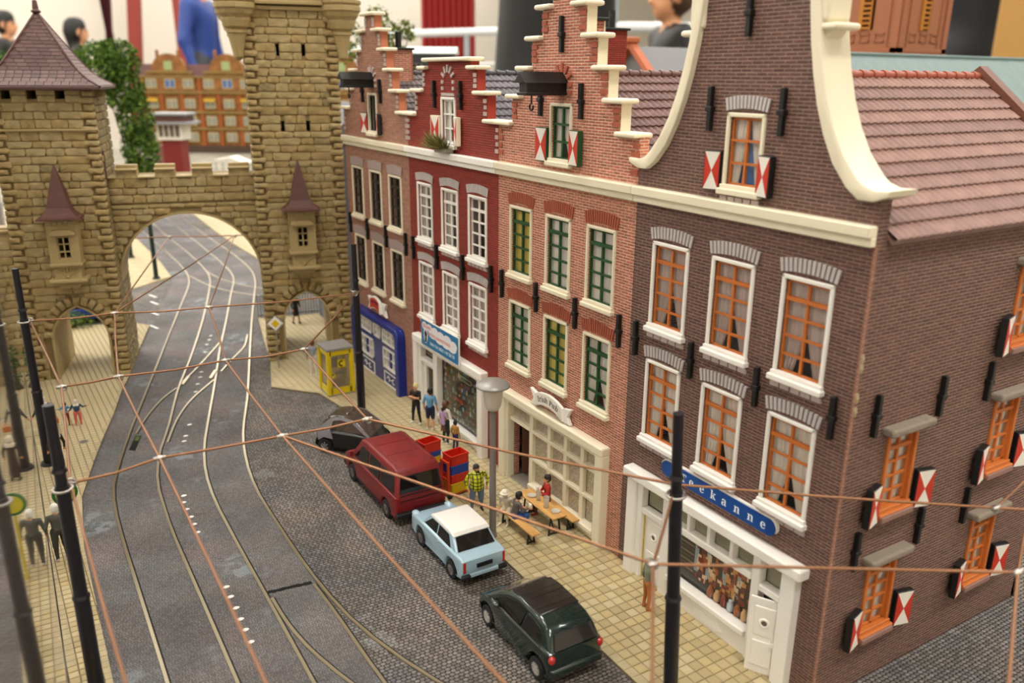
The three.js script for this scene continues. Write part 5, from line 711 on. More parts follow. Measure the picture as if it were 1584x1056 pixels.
{ // maroon van
  const c = thing('van', 'dull maroon red passenger van beside the coloured crates', 'van', [-4.15, 0, -14.6]), red = std('van_maroon', 0xffffff, 0.42, { map: mottle(0x7a1c1e, 0.14, 2.2, 5) });
  const end = (z) => 1 - 0.05 * Math.pow(Math.abs(z - 0.2) / 2.4, 5), wp = (z, y) => (1 - Math.max(0, y - 1.02) * 0.16) * end(z);
  part('body', sideSlab(lowerOutline([[2.32, 0.4], [2.36, 0.75], [2.33, 1.06], [-1.5, 1.06], [-1.98, 1.0], [-2.3, 0.82], [-2.38, 0.5]], 0.28, 2.28, -2.3, [1.5, -1.55], 0.4), 0.92, 0.07, end), red, c);
  part('cabin', sideSlab([[2.33, 1.02], [2.22, 1.72], [2.06, 1.9], [1.8, 1.95], [-0.5, 1.95], [-0.8, 1.88], [-1.62, 1.02]], 0.9, 0.08, wp), red, c);
  part('roof_rib', merge([-0.62, 0.62].map((x) => rb(x - 0.02, x + 0.02, 1.93, 1.975, -0.5, 1.85, 0.015)).concat([0.1, 1.0].map((z) => rb(-0.6, 0.6, 1.94, 1.965, z - 0.02, z + 0.02, 0.01)))), red, c);
  for (const o of [[[2.14, 1.14], [2.06, 1.7], [1.08, 1.72], [1.06, 1.14]], [[0.94, 1.14], [0.96, 1.72], [0.1, 1.72], [0.06, 1.14]], [[-0.06, 1.14], [-0.02, 1.72], [-0.62, 1.7], [-1.2, 1.14]]]) pillarPane(o, 0.9, wp).forEach((g) => part('side_window', g, carGlass, c));
  part('rear_window', endPane(2.32, 1.16, 2.24, 1.72, 0.74, 0.66, 1, 0.02), carGlass, c); part('windscreen', endPane(-1.5, 1.14, -0.88, 1.82, 0.78, 0.66, -1), carGlass, c);
  part('rear_bumper', rb(-0.9, 0.9, 0.34, 0.52, 2.26, 2.48, 0.06), M.bumper_black, c); part('front_bumper', rb(-0.88, 0.88, 0.3, 0.52, -2.46, -2.2, 0.06), M.bumper_black, c); part('tailgate_panel', rb(-0.3, 0.3, 0.62, 0.82, 2.33, 2.375, 0.01), red, c); part('tailgate_seam', merge([bb(-0.74, 0.74, 0.9, 0.915, 2.34, 2.372), bb(-0.74, 0.74, 1.08, 1.095, 2.33, 2.36)]), M.bumper_black, c);
  for (const s of [-1, 1]) { part('tail_lamp', rb(s * 0.79 - 0.06, s * 0.79 + 0.06, 0.62, 1.05, 2.3, 2.375, 0.02), std('tail_dull_' + (s > 0 ? 'a' : 'b'), 0x7a1512, 0.3), c); part('door_mirror', rb(s * 1.0 - 0.07, s * 1.0 + 0.07, 1.1, 1.32, -1.32, -1.22, 0.03), red, c); part('headlamp', rb(s * 0.66 - 0.17, s * 0.66 + 0.17, 0.52, 0.68, -2.41, -2.33, 0.03), M.lamp_clear, c); part('sill_trim', bb(s * 0.905 - 0.015, s * 0.905 + 0.015, 0.3, 0.4, -1.1, 1.05), M.bumper_black, c); part('seat_row', merge([0.7, -0.3].map((z) => rb(s * 0.4 - 0.26, s * 0.4 + 0.26, 1.0, 1.55, z, z + 0.2, 0.05))), seatDark, c); }
  wheels(c, [1.5, -1.55], 0.82, 0.32, 0.2, M.chrome); part('underbody', bb(-0.78, 0.78, 0.18, 0.4, -2.1, 2.1), M.bumper_black, c);
}
{ // dark green hatchback
  const c = thing('hatchback_car', 'very dark green compact hatchback with tinted rear glass', 'car', [-4.2, 0, -5.25]), grn = std('car_dark_green', 0x0a2622, 0.22, { clearcoat: 1, clearcoatRoughness: 0.05, metalness: 0.3 }), dark = std('sunroof', 0x140f10, 0.3, { clearcoat: 0.5 });
  const end = (z) => 1 - 0.09 * Math.pow(Math.abs(z) / 1.75, 4), wp = (z, y) => (1 - Math.max(0, y - 0.95) * 0.4) * end(z);
  part('body', sideSlab(lowerOutline([[1.7, 0.36], [1.78, 0.6], [1.72, 1.0], [1.5, 1.02], [-0.9, 0.98], [-1.35, 0.86], [-1.68, 0.68], [-1.75, 0.42]], 0.24, 1.66, -1.66, [1.2, -1.18], 0.37), 0.84, 0.11, end), grn, c);
  part('cabin', sideSlab([[1.72, 0.94], [1.52, 1.36], [1.3, 1.52], [0.9, 1.58], [0.1, 1.6], [-0.35, 1.52], [-0.75, 1.3], [-1.3, 0.9]], 0.8, 0.1, wp), grn, c);
  pillarPane([[1.32, 1.06], [1.16, 1.36], [0.62, 1.44], [0.5, 1.02]], 0.8, wp).forEach((g) => part('side_window', g, carGlass, c)); pillarPane([[0.4, 1.02], [0.52, 1.45], [0.1, 1.46], [-0.4, 1.34], [-0.92, 1.0]], 0.8, wp).forEach((g) => part('side_window', g, carGlass, c));
  part('rear_window', endPane(1.7, 1.02, 1.54, 1.37, 0.62, 0.54, 1, 0.02), dark, c); part('windscreen', endPane(-1.18, 0.99, -0.44, 1.5, 0.66, 0.54, -1, 0.015), std('pale_screen', 0x6d6258, 0.12, { clearcoat: 0.6 }), c);
  part('sunroof', sideSlab([[0.98, 1.57], [0.95, 1.592], [0.1, 1.612], [-0.28, 1.56], [-0.26, 1.54], [0.1, 1.59]], 0.58, 0.004), dark, c); part('sunroof_rib', merge([0.1, 0.32, 0.54, 0.76].map((z) => bb(-0.56, 0.56, 1.6 - (z > 0.5 ? 0.008 : 0), 1.616 - (z > 0.5 ? 0.01 : 0), z, z + 0.015))), M.bumper_black, c);
  for (const s of [-1, 1]) { part('tail_lamp', new THREE.SphereGeometry(0.12, 12, 8).scale(0.8, 1, 0.7).translate(s * 0.7, 0.84, 1.72), M.tail_red, c); part('door_mirror', new THREE.SphereGeometry(0.12, 10, 8).scale(0.9, 0.7, 1.1).translate(s * 0.86, 1.04, -0.62), grn, c); part('headlamp', new THREE.SphereGeometry(0.12, 12, 8).scale(1, 0.6, 1.2).translate(s * 0.56, 0.6, -1.6), M.lamp_clear, c); part('window_trim', bb(s * 0.8 - 0.01, s * 0.8 + 0.012, 0.985, 1.0, -0.95, 1.3), M.chrome, c); }
  part('rear_bumper', rb(-0.76, 0.76, 0.36, 0.6, 1.66, 1.84, 0.08), grn, c); wheels(c, [1.2, -1.18], 0.73, 0.3, 0.18, std('alloy', 0xd9d6d0, 0.35, { metalness: 0.6 }), 7); part('underbody', bb(-0.68, 0.68, 0.16, 0.36, -1.5, 1.5), M.bumper_black, c);
}
{ // tiny two-seater
  const c = thing('microcar', 'tiny grey and black two seat city car parked askew before the van', 'car', [-4.0, 0, -18.75], Math.PI - 0.84 + Math.PI * 0), grey = std('micro_grey', 0x8d8a90, 0.3, { clearcoat: 0.7, metalness: 0.3 }), blk = std('micro_black', 0x0a090b, 0.25, { clearcoat: 0.6 }), smoke = std('micro_glass', 0x8a7c70, 0.1, { transmission: 0.75, thickness: 0 }), org = std('micro_seat', 0x9a4a22, 0.7);
  const end = (z) => 1 - 0.07 * Math.pow(Math.abs(z) / 1.25, 4), wp = (z, y) => (1 - Math.max(0, y - 0.85) * 0.3) * end(z);
  c.rotation.y = Math.PI + 0.75;
  part('body', sideSlab(lowerOutline([[1.18, 0.4], [1.25, 0.65], [1.2, 0.95], [-0.3, 0.92], [-0.95, 0.85], [-1.2, 0.62], [-1.25, 0.4]], 0.24, 1.16, -1.18, [0.88, -0.9], 0.34), 0.73, 0.09, end), blk, c);
  part('safety_cell', merge([1, -1].map((s) => { const sh = poly([[1.14, 0.5], [1.2, 0.95], [0.62, 1.42], [0.2, 1.5], [-0.3, 1.42], [-1.05, 0.86], [-1.0, 0.8], [-0.3, 1.32], [0.2, 1.4], [0.5, 1.34], [0.62, 0.98], [0.5, 0.62], [0.9, 0.66]]); let g = new THREE.ExtrudeGeometry(sh, { depth: 0.05, bevelEnabled: false }); g.rotateY(-Math.PI / 2).translate(s > 0 ? 0.755 : -0.705, 0, 0); const p = g.attributes.position; for (let i = 0; i < p.count; i++) p.setX(i, p.getX(i) * wp(p.getZ(i), p.getY(i))); g.computeVertexNormals(); return clean(g); })), grey, c, 'grey curved side frame');
  part('canopy', sideSlab([[1.2, 0.93], [0.78, 1.44], [0.4, 1.53], [0.0, 1.53], [-0.4, 1.4], [-1.04, 0.88]], 0.69, 0.08, wp), smoke, c); part('seat', merge([-0.32, 0.32].map((x) => rb(x - 0.24, x + 0.24, 0.6, 1.2, 0.25, 0.45, 0.06)).concat([bb(-0.6, 0.6, 0.8, 0.93, -0.9, 1.0)])), org, c); part('dashboard', rb(-0.6, 0.6, 0.85, 1.02, -0.85, -0.55, 0.05), org, c);
  for (const s of [-1, 1]) { for (const y of [0.66, 0.76, 0.86]) part('tail_lamp', new THREE.SphereGeometry(0.045, 8, 6).translate(s * 0.62, y, 1.2), M.tail_red, c); part('fuel_cap', cyl(0.07, 0.07, 0.03, 12).rotateZ(Math.PI / 2).translate(s * 0.72, 0.86, 0.72), grey, c); } wheels(c, [0.88, -0.9], 0.64, 0.29, 0.17, M.chrome, 6); part('underbody', bb(-0.58, 0.58, 0.16, 0.36, -1.05, 1.05), M.bumper_black, c);
}

// ================================================================ STREET FURNITURE
const PV = PAVE_H;
{ // yellow telephone booth
  const c = thing('telephone_booth', 'bright yellow telephone booth with a flat grey roof', 'booth', [-2.48, PV, -24.78]), y = std('booth_yellow', 0xd8be10, 0.35), w = 0.56, H = 2.12;
  part('base', rb(-0.62, 0.62, 0, 0.06, -0.62, 0.62, 0.02), std('booth_grey', 0x8c8a84, 0.7), c); part('roof', rb(-0.64, 0.64, H, H + 0.13, -0.64, 0.64, 0.03), M.booth_grey, c);
  for (const a of [-1, 1]) for (const b of [-1, 1]) part('corner_post', rb(a * w - 0.08, a * w + 0.08, 0.05, H + 0.01, b * w - 0.08, b * w + 0.08, 0.03), y, c);
  const panel = (turn, name) => { const f = part(name, merge([bb(-w, w, 0.06, 0.36, w - 0.03, w + 0.03), bb(-w, w, H - 0.22, H, w - 0.03, w + 0.03), bb(-w, -w + 0.14, 0.06, H, w - 0.03, w + 0.03), bb(w - 0.14, w, 0.06, H, w - 0.03, w + 0.03)]), y, c); f.rotation.y = turn; part('glass', new THREE.PlaneGeometry(2 * w - 0.26, H - 0.56), std('booth_glass' + name + turn, 0xcfc6b0, 0.1, { transmission: 0.8, thickness: 0 }), f).position.set(0, 1.12, w); return f; };
  const door = panel(0, 'door'); panel(Math.PI / 2, 'side_panel'); panel(Math.PI, 'back_panel'); panel(-Math.PI / 2, 'side_panel');
  part('handle', new THREE.TorusGeometry(0.11, 0.03, 6, 12, Math.PI).rotateZ(-Math.PI / 2).translate(-w + 0.16, 1.0, w + 0.05), y, door);
  const tx = canvasTex(128, 128, (g) => { g.fillStyle = '#d8c01c'; g.fillRect(0, 0, 128, 128); g.strokeStyle = '#0c0c0c'; g.lineWidth = 6; g.strokeRect(6, 6, 116, 116); g.lineWidth = 20; g.beginPath(); g.arc(64, 66, 32, 1.9, 4.6); g.stroke(); g.fillStyle = '#0c0c0c'; g.fillRect(46, 22, 34, 24); g.fillRect(46, 86, 34, 24); g.font = 'bold 22px sans-serif'; g.fillText('TEL', 80, 34, 36); });
  const [pg, pm] = printed(0.42, 0.42, tx); part('telephone_sign', pg, pm, door).position.set(0.05, 1.5, w + 0.035); part('telephone', rb(-0.2, 0.2, 1.0, 1.5, -0.5, -0.3, 0.04), M.booth_grey, c); part('shelf', rb(-0.4, 0.4, 0.72, 0.78, -0.5, -0.1, 0.02), M.booth_grey, c);
}
{ // priority road sign
  const c = thing('road_sign', 'yellow and white diamond road sign on a thin pole before the gate', 'sign', [-3.9, 0, -29.2], -0.35); part('pole', cyl(0.03, 0.03, 2.3, 8), std('pole_grey', 0x8c8c88, 0.5), c);
  const sq = (s, z0, z1, m, n) => part(n, rb(-s, s, -s, s, z0, z1, 0.02).rotateZ(Math.PI / 4).translate(0, 2.4, 0), m, c); sq(0.3, 0.0, 0.04, M.black_plastic, 'rim'); sq(0.275, 0.03, 0.05, M.white_plastic, 'white_plate'); sq(0.245, 0.04, 0.056, M.black_plastic, 'black_line'); sq(0.235, 0.05, 0.06, M.white_plastic, 'white_field'); sq(0.15, 0.055, 0.07, std('sign_yellow', 0xe2bf12, 0.4), 'yellow_field');
}
{ // mushroom street lamp
  const c = thing('street_lamp', 'grey street lamp with a mushroom cap and white globe before the pub', 'lamp', [-2.69, PV, -10.14]), g = std('lamp_grey', 0x77706a, 0.45); part('pole', cyl(0.11, 0.1, 4.45, 14), g, c); part('base', cyl(0.15, 0.12, 0.2, 14), g, c);
  part('globe', lathe([[0.0, 4.28], [0.16, 4.3], [0.24, 4.42], [0.27, 4.6], [0.31, 4.9], [0.32, 5.06], [0, 5.06]], 20), std('globe_white', 0xe4dccb, 0.4, { transmission: 0.3, thickness: 0 }), c); part('cap', lathe([[0, 5.3], [0.16, 5.28], [0.36, 5.22], [0.5, 5.12], [0.52, 5.06], [0.46, 5.03], [0, 5.03]], 24), std('cap_silver', 0x9a9894, 0.4, { metalness: 0.3 }), c);
}
{ // bus stop sign near the screen
  const c = thing('bus_stop_sign', 'round green and yellow bus stop sign on a yellow pole', 'sign', [-14.08, PV, -14.9], 0.2); part('pole', cyl(0.045, 0.045, 2.3, 8), std('pole_yellow', 0xc9b422, 0.5), c);
  part('disc', cyl(0.34, 0.34, 0.05, 22).rotateX(Math.PI / 2).translate(0, 2.4, 0), std('sign_green', 0x1e6a2a, 0.4), c); part('yellow_field', merge([cyl(0.26, 0.26, 0.07, 22).rotateX(Math.PI / 2).translate(0, 2.4, 0)]), std('stop_yellow', 0xcdbf2a, 0.4), c);
  part('letter', merge([1, -1].flatMap((s) => [bb(-0.13, -0.07, 2.26, 2.54, s * 0.04 - 0.005, s * 0.04 + 0.005), bb(0.07, 0.13, 2.26, 2.54, s * 0.04 - 0.005, s * 0.04 + 0.005), bb(-0.1, 0.1, 2.37, 2.43, s * 0.04 - 0.005, s * 0.04 + 0.005)])), M.sign_green, c, 'green letter H');
}
// stacked crates
{
  const mats = { red: std('crate_red', 0xc32614, 0.4), blue: std('crate_blue', 0x123f94, 0.4), yellow: std('crate_yellow', 0xd2ab10, 0.4) }, w = 0.36, d = 0.26;
  const geo = (h) => { const g = [bb(-w, w, 0, 0.03, -d, d), rb(-w - 0.015, w + 0.015, h - 0.06, h - 0.005, d - 0.03, d + 0.015, 0.01), rb(-w - 0.015, w + 0.015, h - 0.06, h - 0.005, -d - 0.015, -d + 0.03, 0.01), rb(-w - 0.015, -w + 0.03, h - 0.06, h - 0.005, -d, d, 0.01), rb(w - 0.03, w + 0.015, h - 0.06, h - 0.005, -d, d, 0.01)]; return [g, [bb(-w, w, 0.02, h - 0.05, d - 0.03, d), bb(-w, w, 0.02, h - 0.05, -d, -d + 0.03), bb(-w, -w + 0.03, 0.02, h - 0.05, -d, d), bb(w - 0.03, w, 0.02, h - 0.05, -d, d)], h]; };
  const crate = (col, x, y, z, turn, label, h) => { const c = thing('plastic_crate', label, 'crate', [x, y, z], turn, 'stacked plastic crates on the pavement'), [rim, walls] = geo(h); part('walls', merge(walls.concat(rim.slice(0, 1))), mats[col], c); part('rim', merge(rim.slice(1)), mats[col], c); const n = []; for (let i = 0; i < 6; i++) { n.push(bb(-w + 0.06 + i * 0.115, -w + 0.1 + i * 0.115, 0.06, h - 0.1, d - 0.002, d + 0.012), bb(-w + 0.06 + i * 0.115, -w + 0.1 + i * 0.115, 0.06, h - 0.1, -d - 0.012, -d + 0.002)); if (i < 4) n.push(bb(-w - 0.012, -w + 0.002, 0.06, h - 0.1, -d + 0.06 + i * 0.12, -d + 0.1 + i * 0.12), bb(w - 0.002, w + 0.012, 0.06, h - 0.1, -d + 0.06 + i * 0.12, -d + 0.1 + i * 0.12)); } part('ribs', merge(n), mats[col], c); };
  let y = PV; [['blue', 'lowest crate of the stack without a trolley, blue'], ['yellow', 'yellow crate in the stack without a trolley'], ['blue', 'blue crate under the empty red crate'], ['red', 'empty red crate on top of the stack without a trolley']].forEach(([c, l], i) => { const h = [0.26, 0.28, 0.22, 0.4][i]; crate(c, -2.34, y, -15.45, 0.15, l, h); y += h; });
  y = PV + 0.12; [['yellow', 'yellow crate at the foot of the trolley stack'], ['red', 'red crate between yellow and blue on the trolley'], ['blue', 'blue crate in the trolley stack'], ['red', 'red crate topping the trolley stack']].forEach(([c, l], i) => { const h = [0.38, 0.33, 0.33, 0.38][i]; crate(c, -2.33, y, -13.32, 0.12, l, h); y += h; });
  const t = thing('sack_truck', 'orange red hand trolley holding a stack of crates', 'trolley', [-2.33, PV, -13.32], 0.12), tm = std('trolley_red', 0xc23a1a, 0.45);
  part('frame', merge([rb(-0.5, -0.4, 0.05, 1.35, -0.24, -0.16, 0.02), rb(-0.5, -0.4, 0.05, 1.35, 0.16, 0.24, 0.02), bb(-0.48, -0.42, 1.25, 1.33, -0.2, 0.2), bb(-0.48, -0.42, 0.6, 0.68, -0.2, 0.2)]), tm, t); part('toe_plate', rb(-0.46, 0.4, 0.06, 0.11, -0.26, 0.26, 0.02), tm, t); for (const s of [-1, 1]) part('wheel', cyl(0.1, 0.1, 0.05, 14).rotateX(Math.PI / 2).translate(-0.46, 0.1, s * 0.29), M.rubber, t);
}
// beer garden table and benches
{
  const wood = std('table_wood', 0xffffff, 0.5, { map: dataTex(128, 256, (u, v) => { const n = fbm(u * 1, v * 0.25, 16, 4), k = 0.86 + 0.26 * n; return [206 * k, 158 * k, 92 * k]; }, true, 0.7, 2) }), iron = std('iron_green', 0x151d18, 0.6);
  const mk = (name, label, cat, at, w, l, h) => { const t = thing(name, label, cat, at, 0.0); part('top', rb(-w / 2, w / 2, h - 0.06, h, -l / 2, l / 2, 0.02), wood, t); for (const s of [-1, 1]) part('leg', merge([rod([-w * 0.4, 0, s * l * 0.36], [-w * 0.25, h - 0.05, s * l * 0.36], 0.03, 6), rod([w * 0.4, 0, s * l * 0.36], [w * 0.25, h - 0.05, s * l * 0.36], 0.03, 6), rod([-w * 0.4, 0.05, s * l * 0.36], [w * 0.4, 0.05, s * l * 0.36], 0.03, 6), rod([0, h - 0.06, s * l * 0.2], [0, 0.08, s * l * 0.36], 0.022, 6)]), iron, t); return t; };
  mk('beer_table', 'narrow wooden beer table with glasses outside the pub', 'table', [-0.95, PV, -10.0], 0.54, 2.1, 0.76); mk('beer_bench', 'wooden bench on the street side of the beer table', 'bench', [-1.88, PV, -9.92], 0.32, 2.1, 0.46); mk('beer_bench', 'wooden bench between the beer table and the pub window', 'bench', [-0.33, PV, -10.0], 0.3, 2.1, 0.46);
  const gl = std('tableware', 0xe6e2d8, 0.15, { transmission: 0.5, thickness: 0 }), ty = PV + 0.762;
  const plate = lathe([[0, 0.01], [0.1, 0.012], [0.15, 0.035], [0.155, 0.03], [0.1, 0.0], [0, 0]], 18), mug = lathe([[0, 0], [0.07, 0], [0.06, 0.1], [0.085, 0.32], [0.075, 0.32], [0.05, 0.1], [0, 0.03]], 14);
  single('plate', 'pale plate on the beer table beside the red dressed drinker', 'plate', plate, gl, [-0.98, ty, -10.55], 0, 'tableware on the beer table'); single('plate', 'pale plate at the bare end of the beer table', 'plate', plate, gl, [-0.88, ty, -9.3], 0, 'tableware on the beer table'); single('beer_glass', 'tall pale beer glass in the middle of the beer table', 'glass', mug, gl, [-0.94, ty, -10.2], 0, 'tableware on the beer table'); single('beer_glass', 'wide pale beer glass next to the end plate', 'glass', mug.clone().scale(1.25, 1.15, 1.25), gl, [-0.98, ty, -9.68], 0, 'tableware on the beer table');
}

// ================================================================ OVERHEAD WIRES
const HWIRE = 5.6;
const mast = (x, z, label, lean = [0, 0]) => {
  const c = thing('tram_mast', label, 'mast', [x, PV, z], 0, 'black tram wire masts'); c.rotation.z = lean[0]; c.rotation.x = lean[1];
  part('foot', cyl(0.3, 0.26, 0.1, 16), M.mast_black, c); part('pole', merge([cyl(0.17, 0.165, 2.9, 16), cyl(0.145, 0.14, 2.7, 16, 0, 2.9), cyl(0.115, 0.11, 1.8, 16, 0, 5.6)]), M.mast_black, c); part('collar', cyl(0.19, 0.16, 0.08, 16, 0, 2.86), M.mast_black, c); part('collar', cyl(0.16, 0.13, 0.08, 16, 0, 5.9), M.mast_black, c); part('ring', new THREE.TorusGeometry(0.19, 0.035, 8, 18).rotateX(Math.PI / 2).translate(0, HWIRE - PV, 0), M.solder, c); return c;
};
mast(-14.33, -22.9, 'black tram mast on the pavement by the headscarf woman'); mast(-2.62, -21.4, 'black tram mast between the telephone booth and the tiny car', [0, 0]); mast(-14.16, -8.4, 'black tram mast beside the acrylic screen past the bus stop'); mast(-2.72, -1.78, 'black tram mast before the tea shop door', [0.075, 0.02]); 
{
  const w = thing('overhead_wire_net', 'soldered net of copper tram wires spanning the street', 'wires', [0, HWIRE, 0]);
  const J = { M1: [-14.15, -22.9], M2: [-2.8, -21.0], M3: [-14.0, -8.6], M4: [-2.85, -2.0], a: [-11.47, -22.55], b: [-8.33, -21.7], d: [-12.24, -15.23], e: [-9.24, -15.16], f: [-6.84, -15.02], g: [-13.71, -15.11], h: [-9.39, -8.75], i: [-12.15, -8.95], j: [-7.23, -8.69], n: [-7.0, -37.4], o: [-3.9, -36.1], k: [-5.29, 0.12], l: [2.14, 2.11], m: [0.15, 3.64], r: [4.0, 3.4], p: [-12.12, 3], s: [-13.75, 2], N: [-10.2, -38.6], O: [-1.2, -35.4], t: [5, 1.5], u: [-5, 6.2], m2: [2.2, 2.7] };
  const seg = [['M1', 'a'], ['a', 'b'], ['b', 'M2'], ['M1', 'g'], ['g', 'd'], ['d', 'e'], ['e', 'f'], ['f', 'M2'], ['a', 'd'], ['b', 'e'], ['d', 'i'], ['e', 'h'], ['f', 'j'], ['M3', 'i'], ['i', 'h'], ['h', 'j'], ['j', 'M4'], ['h', 'k'], ['i', 'p'], ['h', 'q2'], ['a', 'n'], ['a', 'o'], ['b', 'o'], ['n', 'o'], ['n', 'N'], ['o', 'O'], ['M4', 'l'], ['M4', 'k'], ['k', 'm'], ['l', 't'], ['l', 'r'], ['m', 'm2'], ['m', 'u'], ['k', 'u2'], ['M3', 's'], ['g', 's0']];
  const extra = { q2: [-9.12, 3.2], u2: [-8.6, 4], s0: [-14.0, -8.6] }; const at = (k) => J[k] || extra[k];
  for (const [a, b] of seg) { const A = at(a), B = at(b), mid = V((A[0] + B[0]) / 2 + rr(-0.03, 0.03), rr(-0.07, 0.0), (A[1] + B[1]) / 2); part('wire', merge([rod([A[0], 0, A[1]], mid, 0.031, 8), rod(mid, [B[0], 0, B[1]], 0.031, 8)]), M.copper, w); }
  for (const k of ['a', 'b', 'd', 'e', 'f', 'g', 'h', 'i', 'j', 'n', 'o', 'k', 'l', 'm']) { const [x, z] = J[k]; part('solder_joint', merge([new THREE.SphereGeometry(0.08, 10, 8).scale(1.2, 0.8, 1).translate(x, 0, z), rod([x - 0.13, 0.0, z], [x + 0.13, 0, z], 0.048, 8), new THREE.TorusGeometry(0.06, 0.025, 6, 10).translate(x + 0.05, -0.06, z)]), M.solder, w); }
  for (const k of ['M1', 'M2', 'M3', 'M4']) { const [x, z] = J[k]; part('hook', merge([new THREE.TorusGeometry(0.1, 0.03, 6, 12).translate(x, 0, z), rod([x - 0.1, 0, z], [x + 0.12, 0, z], 0.04, 8)]), M.solder, w); }
}

// ================================================================ PEOPLE
// a smooth body from tapered bones, meshed on a grid; each vertex takes the paint of its nearest bone
function nets(bones, lo, hi, cell, k, paint) {
  const n = [0, 1, 2].map((i) => Math.ceil((hi[i] - lo[i]) / cell) + 1), [nx, ny, nz] = n, F = new Float32Array(nx * ny * nz);
  const bd = (b, x, y, z) => { const ax = x - b.a[0], ay = y - b.a[1], az = z - b.a[2], t = clamp((ax * b.d[0] + ay * b.d[1] + az * b.d[2]) * b.i, 0, 1), ex = ax - t * b.d[0], ey = ay - t * b.d[1], ez = (az - t * b.d[2]) * (b.fz || 1); return Math.sqrt(ex * ex + ey * ey + ez * ez) - (b.r0 + t * (b.r1 - b.r0)); };
  for (const b of bones) { b.d = [b.b[0] - b.a[0], b.b[1] - b.a[1], b.b[2] - b.a[2]]; b.i = 1 / Math.max(1e-9, b.d[0] ** 2 + b.d[1] ** 2 + b.d[2] ** 2); }
  const field = (x, y, z) => { let v = 9; for (const b of bones) { const d = bd(b, x, y, z); if (d > v + 3 * k) continue; const h = Math.max(k - Math.abs(v - d), 0) / k; v = Math.min(v, d) - h * h * k / 4; } return v; };
  for (let z = 0, i = 0; z < nz; z++) for (let y = 0; y < ny; y++) for (let x = 0; x < nx; x++, i++) F[i] = field(lo[0] + x * cell, lo[1] + y * cell, lo[2] + z * cell);
  const id = new Int32Array(F.length).fill(-1), pos = [], col = [], idx = [], at = (x, y, z) => x + nx * (y + ny * z), E = [[0, 1], [2, 3], [4, 5], [6, 7], [0, 2], [1, 3], [4, 6], [5, 7], [0, 4], [1, 5], [2, 6], [3, 7]];
  for (let z = 0; z < nz - 1; z++) for (let y = 0; y < ny - 1; y++) for (let x = 0; x < nx - 1; x++) {
    const v = []; let m = 0; for (let c = 0; c < 8; c++) { v[c] = F[at(x + (c & 1), y + (c >> 1 & 1), z + (c >> 2))]; if (v[c] < 0) m++; } if (!m || m === 8) continue;
    let sx = 0, sy = 0, sz = 0, q = 0; for (const [a, b] of E) if (v[a] < 0 !== v[b] < 0) { const t = v[a] / (v[a] - v[b]); sx += lerp(a & 1, b & 1, t); sy += lerp(a >> 1 & 1, b >> 1 & 1, t); sz += lerp(a >> 2, b >> 2, t); q++; }
    const p = [lo[0] + (x + sx / q) * cell, lo[1] + (y + sy / q) * cell, lo[2] + (z + sz / q) * cell]; id[at(x, y, z)] = pos.length / 3; pos.push(...p);
    let best = 9, c = null; for (const b of bones) { const d = bd(b, ...p) - (b.pull || 0); if (d < best) { best = d; c = b.c; } } col.push(...(paint ? paint(p, c) : c));
  }
  for (let z = 1; z < nz - 1; z++) for (let y = 1; y < ny - 1; y++) for (let x = 1; x < nx - 1; x++) {
    const s = F[at(x, y, z)] < 0, q = (a, b, c, d, f) => f ? idx.push(a, b, c, a, c, d) : idx.push(a, c, b, a, d, c);
    if (s !== F[at(x + 1, y, z)] < 0) q(id[at(x, y - 1, z - 1)], id[at(x, y, z - 1)], id[at(x, y, z)], id[at(x, y - 1, z)], s);
    if (s !== F[at(x, y + 1, z)] < 0) q(id[at(x - 1, y, z - 1)], id[at(x - 1, y, z)], id[at(x, y, z)], id[at(x, y, z - 1)], s);
    if (s !== F[at(x, y, z + 1)] < 0) q(id[at(x - 1, y - 1, z)], id[at(x, y - 1, z)], id[at(x, y, z)], id[at(x - 1, y, z)], s);
  }
  const g = new THREE.BufferGeometry(); g.setAttribute('position', new THREE.Float32BufferAttribute(pos, 3)); g.setAttribute('color', new THREE.Float32BufferAttribute(col, 3)); g.setIndex(idx); g.computeVertexNormals(); return g;
}
const figureMat = new THREE.MeshStandardMaterial({ vertexColors: true, roughness: 0.55 }); figureMat.name = 'figure_paint';
function tint(g, c) { g = g.index ? g.toNonIndexed() : g; g.deleteAttribute('uv'); const a = new Float32Array(g.attributes.position.count * 3); for (let i = 0; i < a.length; i += 3) a.set(c, i); g.setAttribute('color', new THREE.BufferAttribute(a, 3)); return g; }
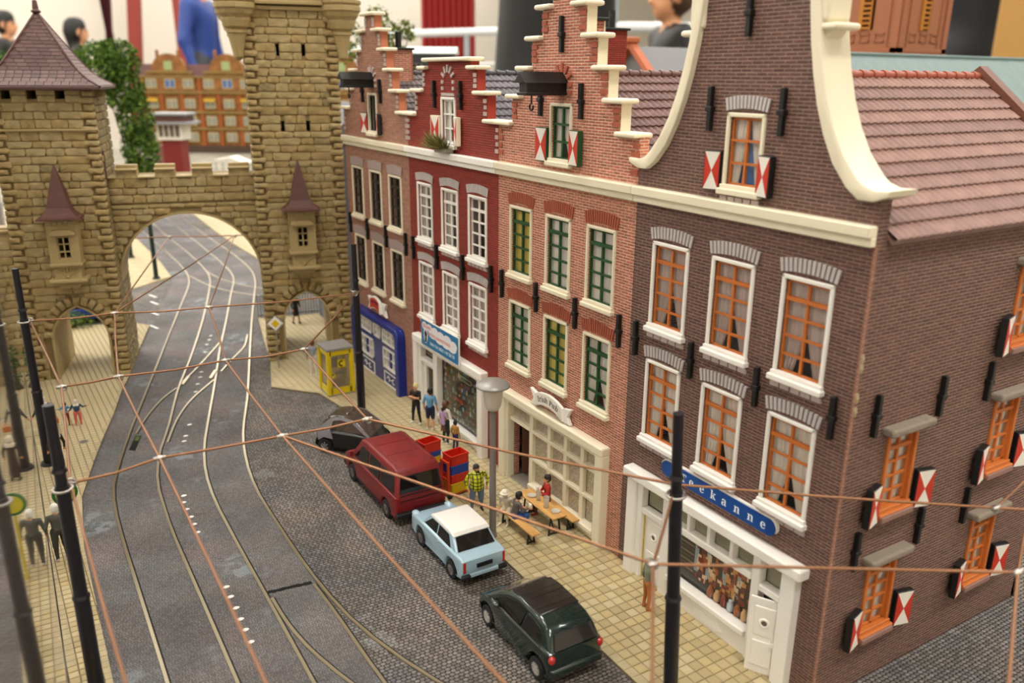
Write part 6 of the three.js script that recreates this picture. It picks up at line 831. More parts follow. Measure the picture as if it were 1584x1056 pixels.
function person(label, at, yaw, o) {
  const c = (h, d) => lin(h === undefined ? d : h), skin = c(o.skin, 0xd59a70), top = c(o.top, 0x444444), sleeve = o.bare ? skin : top, leg = c(o.legs, 0x222222), shin = o.shorts ? skin : leg, shoe = c(o.shoes, 0x1a1410), hair = c(o.hair, 0x1d1512), wd = o.wide || 1, B = [];
  const b = (a, e, r0, r1, col, x = {}) => B.push({ a, b: e, r0, r1, c: col, ...x }), sit = o.sit, hipY = sit ? 0.5 : 0.93, dy = hipY - 0.93, lean = o.lean || 0, up = (x, y, z) => [x, y + dy, z + lean * (y - 0.93)];
  const st = o.stride || 0, sp = o.spread || 0.03;
  for (const s of [-1, 1]) {
    const hip = [s * 0.095 * wd, hipY - 0.02, 0], knee = sit ? [s * 0.13, 0.5, 0.42] : [s * (0.1 * wd + sp * 0.5), 0.5, 0.02 + s * st * 0.5], ank = sit ? [s * 0.13, 0.09, 0.4 + (o.tuck || 0)] : [s * (0.1 * wd + sp), 0.09, -0.02 + s * st];
    if (!o.coat) { b(hip, knee, 0.095 * wd, 0.068 * wd, leg); b(knee, ank, 0.064 * wd, 0.045, shin); if (o.shorts) b(hip, [lerp(hip[0], knee[0], 0.75), lerp(hip[1], knee[1], 0.75), lerp(hip[2], knee[2], 0.75)], 0.105, 0.09, leg, { pull: 0.03 }); } else b(knee, ank, 0.05, 0.045, c(o.stocking, 0x2a2220));
    b([ank[0], 0.045, ank[2] - 0.02], [ank[0] + s * 0.02, 0.035, ank[2] + 0.15], 0.045, 0.032, shoe, { pull: 0.01 });
    const sh = up(s * 0.185 * wd, 1.41, 0), A = o.arms && o.arms[s < 0 ? 0 : 1], el = A ? up(...A[0]) : up(s * 0.27 * wd, 1.14, -0.02), wr = A ? up(...A[1]) : up(s * 0.28 * wd, 0.9, 0.06);
    b(sh, el, 0.062 * Math.sqrt(wd), 0.05, o.short ? top : sleeve); b(el, wr, 0.047, 0.034, o.short || o.bare ? skin : sleeve);
    const d = V(wr[0] - el[0], wr[1] - el[1], wr[2] - el[2]).normalize(), h = V(...wr).addScaledVector(d, 0.07); b(wr, [h.x, h.y, h.z], 0.034, 0.038, o.glove ? top : skin, { pull: 0.008 });
    B.hands = B.hands || []; B.hands.push([h, d, s]);
  }
  if (wd > 1.3 && !o.coat) b(up(0, 1.0, 0.05), up(0, 1.22, 0.05), 0.235, 0.225, top, { fz: 1.05, pull: 0.01 });
  if (o.coat) { const hem = o.coat; b(up(0, 1.26, 0), [0, hem, 0], 0.135 * wd, 0.19 * wd, top, { fz: 1.25 }); }
  b([-0.07 * wd * (o.coat ? 0.3 : 1), hipY + 0.02, 0], [0.07 * wd * (o.coat ? 0.3 : 1), hipY + 0.02, 0], 0.115 * wd, 0.115 * wd, o.coat ? top : leg, { fz: 1.15 }); b(up(0, 1.03, 0), up(0, 1.3, 0), 0.13 * wd, 0.15 * wd, top, { fz: wd > 1.2 ? 1.0 : 1.3 }); b(up(-0.1 * wd, 1.36, 0), up(0.1 * wd, 1.36, 0), 0.1, 0.1, top, { fz: 1.2 }); b(up(-0.17 * wd, 1.41, 0), up(0.17 * wd, 1.41, 0), 0.062, 0.062, top);
  const hd = o.turn || 0, hc = up(0, 1.625, 0.02), f = (x, y, z) => [hc[0] + x * Math.cos(hd) + z * Math.sin(hd), hc[1] + y, hc[2] - x * Math.sin(hd) + z * Math.cos(hd)];
  b(up(0, 1.43, 0), f(0, -0.07, -0.01), 0.055, 0.05, skin); b(f(0, 0.03, -0.005), f(0, -0.045, 0.03), 0.1, 0.075, skin); b(f(0, -0.09, 0.055), f(0, -0.085, 0.05), 0.035, 0.04, skin); b(f(0, 0.015, 0.1), f(0, -0.025, 0.122), 0.014, 0.02, skin, { pull: 0.004 });
  for (const s of [-1, 1]) b(f(s * 0.1, 0.0, 0), f(s * 0.103, -0.03, 0), 0.018, 0.014, skin);
  if (!o.bald) { b(f(0, 0.055, -0.03), f(0, 0.0, -0.045), 0.105, 0.1, hair, { pull: 0.012 }); b(f(0, 0.085, 0.02), f(0, 0.07, -0.05), 0.075, 0.08, hair, { pull: 0.01 }); if (o.longHair) b(f(0, 0, -0.06), f(0, -0.17, -0.06), 0.09, 0.06, hair, { pull: 0.012 }); }
  if (o.beard) b(f(0, -0.075, 0.05), f(0, -0.1, 0.06), 0.06, 0.05, hair, { pull: 0.012 }); if (o.scarf) { const sc = lin(o.scarf); b(f(0, 0.05, -0.02), f(0, -0.03, -0.03), 0.118, 0.112, sc, { pull: 0.02 }); b(up(-0.06, 1.42, 0.0), up(0.06, 1.42, 0.0), 0.1, 0.1, sc, { pull: 0.02 }); }
  const ext = 0.16, lo = [9, -0.02, 9], hi = [-9, 0, -9]; for (const q of B) for (const p of [q.a, q.b]) for (const i of [0, 1, 2]) { lo[i] = Math.min(lo[i], p[i] - (i === 1 ? 0.06 : ext)); hi[i] = Math.max(hi[i], p[i] + ext); } lo[1] = Math.max(lo[1], -0.03);
  const body = nets(B, lo, hi, o.cell || 0.018, 0.03, o.paint), more = [];
  for (const [h, d, s] of B.hands) { const side = V(0, 1, 0).cross(d).length() > 0.2 ? V(0, 1, 0).cross(d).normalize() : V(0, 0, 1), q = V().copy(d); for (let i = 0; i < 4; i++) { const r = h.clone().addScaledVector(side, (i - 1.5) * 0.019), l = [0.05, 0.062, 0.058, 0.045][i], mid = r.clone().addScaledVector(q, l * 0.6), tip = mid.clone().addScaledVector(q, l * 0.45).add(V(0, 0, 0.012)); more.push(tint(rod(r, mid, 0.0095, 6), skin), tint(rod(mid, tip, 0.009, 6, 0.007), skin)); } const t0 = h.clone().addScaledVector(side, s * -0.03).addScaledVector(q, -0.03); more.push(tint(rod(t0, t0.clone().addScaledVector(side, s * -0.025).addScaledVector(q, 0.045), 0.011, 6, 0.008), skin)); }
  for (const s of [-1, 1]) more.push(tint(new THREE.SphereGeometry(0.013, 6, 5).translate(...f(s * 0.036, 0.012, 0.092)), [0.02, 0.015, 0.012])); more.push(tint(new THREE.SphereGeometry(0.02, 6, 4).scale(1.3, 0.35, 0.5).translate(...f(0, -0.055, 0.098)), [0.35, 0.08, 0.06]));
  const g0 = body.toNonIndexed(); const g = mergeGeometries([g0, ...more.map((m) => { for (const k of Object.keys(m.attributes)) if (!['position', 'normal', 'color'].includes(k)) m.deleteAttribute(k); return m; })], false);
  const t = thing('person', label, 'person', at, yaw, o.group); const k = (o.h || 1.75) / 1.75; t.scale.setScalar((o.real ? 1 : S) * k); part('body', g, figureMat, t);
  t.userData.head = undefined; delete t.userData.head; if (o.hat) part('hat', lathe([[0, 0.16], [0.08, 0.155], [0.11, 0.1], [0.115, 0.05], [0.17, 0.04], [0.17, 0.025], [0.1, 0.03]], 16).translate(hc[0], hc[1] + 0.0, hc[2] - 0.01), new THREE.MeshStandardMaterial({ color: o.hat, roughness: 0.6, name: 'hat_paint' }), t);
  if (o.bag) part('handbag', merge([rb(-0.14, 0.14, 0, 0.24, -0.06, 0.06, 0.04), new THREE.TorusGeometry(0.1, 0.012, 6, 14, Math.PI).translate(0, 0.24, 0)]), new THREE.MeshStandardMaterial({ color: o.bag, roughness: 0.5, name: 'bag_leather' }), t).position.set(-0.34, 0.5, 0.06);
  return t;
}
const crossed = [[[-0.27, 1.17, 0.08], [0.06, 1.2, 0.2]], [[0.27, 1.17, 0.08], [-0.06, 1.23, 0.22]]];
const Y = PV;
// by the model shop
person('blond man in a black shirt with folded arms by the model shop', [-0.95, Y, -19.5], -1.1, { h: 1.76, top: 0x1d1816, short: true, legs: 0x0e0d0f, shoes: 0xe8e4dc, hair: 0xe0cf9a, arms: crossed, spread: 0.1 });
person('man in a light blue shirt and navy shorts by the model shop', [-0.72, Y, -18.65], 2.3, { h: 1.78, top: 0x5f92b8, short: true, legs: 0x12183f, shorts: true, shoes: 0xe4e0da, hair: 0x17110f, turn: 0.6, spread: 0.01 });
person('mother in a white top and dark teal trousers carrying a child', [-0.8, Y, -17.1], 1.75, { h: 1.78, top: 0xe2dcd2, short: true, legs: 0x16282c, shoes: 0xe4e0da, hair: 0x5a3a24, longHair: true, skin: 0xb77a52, arms: [[[-0.27, 1.16, 0.02], [-0.06, 1.08, 0.24]], [[0.25, 1.14, 0.05], [0.04, 1.06, 0.26]]] });
person('small child in a lilac dress on the mother\'s arm', [-0.98, Y + 0.62, -16.98], 1.9, { h: 0.98, top: 0xb08fb8, short: true, legs: 0x7a4a34, coat: 0.62, stocking: 0x7a4a34, hair: 0x1a1210, skin: 0x8a5638, shoes: 0x7a4a34 });
person('boy in a mustard sweater and purple trousers at the shop window', [-0.78, Y, -16.32], 1.9, { h: 1.24, top: 0xa8772c, legs: 0x2a2058, hair: 0x18110f, shoes: 0x201a2a });
person('stout man in a yellow checked shirt and jeans beside the street lamp', [-2.32, Y, -11.85], -0.2, { h: 1.66, wide: 1.45, top: 0xc9cc18, legs: 0x5f7288, hair: 0x2a2420, beard: true, shoes: 0x1a1614, turn: 0.5, arms: [[[-0.42, 1.16, -0.02], [-0.34, 0.92, 0.1]], [[0.42, 1.16, -0.02], [0.34, 0.92, 0.1]]], paint: (p, c) => c[1] > 0.5 && c[2] < 0.1 && (((p[0] + 5) % 0.13) < 0.03 || (p[1] % 0.13) < 0.03) ? [0.02, 0.03, 0.01] : c });
// at the beer table
person('man in a grey jacket sitting on the bench with a beer', [-1.9, Y, -10.15], 1.45, { h: 1.7, sit: true, top: 0x5d5752, legs: 0x1f4f9a, hair: 0x17120f, lean: 0.25, shoes: 0x1a1614, arms: [[[-0.26, 1.18, 0.12], [-0.16, 1.2, 0.38]], [[0.27, 1.12, 0.1], [0.2, 1.06, 0.36]]] });
person('woman in a red sweater drinking behind the beer table', [-0.36, Y, -10.55], -1.9, { h: 1.78, sit: true, top: 0xa3170f, legs: 0x6e2a1c, hair: 0x1a1210, shoes: 0xa01a12, arms: [[[-0.28, 1.14, 0.08], [-0.2, 1.02, 0.3]], [[0.28, 1.16, 0.1], [0.12, 1.3, 0.3]]] });
person('unpainted white figure leaning over at the end of the bench', [-1.74, Y, -10.78], -0.9, { h: 1.6, sit: true, skin: 0xddd3c0, top: 0xded5c3, legs: 0xd9cfbc, hair: 0xddd3c0, shoes: 0xd9cfbc, hat: 0xe0d7c6, lean: 0.5 });
{ const gl = new THREE.MeshStandardMaterial({ color: 0xe8e4da, roughness: 0.3, name: 'beer_foam' }), g = lathe([[0, 0], [0.05, 0], [0.06, 0.14], [0.04, 0.18], [0, 0.18]], 12); single('beer_mug', 'white beer mug held by the man in the grey jacket', 'mug', g, gl, [-1.41, Y + 0.69, -9.96]); single('beer_mug', 'white beer mug held by the woman in the red sweater', 'mug', g.clone(), gl, [-0.73, Y + 0.85, -10.6]); }
person('figure in a grey green coat at the tea shop door', [-0.95, Y, -4.75], 1.4, { h: 1.55, top: 0x7a7f68, legs: 0xb06a3a, hair: 0x8a8676, shoes: 0xb06a3a });
// by the gate and the booth
person('man in a pale patterned jacket behind the telephone booth', [-2.75, Y, -27.3], 2.9, { h: 1.75, top: 0x8d949c, legs: 0xd6cfc2, hair: 0x6a3a20, shoes: 0xe0dace });
person('woman in a black dress walking behind the narrow gate arch', [-0.75, Y, -36.4], 0.4, { h: 1.75, top: 0x0c0c10, coat: 0.62, stocking: 0xa06a48, hair: 0xb08a52, stride: 0.12, shoes: 0x141012 });
person('person with dark top and orange shorts on the far pavement', [-8.2, 0.09, -54], 0.2, { h: 1.75, top: 0x1e222e, legs: 0xc8702c, shorts: true, hair: 0x3a2a20 }); person('person in pale grey beside the orange shorts walker', [-7.6, 0.09, -54.6], 0.5, { h: 1.6, top: 0x9aa0a4, legs: 0x9a8a78, hair: 0x6a5a4a });
// by the screen
person('woman with a white headscarf, dark coat and orange handbag', [-14.22, Y, -25.6], Math.PI, { h: 1.72, top: 0x23242c, coat: 0.3, scarf: 0xe2dccc, hair: 0xe2dccc, bag: 0xc0661e, arms: [[[-0.28, 1.14, 0], [-0.34, 0.9, 0.04]], [[0.28, 1.16, 0.02], [0.42, 0.94, 0.05]]] });
person('small child in a blue top and red trousers', [-13.45, Y, -26.5], Math.PI, { h: 1.0, top: 0x4f86b4, legs: 0x8c1f16, hair: 0x14100e, arms: [[[-0.34, 1.28, 0], [-0.56, 1.2, 0.02]], [[0.34, 1.3, 0], [0.56, 1.36, 0]]] });
person('child in a dark blue jacket and pink trousers with a white hat', [-13.05, Y, -26.2], Math.PI - 0.2, { h: 1.15, wide: 1.2, top: 0x2b4a66, legs: 0xcf6a58, scarf: 0xe2d9c8, hair: 0xe2d9c8, shoes: 0xd9c2b0, arms: [[[-0.36, 1.26, 0], [-0.58, 1.3, 0.02]], [[0.34, 1.16, 0], [0.5, 1.02, 0.04]]] });
person('woman in a long brown coat with a cream scarf', [-14.02, Y, -22.0], 0.25 + Math.PI, { h: 1.7, top: 0x2b1712, coat: 0.3, scarf: 0xddd2ba, hair: 0xddd2ba });
person('white haired man in a grey suit by the bus stop sign', [-14.4, Y, -15.5], Math.PI + 0.25, { h: 1.82, wide: 1.15, top: 0x565850, legs: 0x33342f, hair: 0xe6e2d8, shoes: 0xb9b2a4, spread: 0.02 });
// visitors of the exhibition, life size
const FL = -0.74 * K;
person('visitor in a bright blue shirt standing before the white drapes', [128, FL, -664], 0.9, { real: true, h: 1.78, top: 0x1d3c86, legs: 0x23252e, cell: 0.03, hair: 0x3a2a20 });
person('child visitor with bobbed black hair behind the green tree', [52, FL, -746], 1.6, { real: true, h: 1.34, top: 0x2a2624, legs: 0x222222, hair: 0x0e0b0a, longHair: true, cell: 0.03 });
person('visitor in a dark jacket and cap beyond the pyramid roof', [8, FL, -850], 1.2, { real: true, h: 1.44, top: 0x161618, legs: 0x161618, hair: 0x0d0d0d, cell: 0.03 });
person('visitor in a navy suit standing behind the crimson roof', [141, FL, -219], -0.55, { real: true, h: 1.9, wide: 1.3, coat: 0.3, arms: [[[-0.2, 1.26, 0.12], [-0.06, 1.4, 0.26]], [[0.2, 1.26, 0.12], [0.06, 1.42, 0.26]]], top: 0x04060c, legs: 0x04060c, hair: 0x1a1512, cell: 0.03 });
person('young visitor in dark clothes bending over beyond the chimneys', [221, FL, -256], -1.9, { real: true, h: 1.34, top: 0x0e0d10, legs: 0x0e0d10, hair: 0x4a3320, cell: 0.02 });
person('visitor in a dark navy coat behind the brown church tower', [268, FL, -158], -0.9, { real: true, h: 1.8, wide: 1.2, top: 0x05070f, legs: 0x05070f, hair: 0x1a1512, cell: 0.03 });

// ================================================================ TOWN AND GREENERY BEHIND
function tree(name, label, at, trunkH, blobs, cols, leaves, size) {
  const t = thing(name, label, 'tree', at); part('trunk', merge([rod([0, 0, 0], [0.1, trunkH, 0], 0.25, 8, 0.14), ...blobs.slice(0, 6).map(([x, y, z]) => rod([0.05, trunkH * 0.6, 0], [x, y, z], 0.1, 6, 0.03))]), std('bark_' + name + at[0], 0x4a3a26, 0.9), t);
  const mats = cols.map((c, i) => std('leaf_' + name + at[0] + i, c, 0.85, { side: THREE.DoubleSide })), sets = cols.map(() => ({ p: [], i: [] }));
  for (const [x, y, z, rx, ry, rz] of blobs) for (let k = 0; k < leaves * rx * ry; k++) { const a = rnd() * 6.283, u = rnd() * 2 - 1, q = Math.sqrt(1 - u * u), r = Math.pow(rnd(), 0.22), cx = x + rx * r * q * Math.cos(a), cy = y + ry * r * u, cz = z + rz * r * q * Math.sin(a), s = sets[Math.floor(rnd() * cols.length)], n = s.p.length / 3, d = () => (rnd() - 0.5) * size; for (let j = 0; j < 3; j++) s.p.push(cx + d(), cy + d(), cz + d()); s.i.push(n, n + 1, n + 2); }
  sets.forEach((s, i) => { const g = new THREE.BufferGeometry(); g.setAttribute('position', new THREE.Float32BufferAttribute(s.p, 3)); g.setIndex(s.i); const f = g.toNonIndexed(); f.computeVertexNormals(); part('crown', f, mats[i], t).userData.kind = 'stuff'; });
}
tree('round_tree', 'dense dark green tree behind the pyramid roofed gate tower', [-3.4, 0, -76.5], 7, [[-1.7, 14.3, 0, 2.5, 2.4, 2.2], [-0.2, 15.0, 0, 2.0, 1.9, 1.8], [0, 12.4, 0, 1.9, 2.0, 1.8], [0.7, 9.8, 0, 1.6, 2.6, 1.5], [0.8, 7, 0, 1.7, 2.4, 1.5], [0.5, 4.6, 0, 1.5, 2, 1.4]], [0x3f5f1a, 0x52721f, 0x2c4a12, 0x6d8a2e], 420, 0.5);
tree('round_tree', 'green tree seen past the edge of the pyramid roof', [-12.3, 0, -82], 8, [[0, 13.5, 0, 1.6, 2.4, 1.5], [0.4, 10, 0, 1.6, 2.4, 1.5], [-0.4, 6, 0, 1.5, 2.6, 1.5]], [0x3d5f18, 0x547322, 0x2c4a12], 240, 0.5);
tree('airy_tree', 'light olive green tree with loose tufts behind the terracotta house', [11.9, 0, -52.3], 14, [[-0.2, 18.0, 0, 1.0, 0.9, 0.9], [0.7, 17.1, 0, 0.9, 0.7, 0.8], [1.6, 17.4, 0.5, 0.8, 0.55, 0.7], [2.0, 16.9, 0.6, 0.6, 0.5, 0.5], [-1.0, 16.6, -0.4, 0.9, 0.8, 0.8], [0.2, 15.8, 0, 1.0, 0.9, 0.8], [1.2, 15.4, 0, 0.9, 0.8, 0.8], [-0.8, 15.0, 0, 0.9, 0.8, 0.8], [-2.2, 17.4, -0.8, 0.7, 0.6, 0.6], [-2.4, 15.6, -0.8, 0.8, 0.9, 0.6]], [0x6b7a2c, 0x566a20, 0x7f8c3e], 260, 0.42);
{ // orange town palace
  const t = thing('town_palace', 'orange brick palace with round gables and many windows far behind the gate', 'building', [9.1, 0, -160.5], -0.547), wall = std('palace_brick', 0xffffff, 0.8, { map: mottle(0x906030, 0.22, 3, 4) }), olive = std('palace_stone', 0x8a7440, 0.8), rf = std('palace_roof', 0x7a5a5c, 0.7), wf = std('palace_window', 0xb8a87c, 0.6), wg = std('palace_pane', 0x8a8c84, 0.3), wb = std('palace_pane_blue', 0x3a6aa8, 0.3), grn = std('palace_pane_green', 0x9cae78, 0.4), gold = std('palace_awning', 0xc9a438, 0.7);
  part('wall', bb(0, 44, 0, 13.4, -9, 0), wall, t); part('plinth', bb(-0.1, 44.1, 0, 1.3, -9.1, 0.25), std('palace_plinth', 0x4d3a30, 0.8), t); part('roof', slab(poly([[0, 13.4], [44, 13.4], [43, 15.6], [1, 15.6]]), -8.6, -0.6), rf, t);
  for (const y of [4.1, 7.0, 10.5, 13.2]) part('string_course', rb(-0.15, 44.15, y, y + 0.4, -0.1, 0.45, 0.1), olive, t);
  for (let k = 0; k < 4; k++) {
    const cx = 6.6 + k * 10.4, s = new THREE.Shape(); s.moveTo(cx - 4.6, 11); s.lineTo(cx - 4.2, 13.4); s.lineTo(cx - 3.6, 14.4); s.absarc(cx, 14.3, 3.1, Math.PI, 0, true); s.lineTo(cx + 4.2, 13.4); s.lineTo(cx + 4.6, 11); s.closePath(); const g = part('gable', slab(s, -1, 0.35), wall, t);
    part('gable_band', rb(cx - 4.3, cx + 4.3, 14.0, 14.4, 0.2, 0.6, 0.08), olive, g); part('gable_window', bb(cx - 0.75, cx + 0.75, 14.6, 16.1, 0.3, 0.45), grn, g); for (const a of [-1, 1]) part('pinnacle', rb(cx + a * 1.9 - 0.25, cx + a * 1.9 + 0.25, 16.2, 18, -0.3, 0.2, 0.1), wall, g);
    for (const x of [cx - 5.1, cx - 1.9, cx + 1.9]) part('pilaster', bb(x - 0.3, x + 0.3, 1.3, 13.2, 0, 0.3), std('pilaster_' + k + x, 0x9c5524, 0.8), t);
    for (const y of [2.0, 4.9, 7.9, 11.4]) for (const x of [-3.4, 0, 3.3]) { const w = part('window', bb(cx + x - 0.95, cx + x + 0.95, y, y + 1.7, 0.0, 0.42), wf, t); for (const a of [-1, 1]) part('pane', bb(cx + x + a * 0.45 - 0.33, cx + x + a * 0.45 + 0.33, y + 0.2, y + 1.5, 0.4, 0.45), y > 11 && x === 0 ? wb : wg, w); if ((k + x * 3 + y) % 3 < 1 && y > 7 && y < 9) part('awning', bb(cx + x - 1, cx + x + 1, y + 1.2, y + 1.8, 0.4, 0.9), gold, w); }
  }
}
{ // red signal tower on the square
  const t = thing('signal_tower', 'red signal tower with white windows and a wide flat grey roof', 'tower', [5.2, 0, -103.5], -0.547), red = std('signal_red', 0x7c1e1a, 0.6), g = std('signal_roof', 0x8d8f92, 0.5); part('shaft', bb(-1.15, 1.15, 0, 6.2, -1.2, 1.2), red, t); part('annex', bb(-2.1, -1.1, 0, 5.4, -1.2, 0.9), std('signal_mauve', 0x8a5450, 0.6), t); const c = part('cabin', bb(-1.5, 1.5, 6.1, 8.1, -1.5, 1.5), std('signal_frame', 0xe2ddd0, 0.5), t); for (let i = 0; i < 4; i++) part('pane', bb(-1.3 + i * 0.68, -0.8 + i * 0.68, 6.5, 7.9, 1.48, 1.53), M.interior, c);
  part('balcony', rb(-3.2, 2.8, 8.0, 8.3, -1.9, 2.2, 0.08), g, t); part('roof', rb(-2.4, 2.3, 9.0, 9.35, -2, 2, 0.12), g, t); part('gallery', bb(-2.0, 2.0, 8.3, 9.0, -1.7, 1.7), M.roof_maroon, t);
}
{ const t = thing('market_stall', 'market stall with a sloping white awning before the palace', 'stall', [12.4, 0, -105.2], -0.547); part('awning', slab(poly([[-2.1, 3.0], [2.1, 2.7], [2.1, 2.85], [0.2, 3.6], [-2.1, 3.15]]), -1.6, 1.6), M.white_plastic, t); for (const x of [-1.8, 1.8]) for (const z of [-1.3, 1.3]) part('post', rod([x, 0, z], [x, 2.9, z], 0.06, 6), M.barrier_grey, t); part('counter', bb(-1.6, 1.6, 0, 1, 0.6, 1.3), M.door_brown, t); }
{ // grey hall with pale roof
  const t = thing('grey_warehouse', 'blue grey hall with a pale metal roof behind the terracotta house', 'building', [15.2, 0, -65.2], -0.547), g = std('hall_grey', 0x6b7480, 0.7); part('wall', bb(0, 8.6, 0, 15.85, -4, 0), g, t); part('roof', slab(poly([[-4.3, 15.8], [0.35, 15.8], [-1.8, 16.4]]), -0.3, 9.0).rotateY(Math.PI / 2), std('pale_roof', 0xc6d2d0, 0.5), t); const w = part('window', bb(4.6, 5.6, 14.3, 15.0, -0.05, 0.06), M.white_plastic, t); for (const [x, y] of [[4.68, 14.36], [5.14, 14.36], [4.68, 14.7], [5.14, 14.7]]) part('pane', bb(x, x + 0.38, y, y + 0.26, 0.04, 0.08), M.black_plastic, w);
}
{ // brown church tower and its nave
  const t = thing('church_tower', 'square brown church tower with ochre louvred openings', 'tower', [43.2, 0, -31.3]), br = std('church_brown', 0xffffff, 0.7, { map: (() => { const b = dataTex(256, 256, (u, v) => { const row = Math.floor(v * 24), e = Math.min((v * 24) % 1, 1 - (v * 24) % 1), fx = (u * 12 + (row % 2) * 0.5) % 1, e2 = Math.min(fx, 1 - fx), k = e < 0.1 || e2 < 0.05 ? 0.8 : 1; return [164 * k, 104 * k, 70 * k]; }, true, 2.6, 2.6); return b; })() }), pl = std('church_trim', 0x9c6040, 0.6), oc = std('louvre_ochre', 0xb0701c, 0.6); const h = 2.75;
  part('shaft', merge([bb(-h, h, 0, 17.35, -h, h), bb(-h, h, 22, 24, -h, h), bb(-h, -0.6, 17.35, 22, -h, -0.6), bb(-h, -0.6, 17.35, 22, 0.6, h), bb(0.6, h, 17.35, 22, -h, -0.6), bb(0.6, h, 17.35, 22, 0.6, h), bb(0.3, h, 17.35, 22, -0.6, 0.6), bb(-0.6, 0.6, 17.35, 22, -h, -0.3)]), br, t); part('plinth_band', rb(-h - 0.15, h + 0.15, 15.55, 15.75, -h - 0.15, h + 0.15, 0.04), pl, t);
  for (const turn of [0, -Math.PI / 2]) { const f = part('belfry_face', merge([bb(-h, -h + 0.5, 15.8, 24, h, h + 0.12), bb(h - 0.5, h, 15.8, 24, h, h + 0.12), bb(-h, h, 15.8, 16.1, h, h + 0.12), bb(-1.9, -1.7, 16.1, 24, h, h + 0.08), bb(1.7, 1.9, 16.1, 24, h, h + 0.08)]), pl, t); f.rotation.y = turn; for (const x of [-1.25, 0, 1.25]) part('square_panel', merge([bb(x - 0.4, x + 0.4, 16.5, 16.58, h, h + 0.07), bb(x - 0.4, x + 0.4, 17.0, 17.08, h, h + 0.07), bb(x - 0.4, x - 0.32, 16.5, 17.08, h, h + 0.07), bb(x + 0.32, x + 0.4, 16.5, 17.08, h, h + 0.07)]), pl, f); part('louvre_frame', merge([bb(-0.62, -0.3, 17.3, 22, h, h + 0.12), bb(0.3, 0.4, 17.3, 22, h, h + 0.1)]), oc, f); for (let i = 0; i < 14; i++) part('louvre', bb(-0.3, 0.32, 17.4 + i * 0.33, 17.55 + i * 0.33, h, h + 0.1), oc, f); }
  const n = thing('church_nave', 'long teal slate roof of the model church behind the corner house', 'building', [23, 0, -24]), sl = std('slate_teal', 0xffffff, 0.6, { map: dataTex(256, 256, (u, v) => { const a = Math.abs(((u * 10 + v * 10) % 1) - 0.5), b2 = Math.abs(((u * 10 - v * 10 + 10) % 1) - 0.5), k = (a > 0.44 || b2 > 0.44 ? 0.82 : 1) * (0.94 + 0.12 * fbm(u, v, 8, 3)); return [112 * k, 134 * k, 134 * k]; }, true, 3, 3) });
  part('wall', bb(0, 48, 0, 9.5, -4, 7.8), M.church_brown, n); part('roof', slab(poly([[-4.1, 12.4], [0.6, 15.35], [8.0, 9.2], [-4.1, 9.2]]), -49, 0.5).rotateY(-Math.PI / 2), sl, n); part('ridge', rod([0, 15.36, 0.6], [48, 15.36, 0.6], 0.12, 8), std('slate_ridge', 0x5f7674, 0.6), n);
}
{ const t = thing('grey_roof_house', 'house with a grey roof edged by an orange verge behind the pub roof', 'house', [26, 0, -39.5]), rg = std('roof_slate', 0x77787c, 0.7); part('wall', bb(0, 9, 0, 13.2, -3, 3.4), M.church_brown, t); part('roof', slab(poly([[-3.6, 13.0], [0, 16.1], [3.8, 13.0]]), -9, 0).rotateY(-Math.PI / 2), rg, t); part('verge', slab(poly([[-3.9, 12.9], [0, 16.5], [4.1, 12.9], [3.5, 12.9], [0, 16.0], [-3.3, 12.9]]), 0, 0.6).rotateY(-Math.PI / 2), std('verge_orange', 0xb5623c, 0.6), t); part('ridge_knob', rb(-0.9, 0.2, 16.3, 16.7, -0.4, 0.4, 0.1), M.verge_orange, t); }
{ const t = thing('narrow_grey_house', 'narrow blue grey house in the gap beside the gate tower', 'building', [3.2, 0, -36]); part('wall', bb(-2.2, 2.2, 0, 10.5, -1.5, 1.5), M.hall_grey, t); part('roof', slab(poly([[-2.4, 10.4], [2.4, 10.4], [0, 12.5]]), -1.6, 1.6), M.roof_slate, t); }
{ const t = thing('iron_fence', 'grey upright railing behind the narrow gate arch', 'fence', [0, 0, 0]); const A = [-2.3, -38.9], B2 = [1.9, -38.0]; for (const y of [0.2, 1.35]) part('rail', rod([A[0], y, A[1]], [B2[0], y, B2[1]], 0.05, 6), M.barrier_grey, t); for (let i = 0; i <= 26; i++) { const q = i / 26, x = lerp(A[0], B2[0], q), z = lerp(A[1], B2[1], q); part('bar', rod([x, 0, z], [x, 1.45, z], 0.04, 5), M.barrier_grey, t); } }
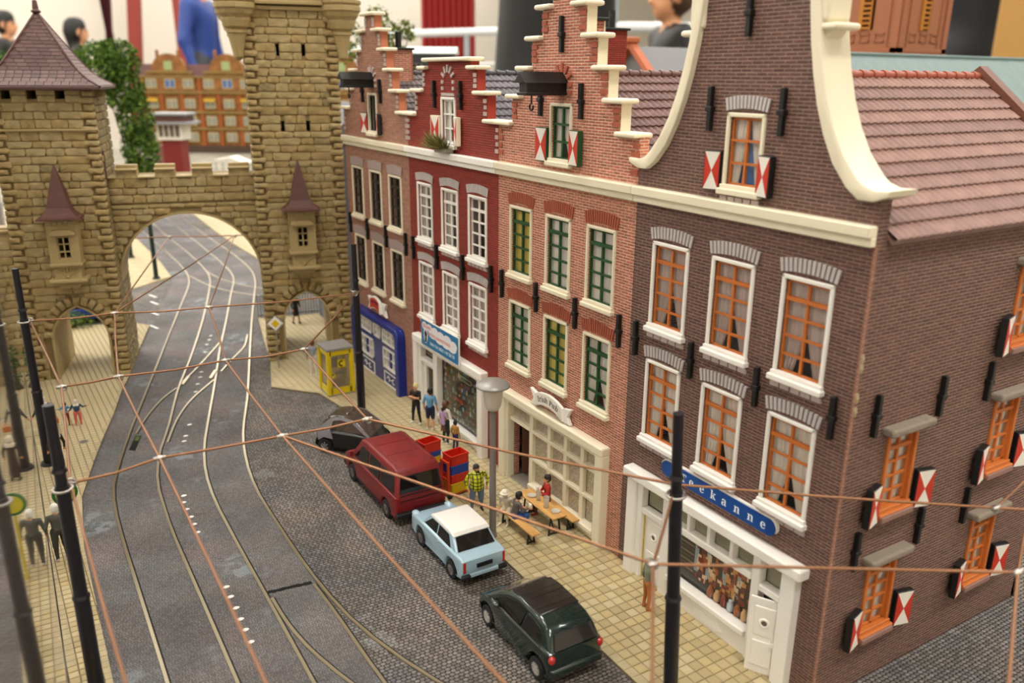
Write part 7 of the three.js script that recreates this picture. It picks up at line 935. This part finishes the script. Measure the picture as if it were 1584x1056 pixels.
{ // blue car behind the wide arch
  const c = thing('saloon_car', 'bright blue car parked behind the wide gate tower arch', 'car', [-11.2, 0, -43.4], 1.45), bl = std('car_bright_blue', 0x123f9c, 0.3, { clearcoat: 0.8 }), end = (z) => 1 - 0.06 * Math.pow(Math.abs(z) / 1.9, 4), wp = (z, y) => (1 - Math.max(0, y - 0.86) * 0.33) * end(z);
  part('body', sideSlab(lowerOutline([[1.85, 0.4], [1.92, 0.8], [1.7, 0.9], [-1.4, 0.88], [-1.85, 0.74], [-1.92, 0.4]], 0.26, 1.8, -1.8, [1.15, -1.15], 0.36), 0.8, 0.08, end), bl, c); part('cabin', sideSlab([[1.5, 0.86], [1.05, 1.3], [0.7, 1.38], [-0.3, 1.38], [-0.95, 0.86]], 0.74, 0.06, wp), bl, c);
  pillarPane([[1.2, 0.93], [0.9, 1.26], [-0.25, 1.28], [-0.75, 0.93]], 0.74, wp).forEach((g) => part('side_window', g, carGlass, c)); part('rear_window', endPane(1.46, 0.92, 1.08, 1.29, 0.62, 0.54, 1), carGlass, c); wheels(c, [1.15, -1.15], 0.7, 0.3, 0.17, M.chrome); part('underbody', bb(-0.6, 0.6, 0.16, 0.4, -1.6, 1.6), M.bumper_black, c);
}
tree('bush', 'small green bush behind the wide gate tower arch', [-12.1, 0, -41.9], 0.3, [[0, 0.55, 0, 0.9, 0.5, 0.7], [0.6, 0.4, 0.2, 0.6, 0.4, 0.5]], [0x4f6a22, 0x6b8434], 500, 0.22);
tree('bush', 'green bush squeezed between gate tower and acrylic screen', [-14.42, 0, -32.3], 0.5, [[0, 0.9, 0, 0.22, 0.9, 0.5], [0, 1.6, -0.2, 0.2, 0.6, 0.4]], [0x23450f, 0x36601a], 900, 0.18);
for (const [x, z, w] of [[-5.9, -52.2, 'beside the tram curve'], [-6.4, -60.7, 'farther down the tram line']]) { const t = thing('green_mast', 'dark green wire mast on the far pavement ' + w, 'mast', [x, 0.09, z]); part('foot', cyl(0.28, 0.22, 0.15, 12), std('mast_green' + z, 0x10251c, 0.5), t); part('pole', cyl(0.16, 0.12, 7.2, 12), M['mast_green' + z], t); }
{ const t = thing('ochre_panel', 'tall ochre wooden board standing at the hall side', 'board', [238, FL, -128], -0.9); part('board', rb(-7, 7, 0, 150, -1.5, 1.5, 0.4), std('ochre_wood', 0xb58a48, 0.6), t); part('foot', rb(-12, 12, 0, 3, -10, 10, 0.5), M.ochre_wood, t); }

renderer.render(scene, camera);
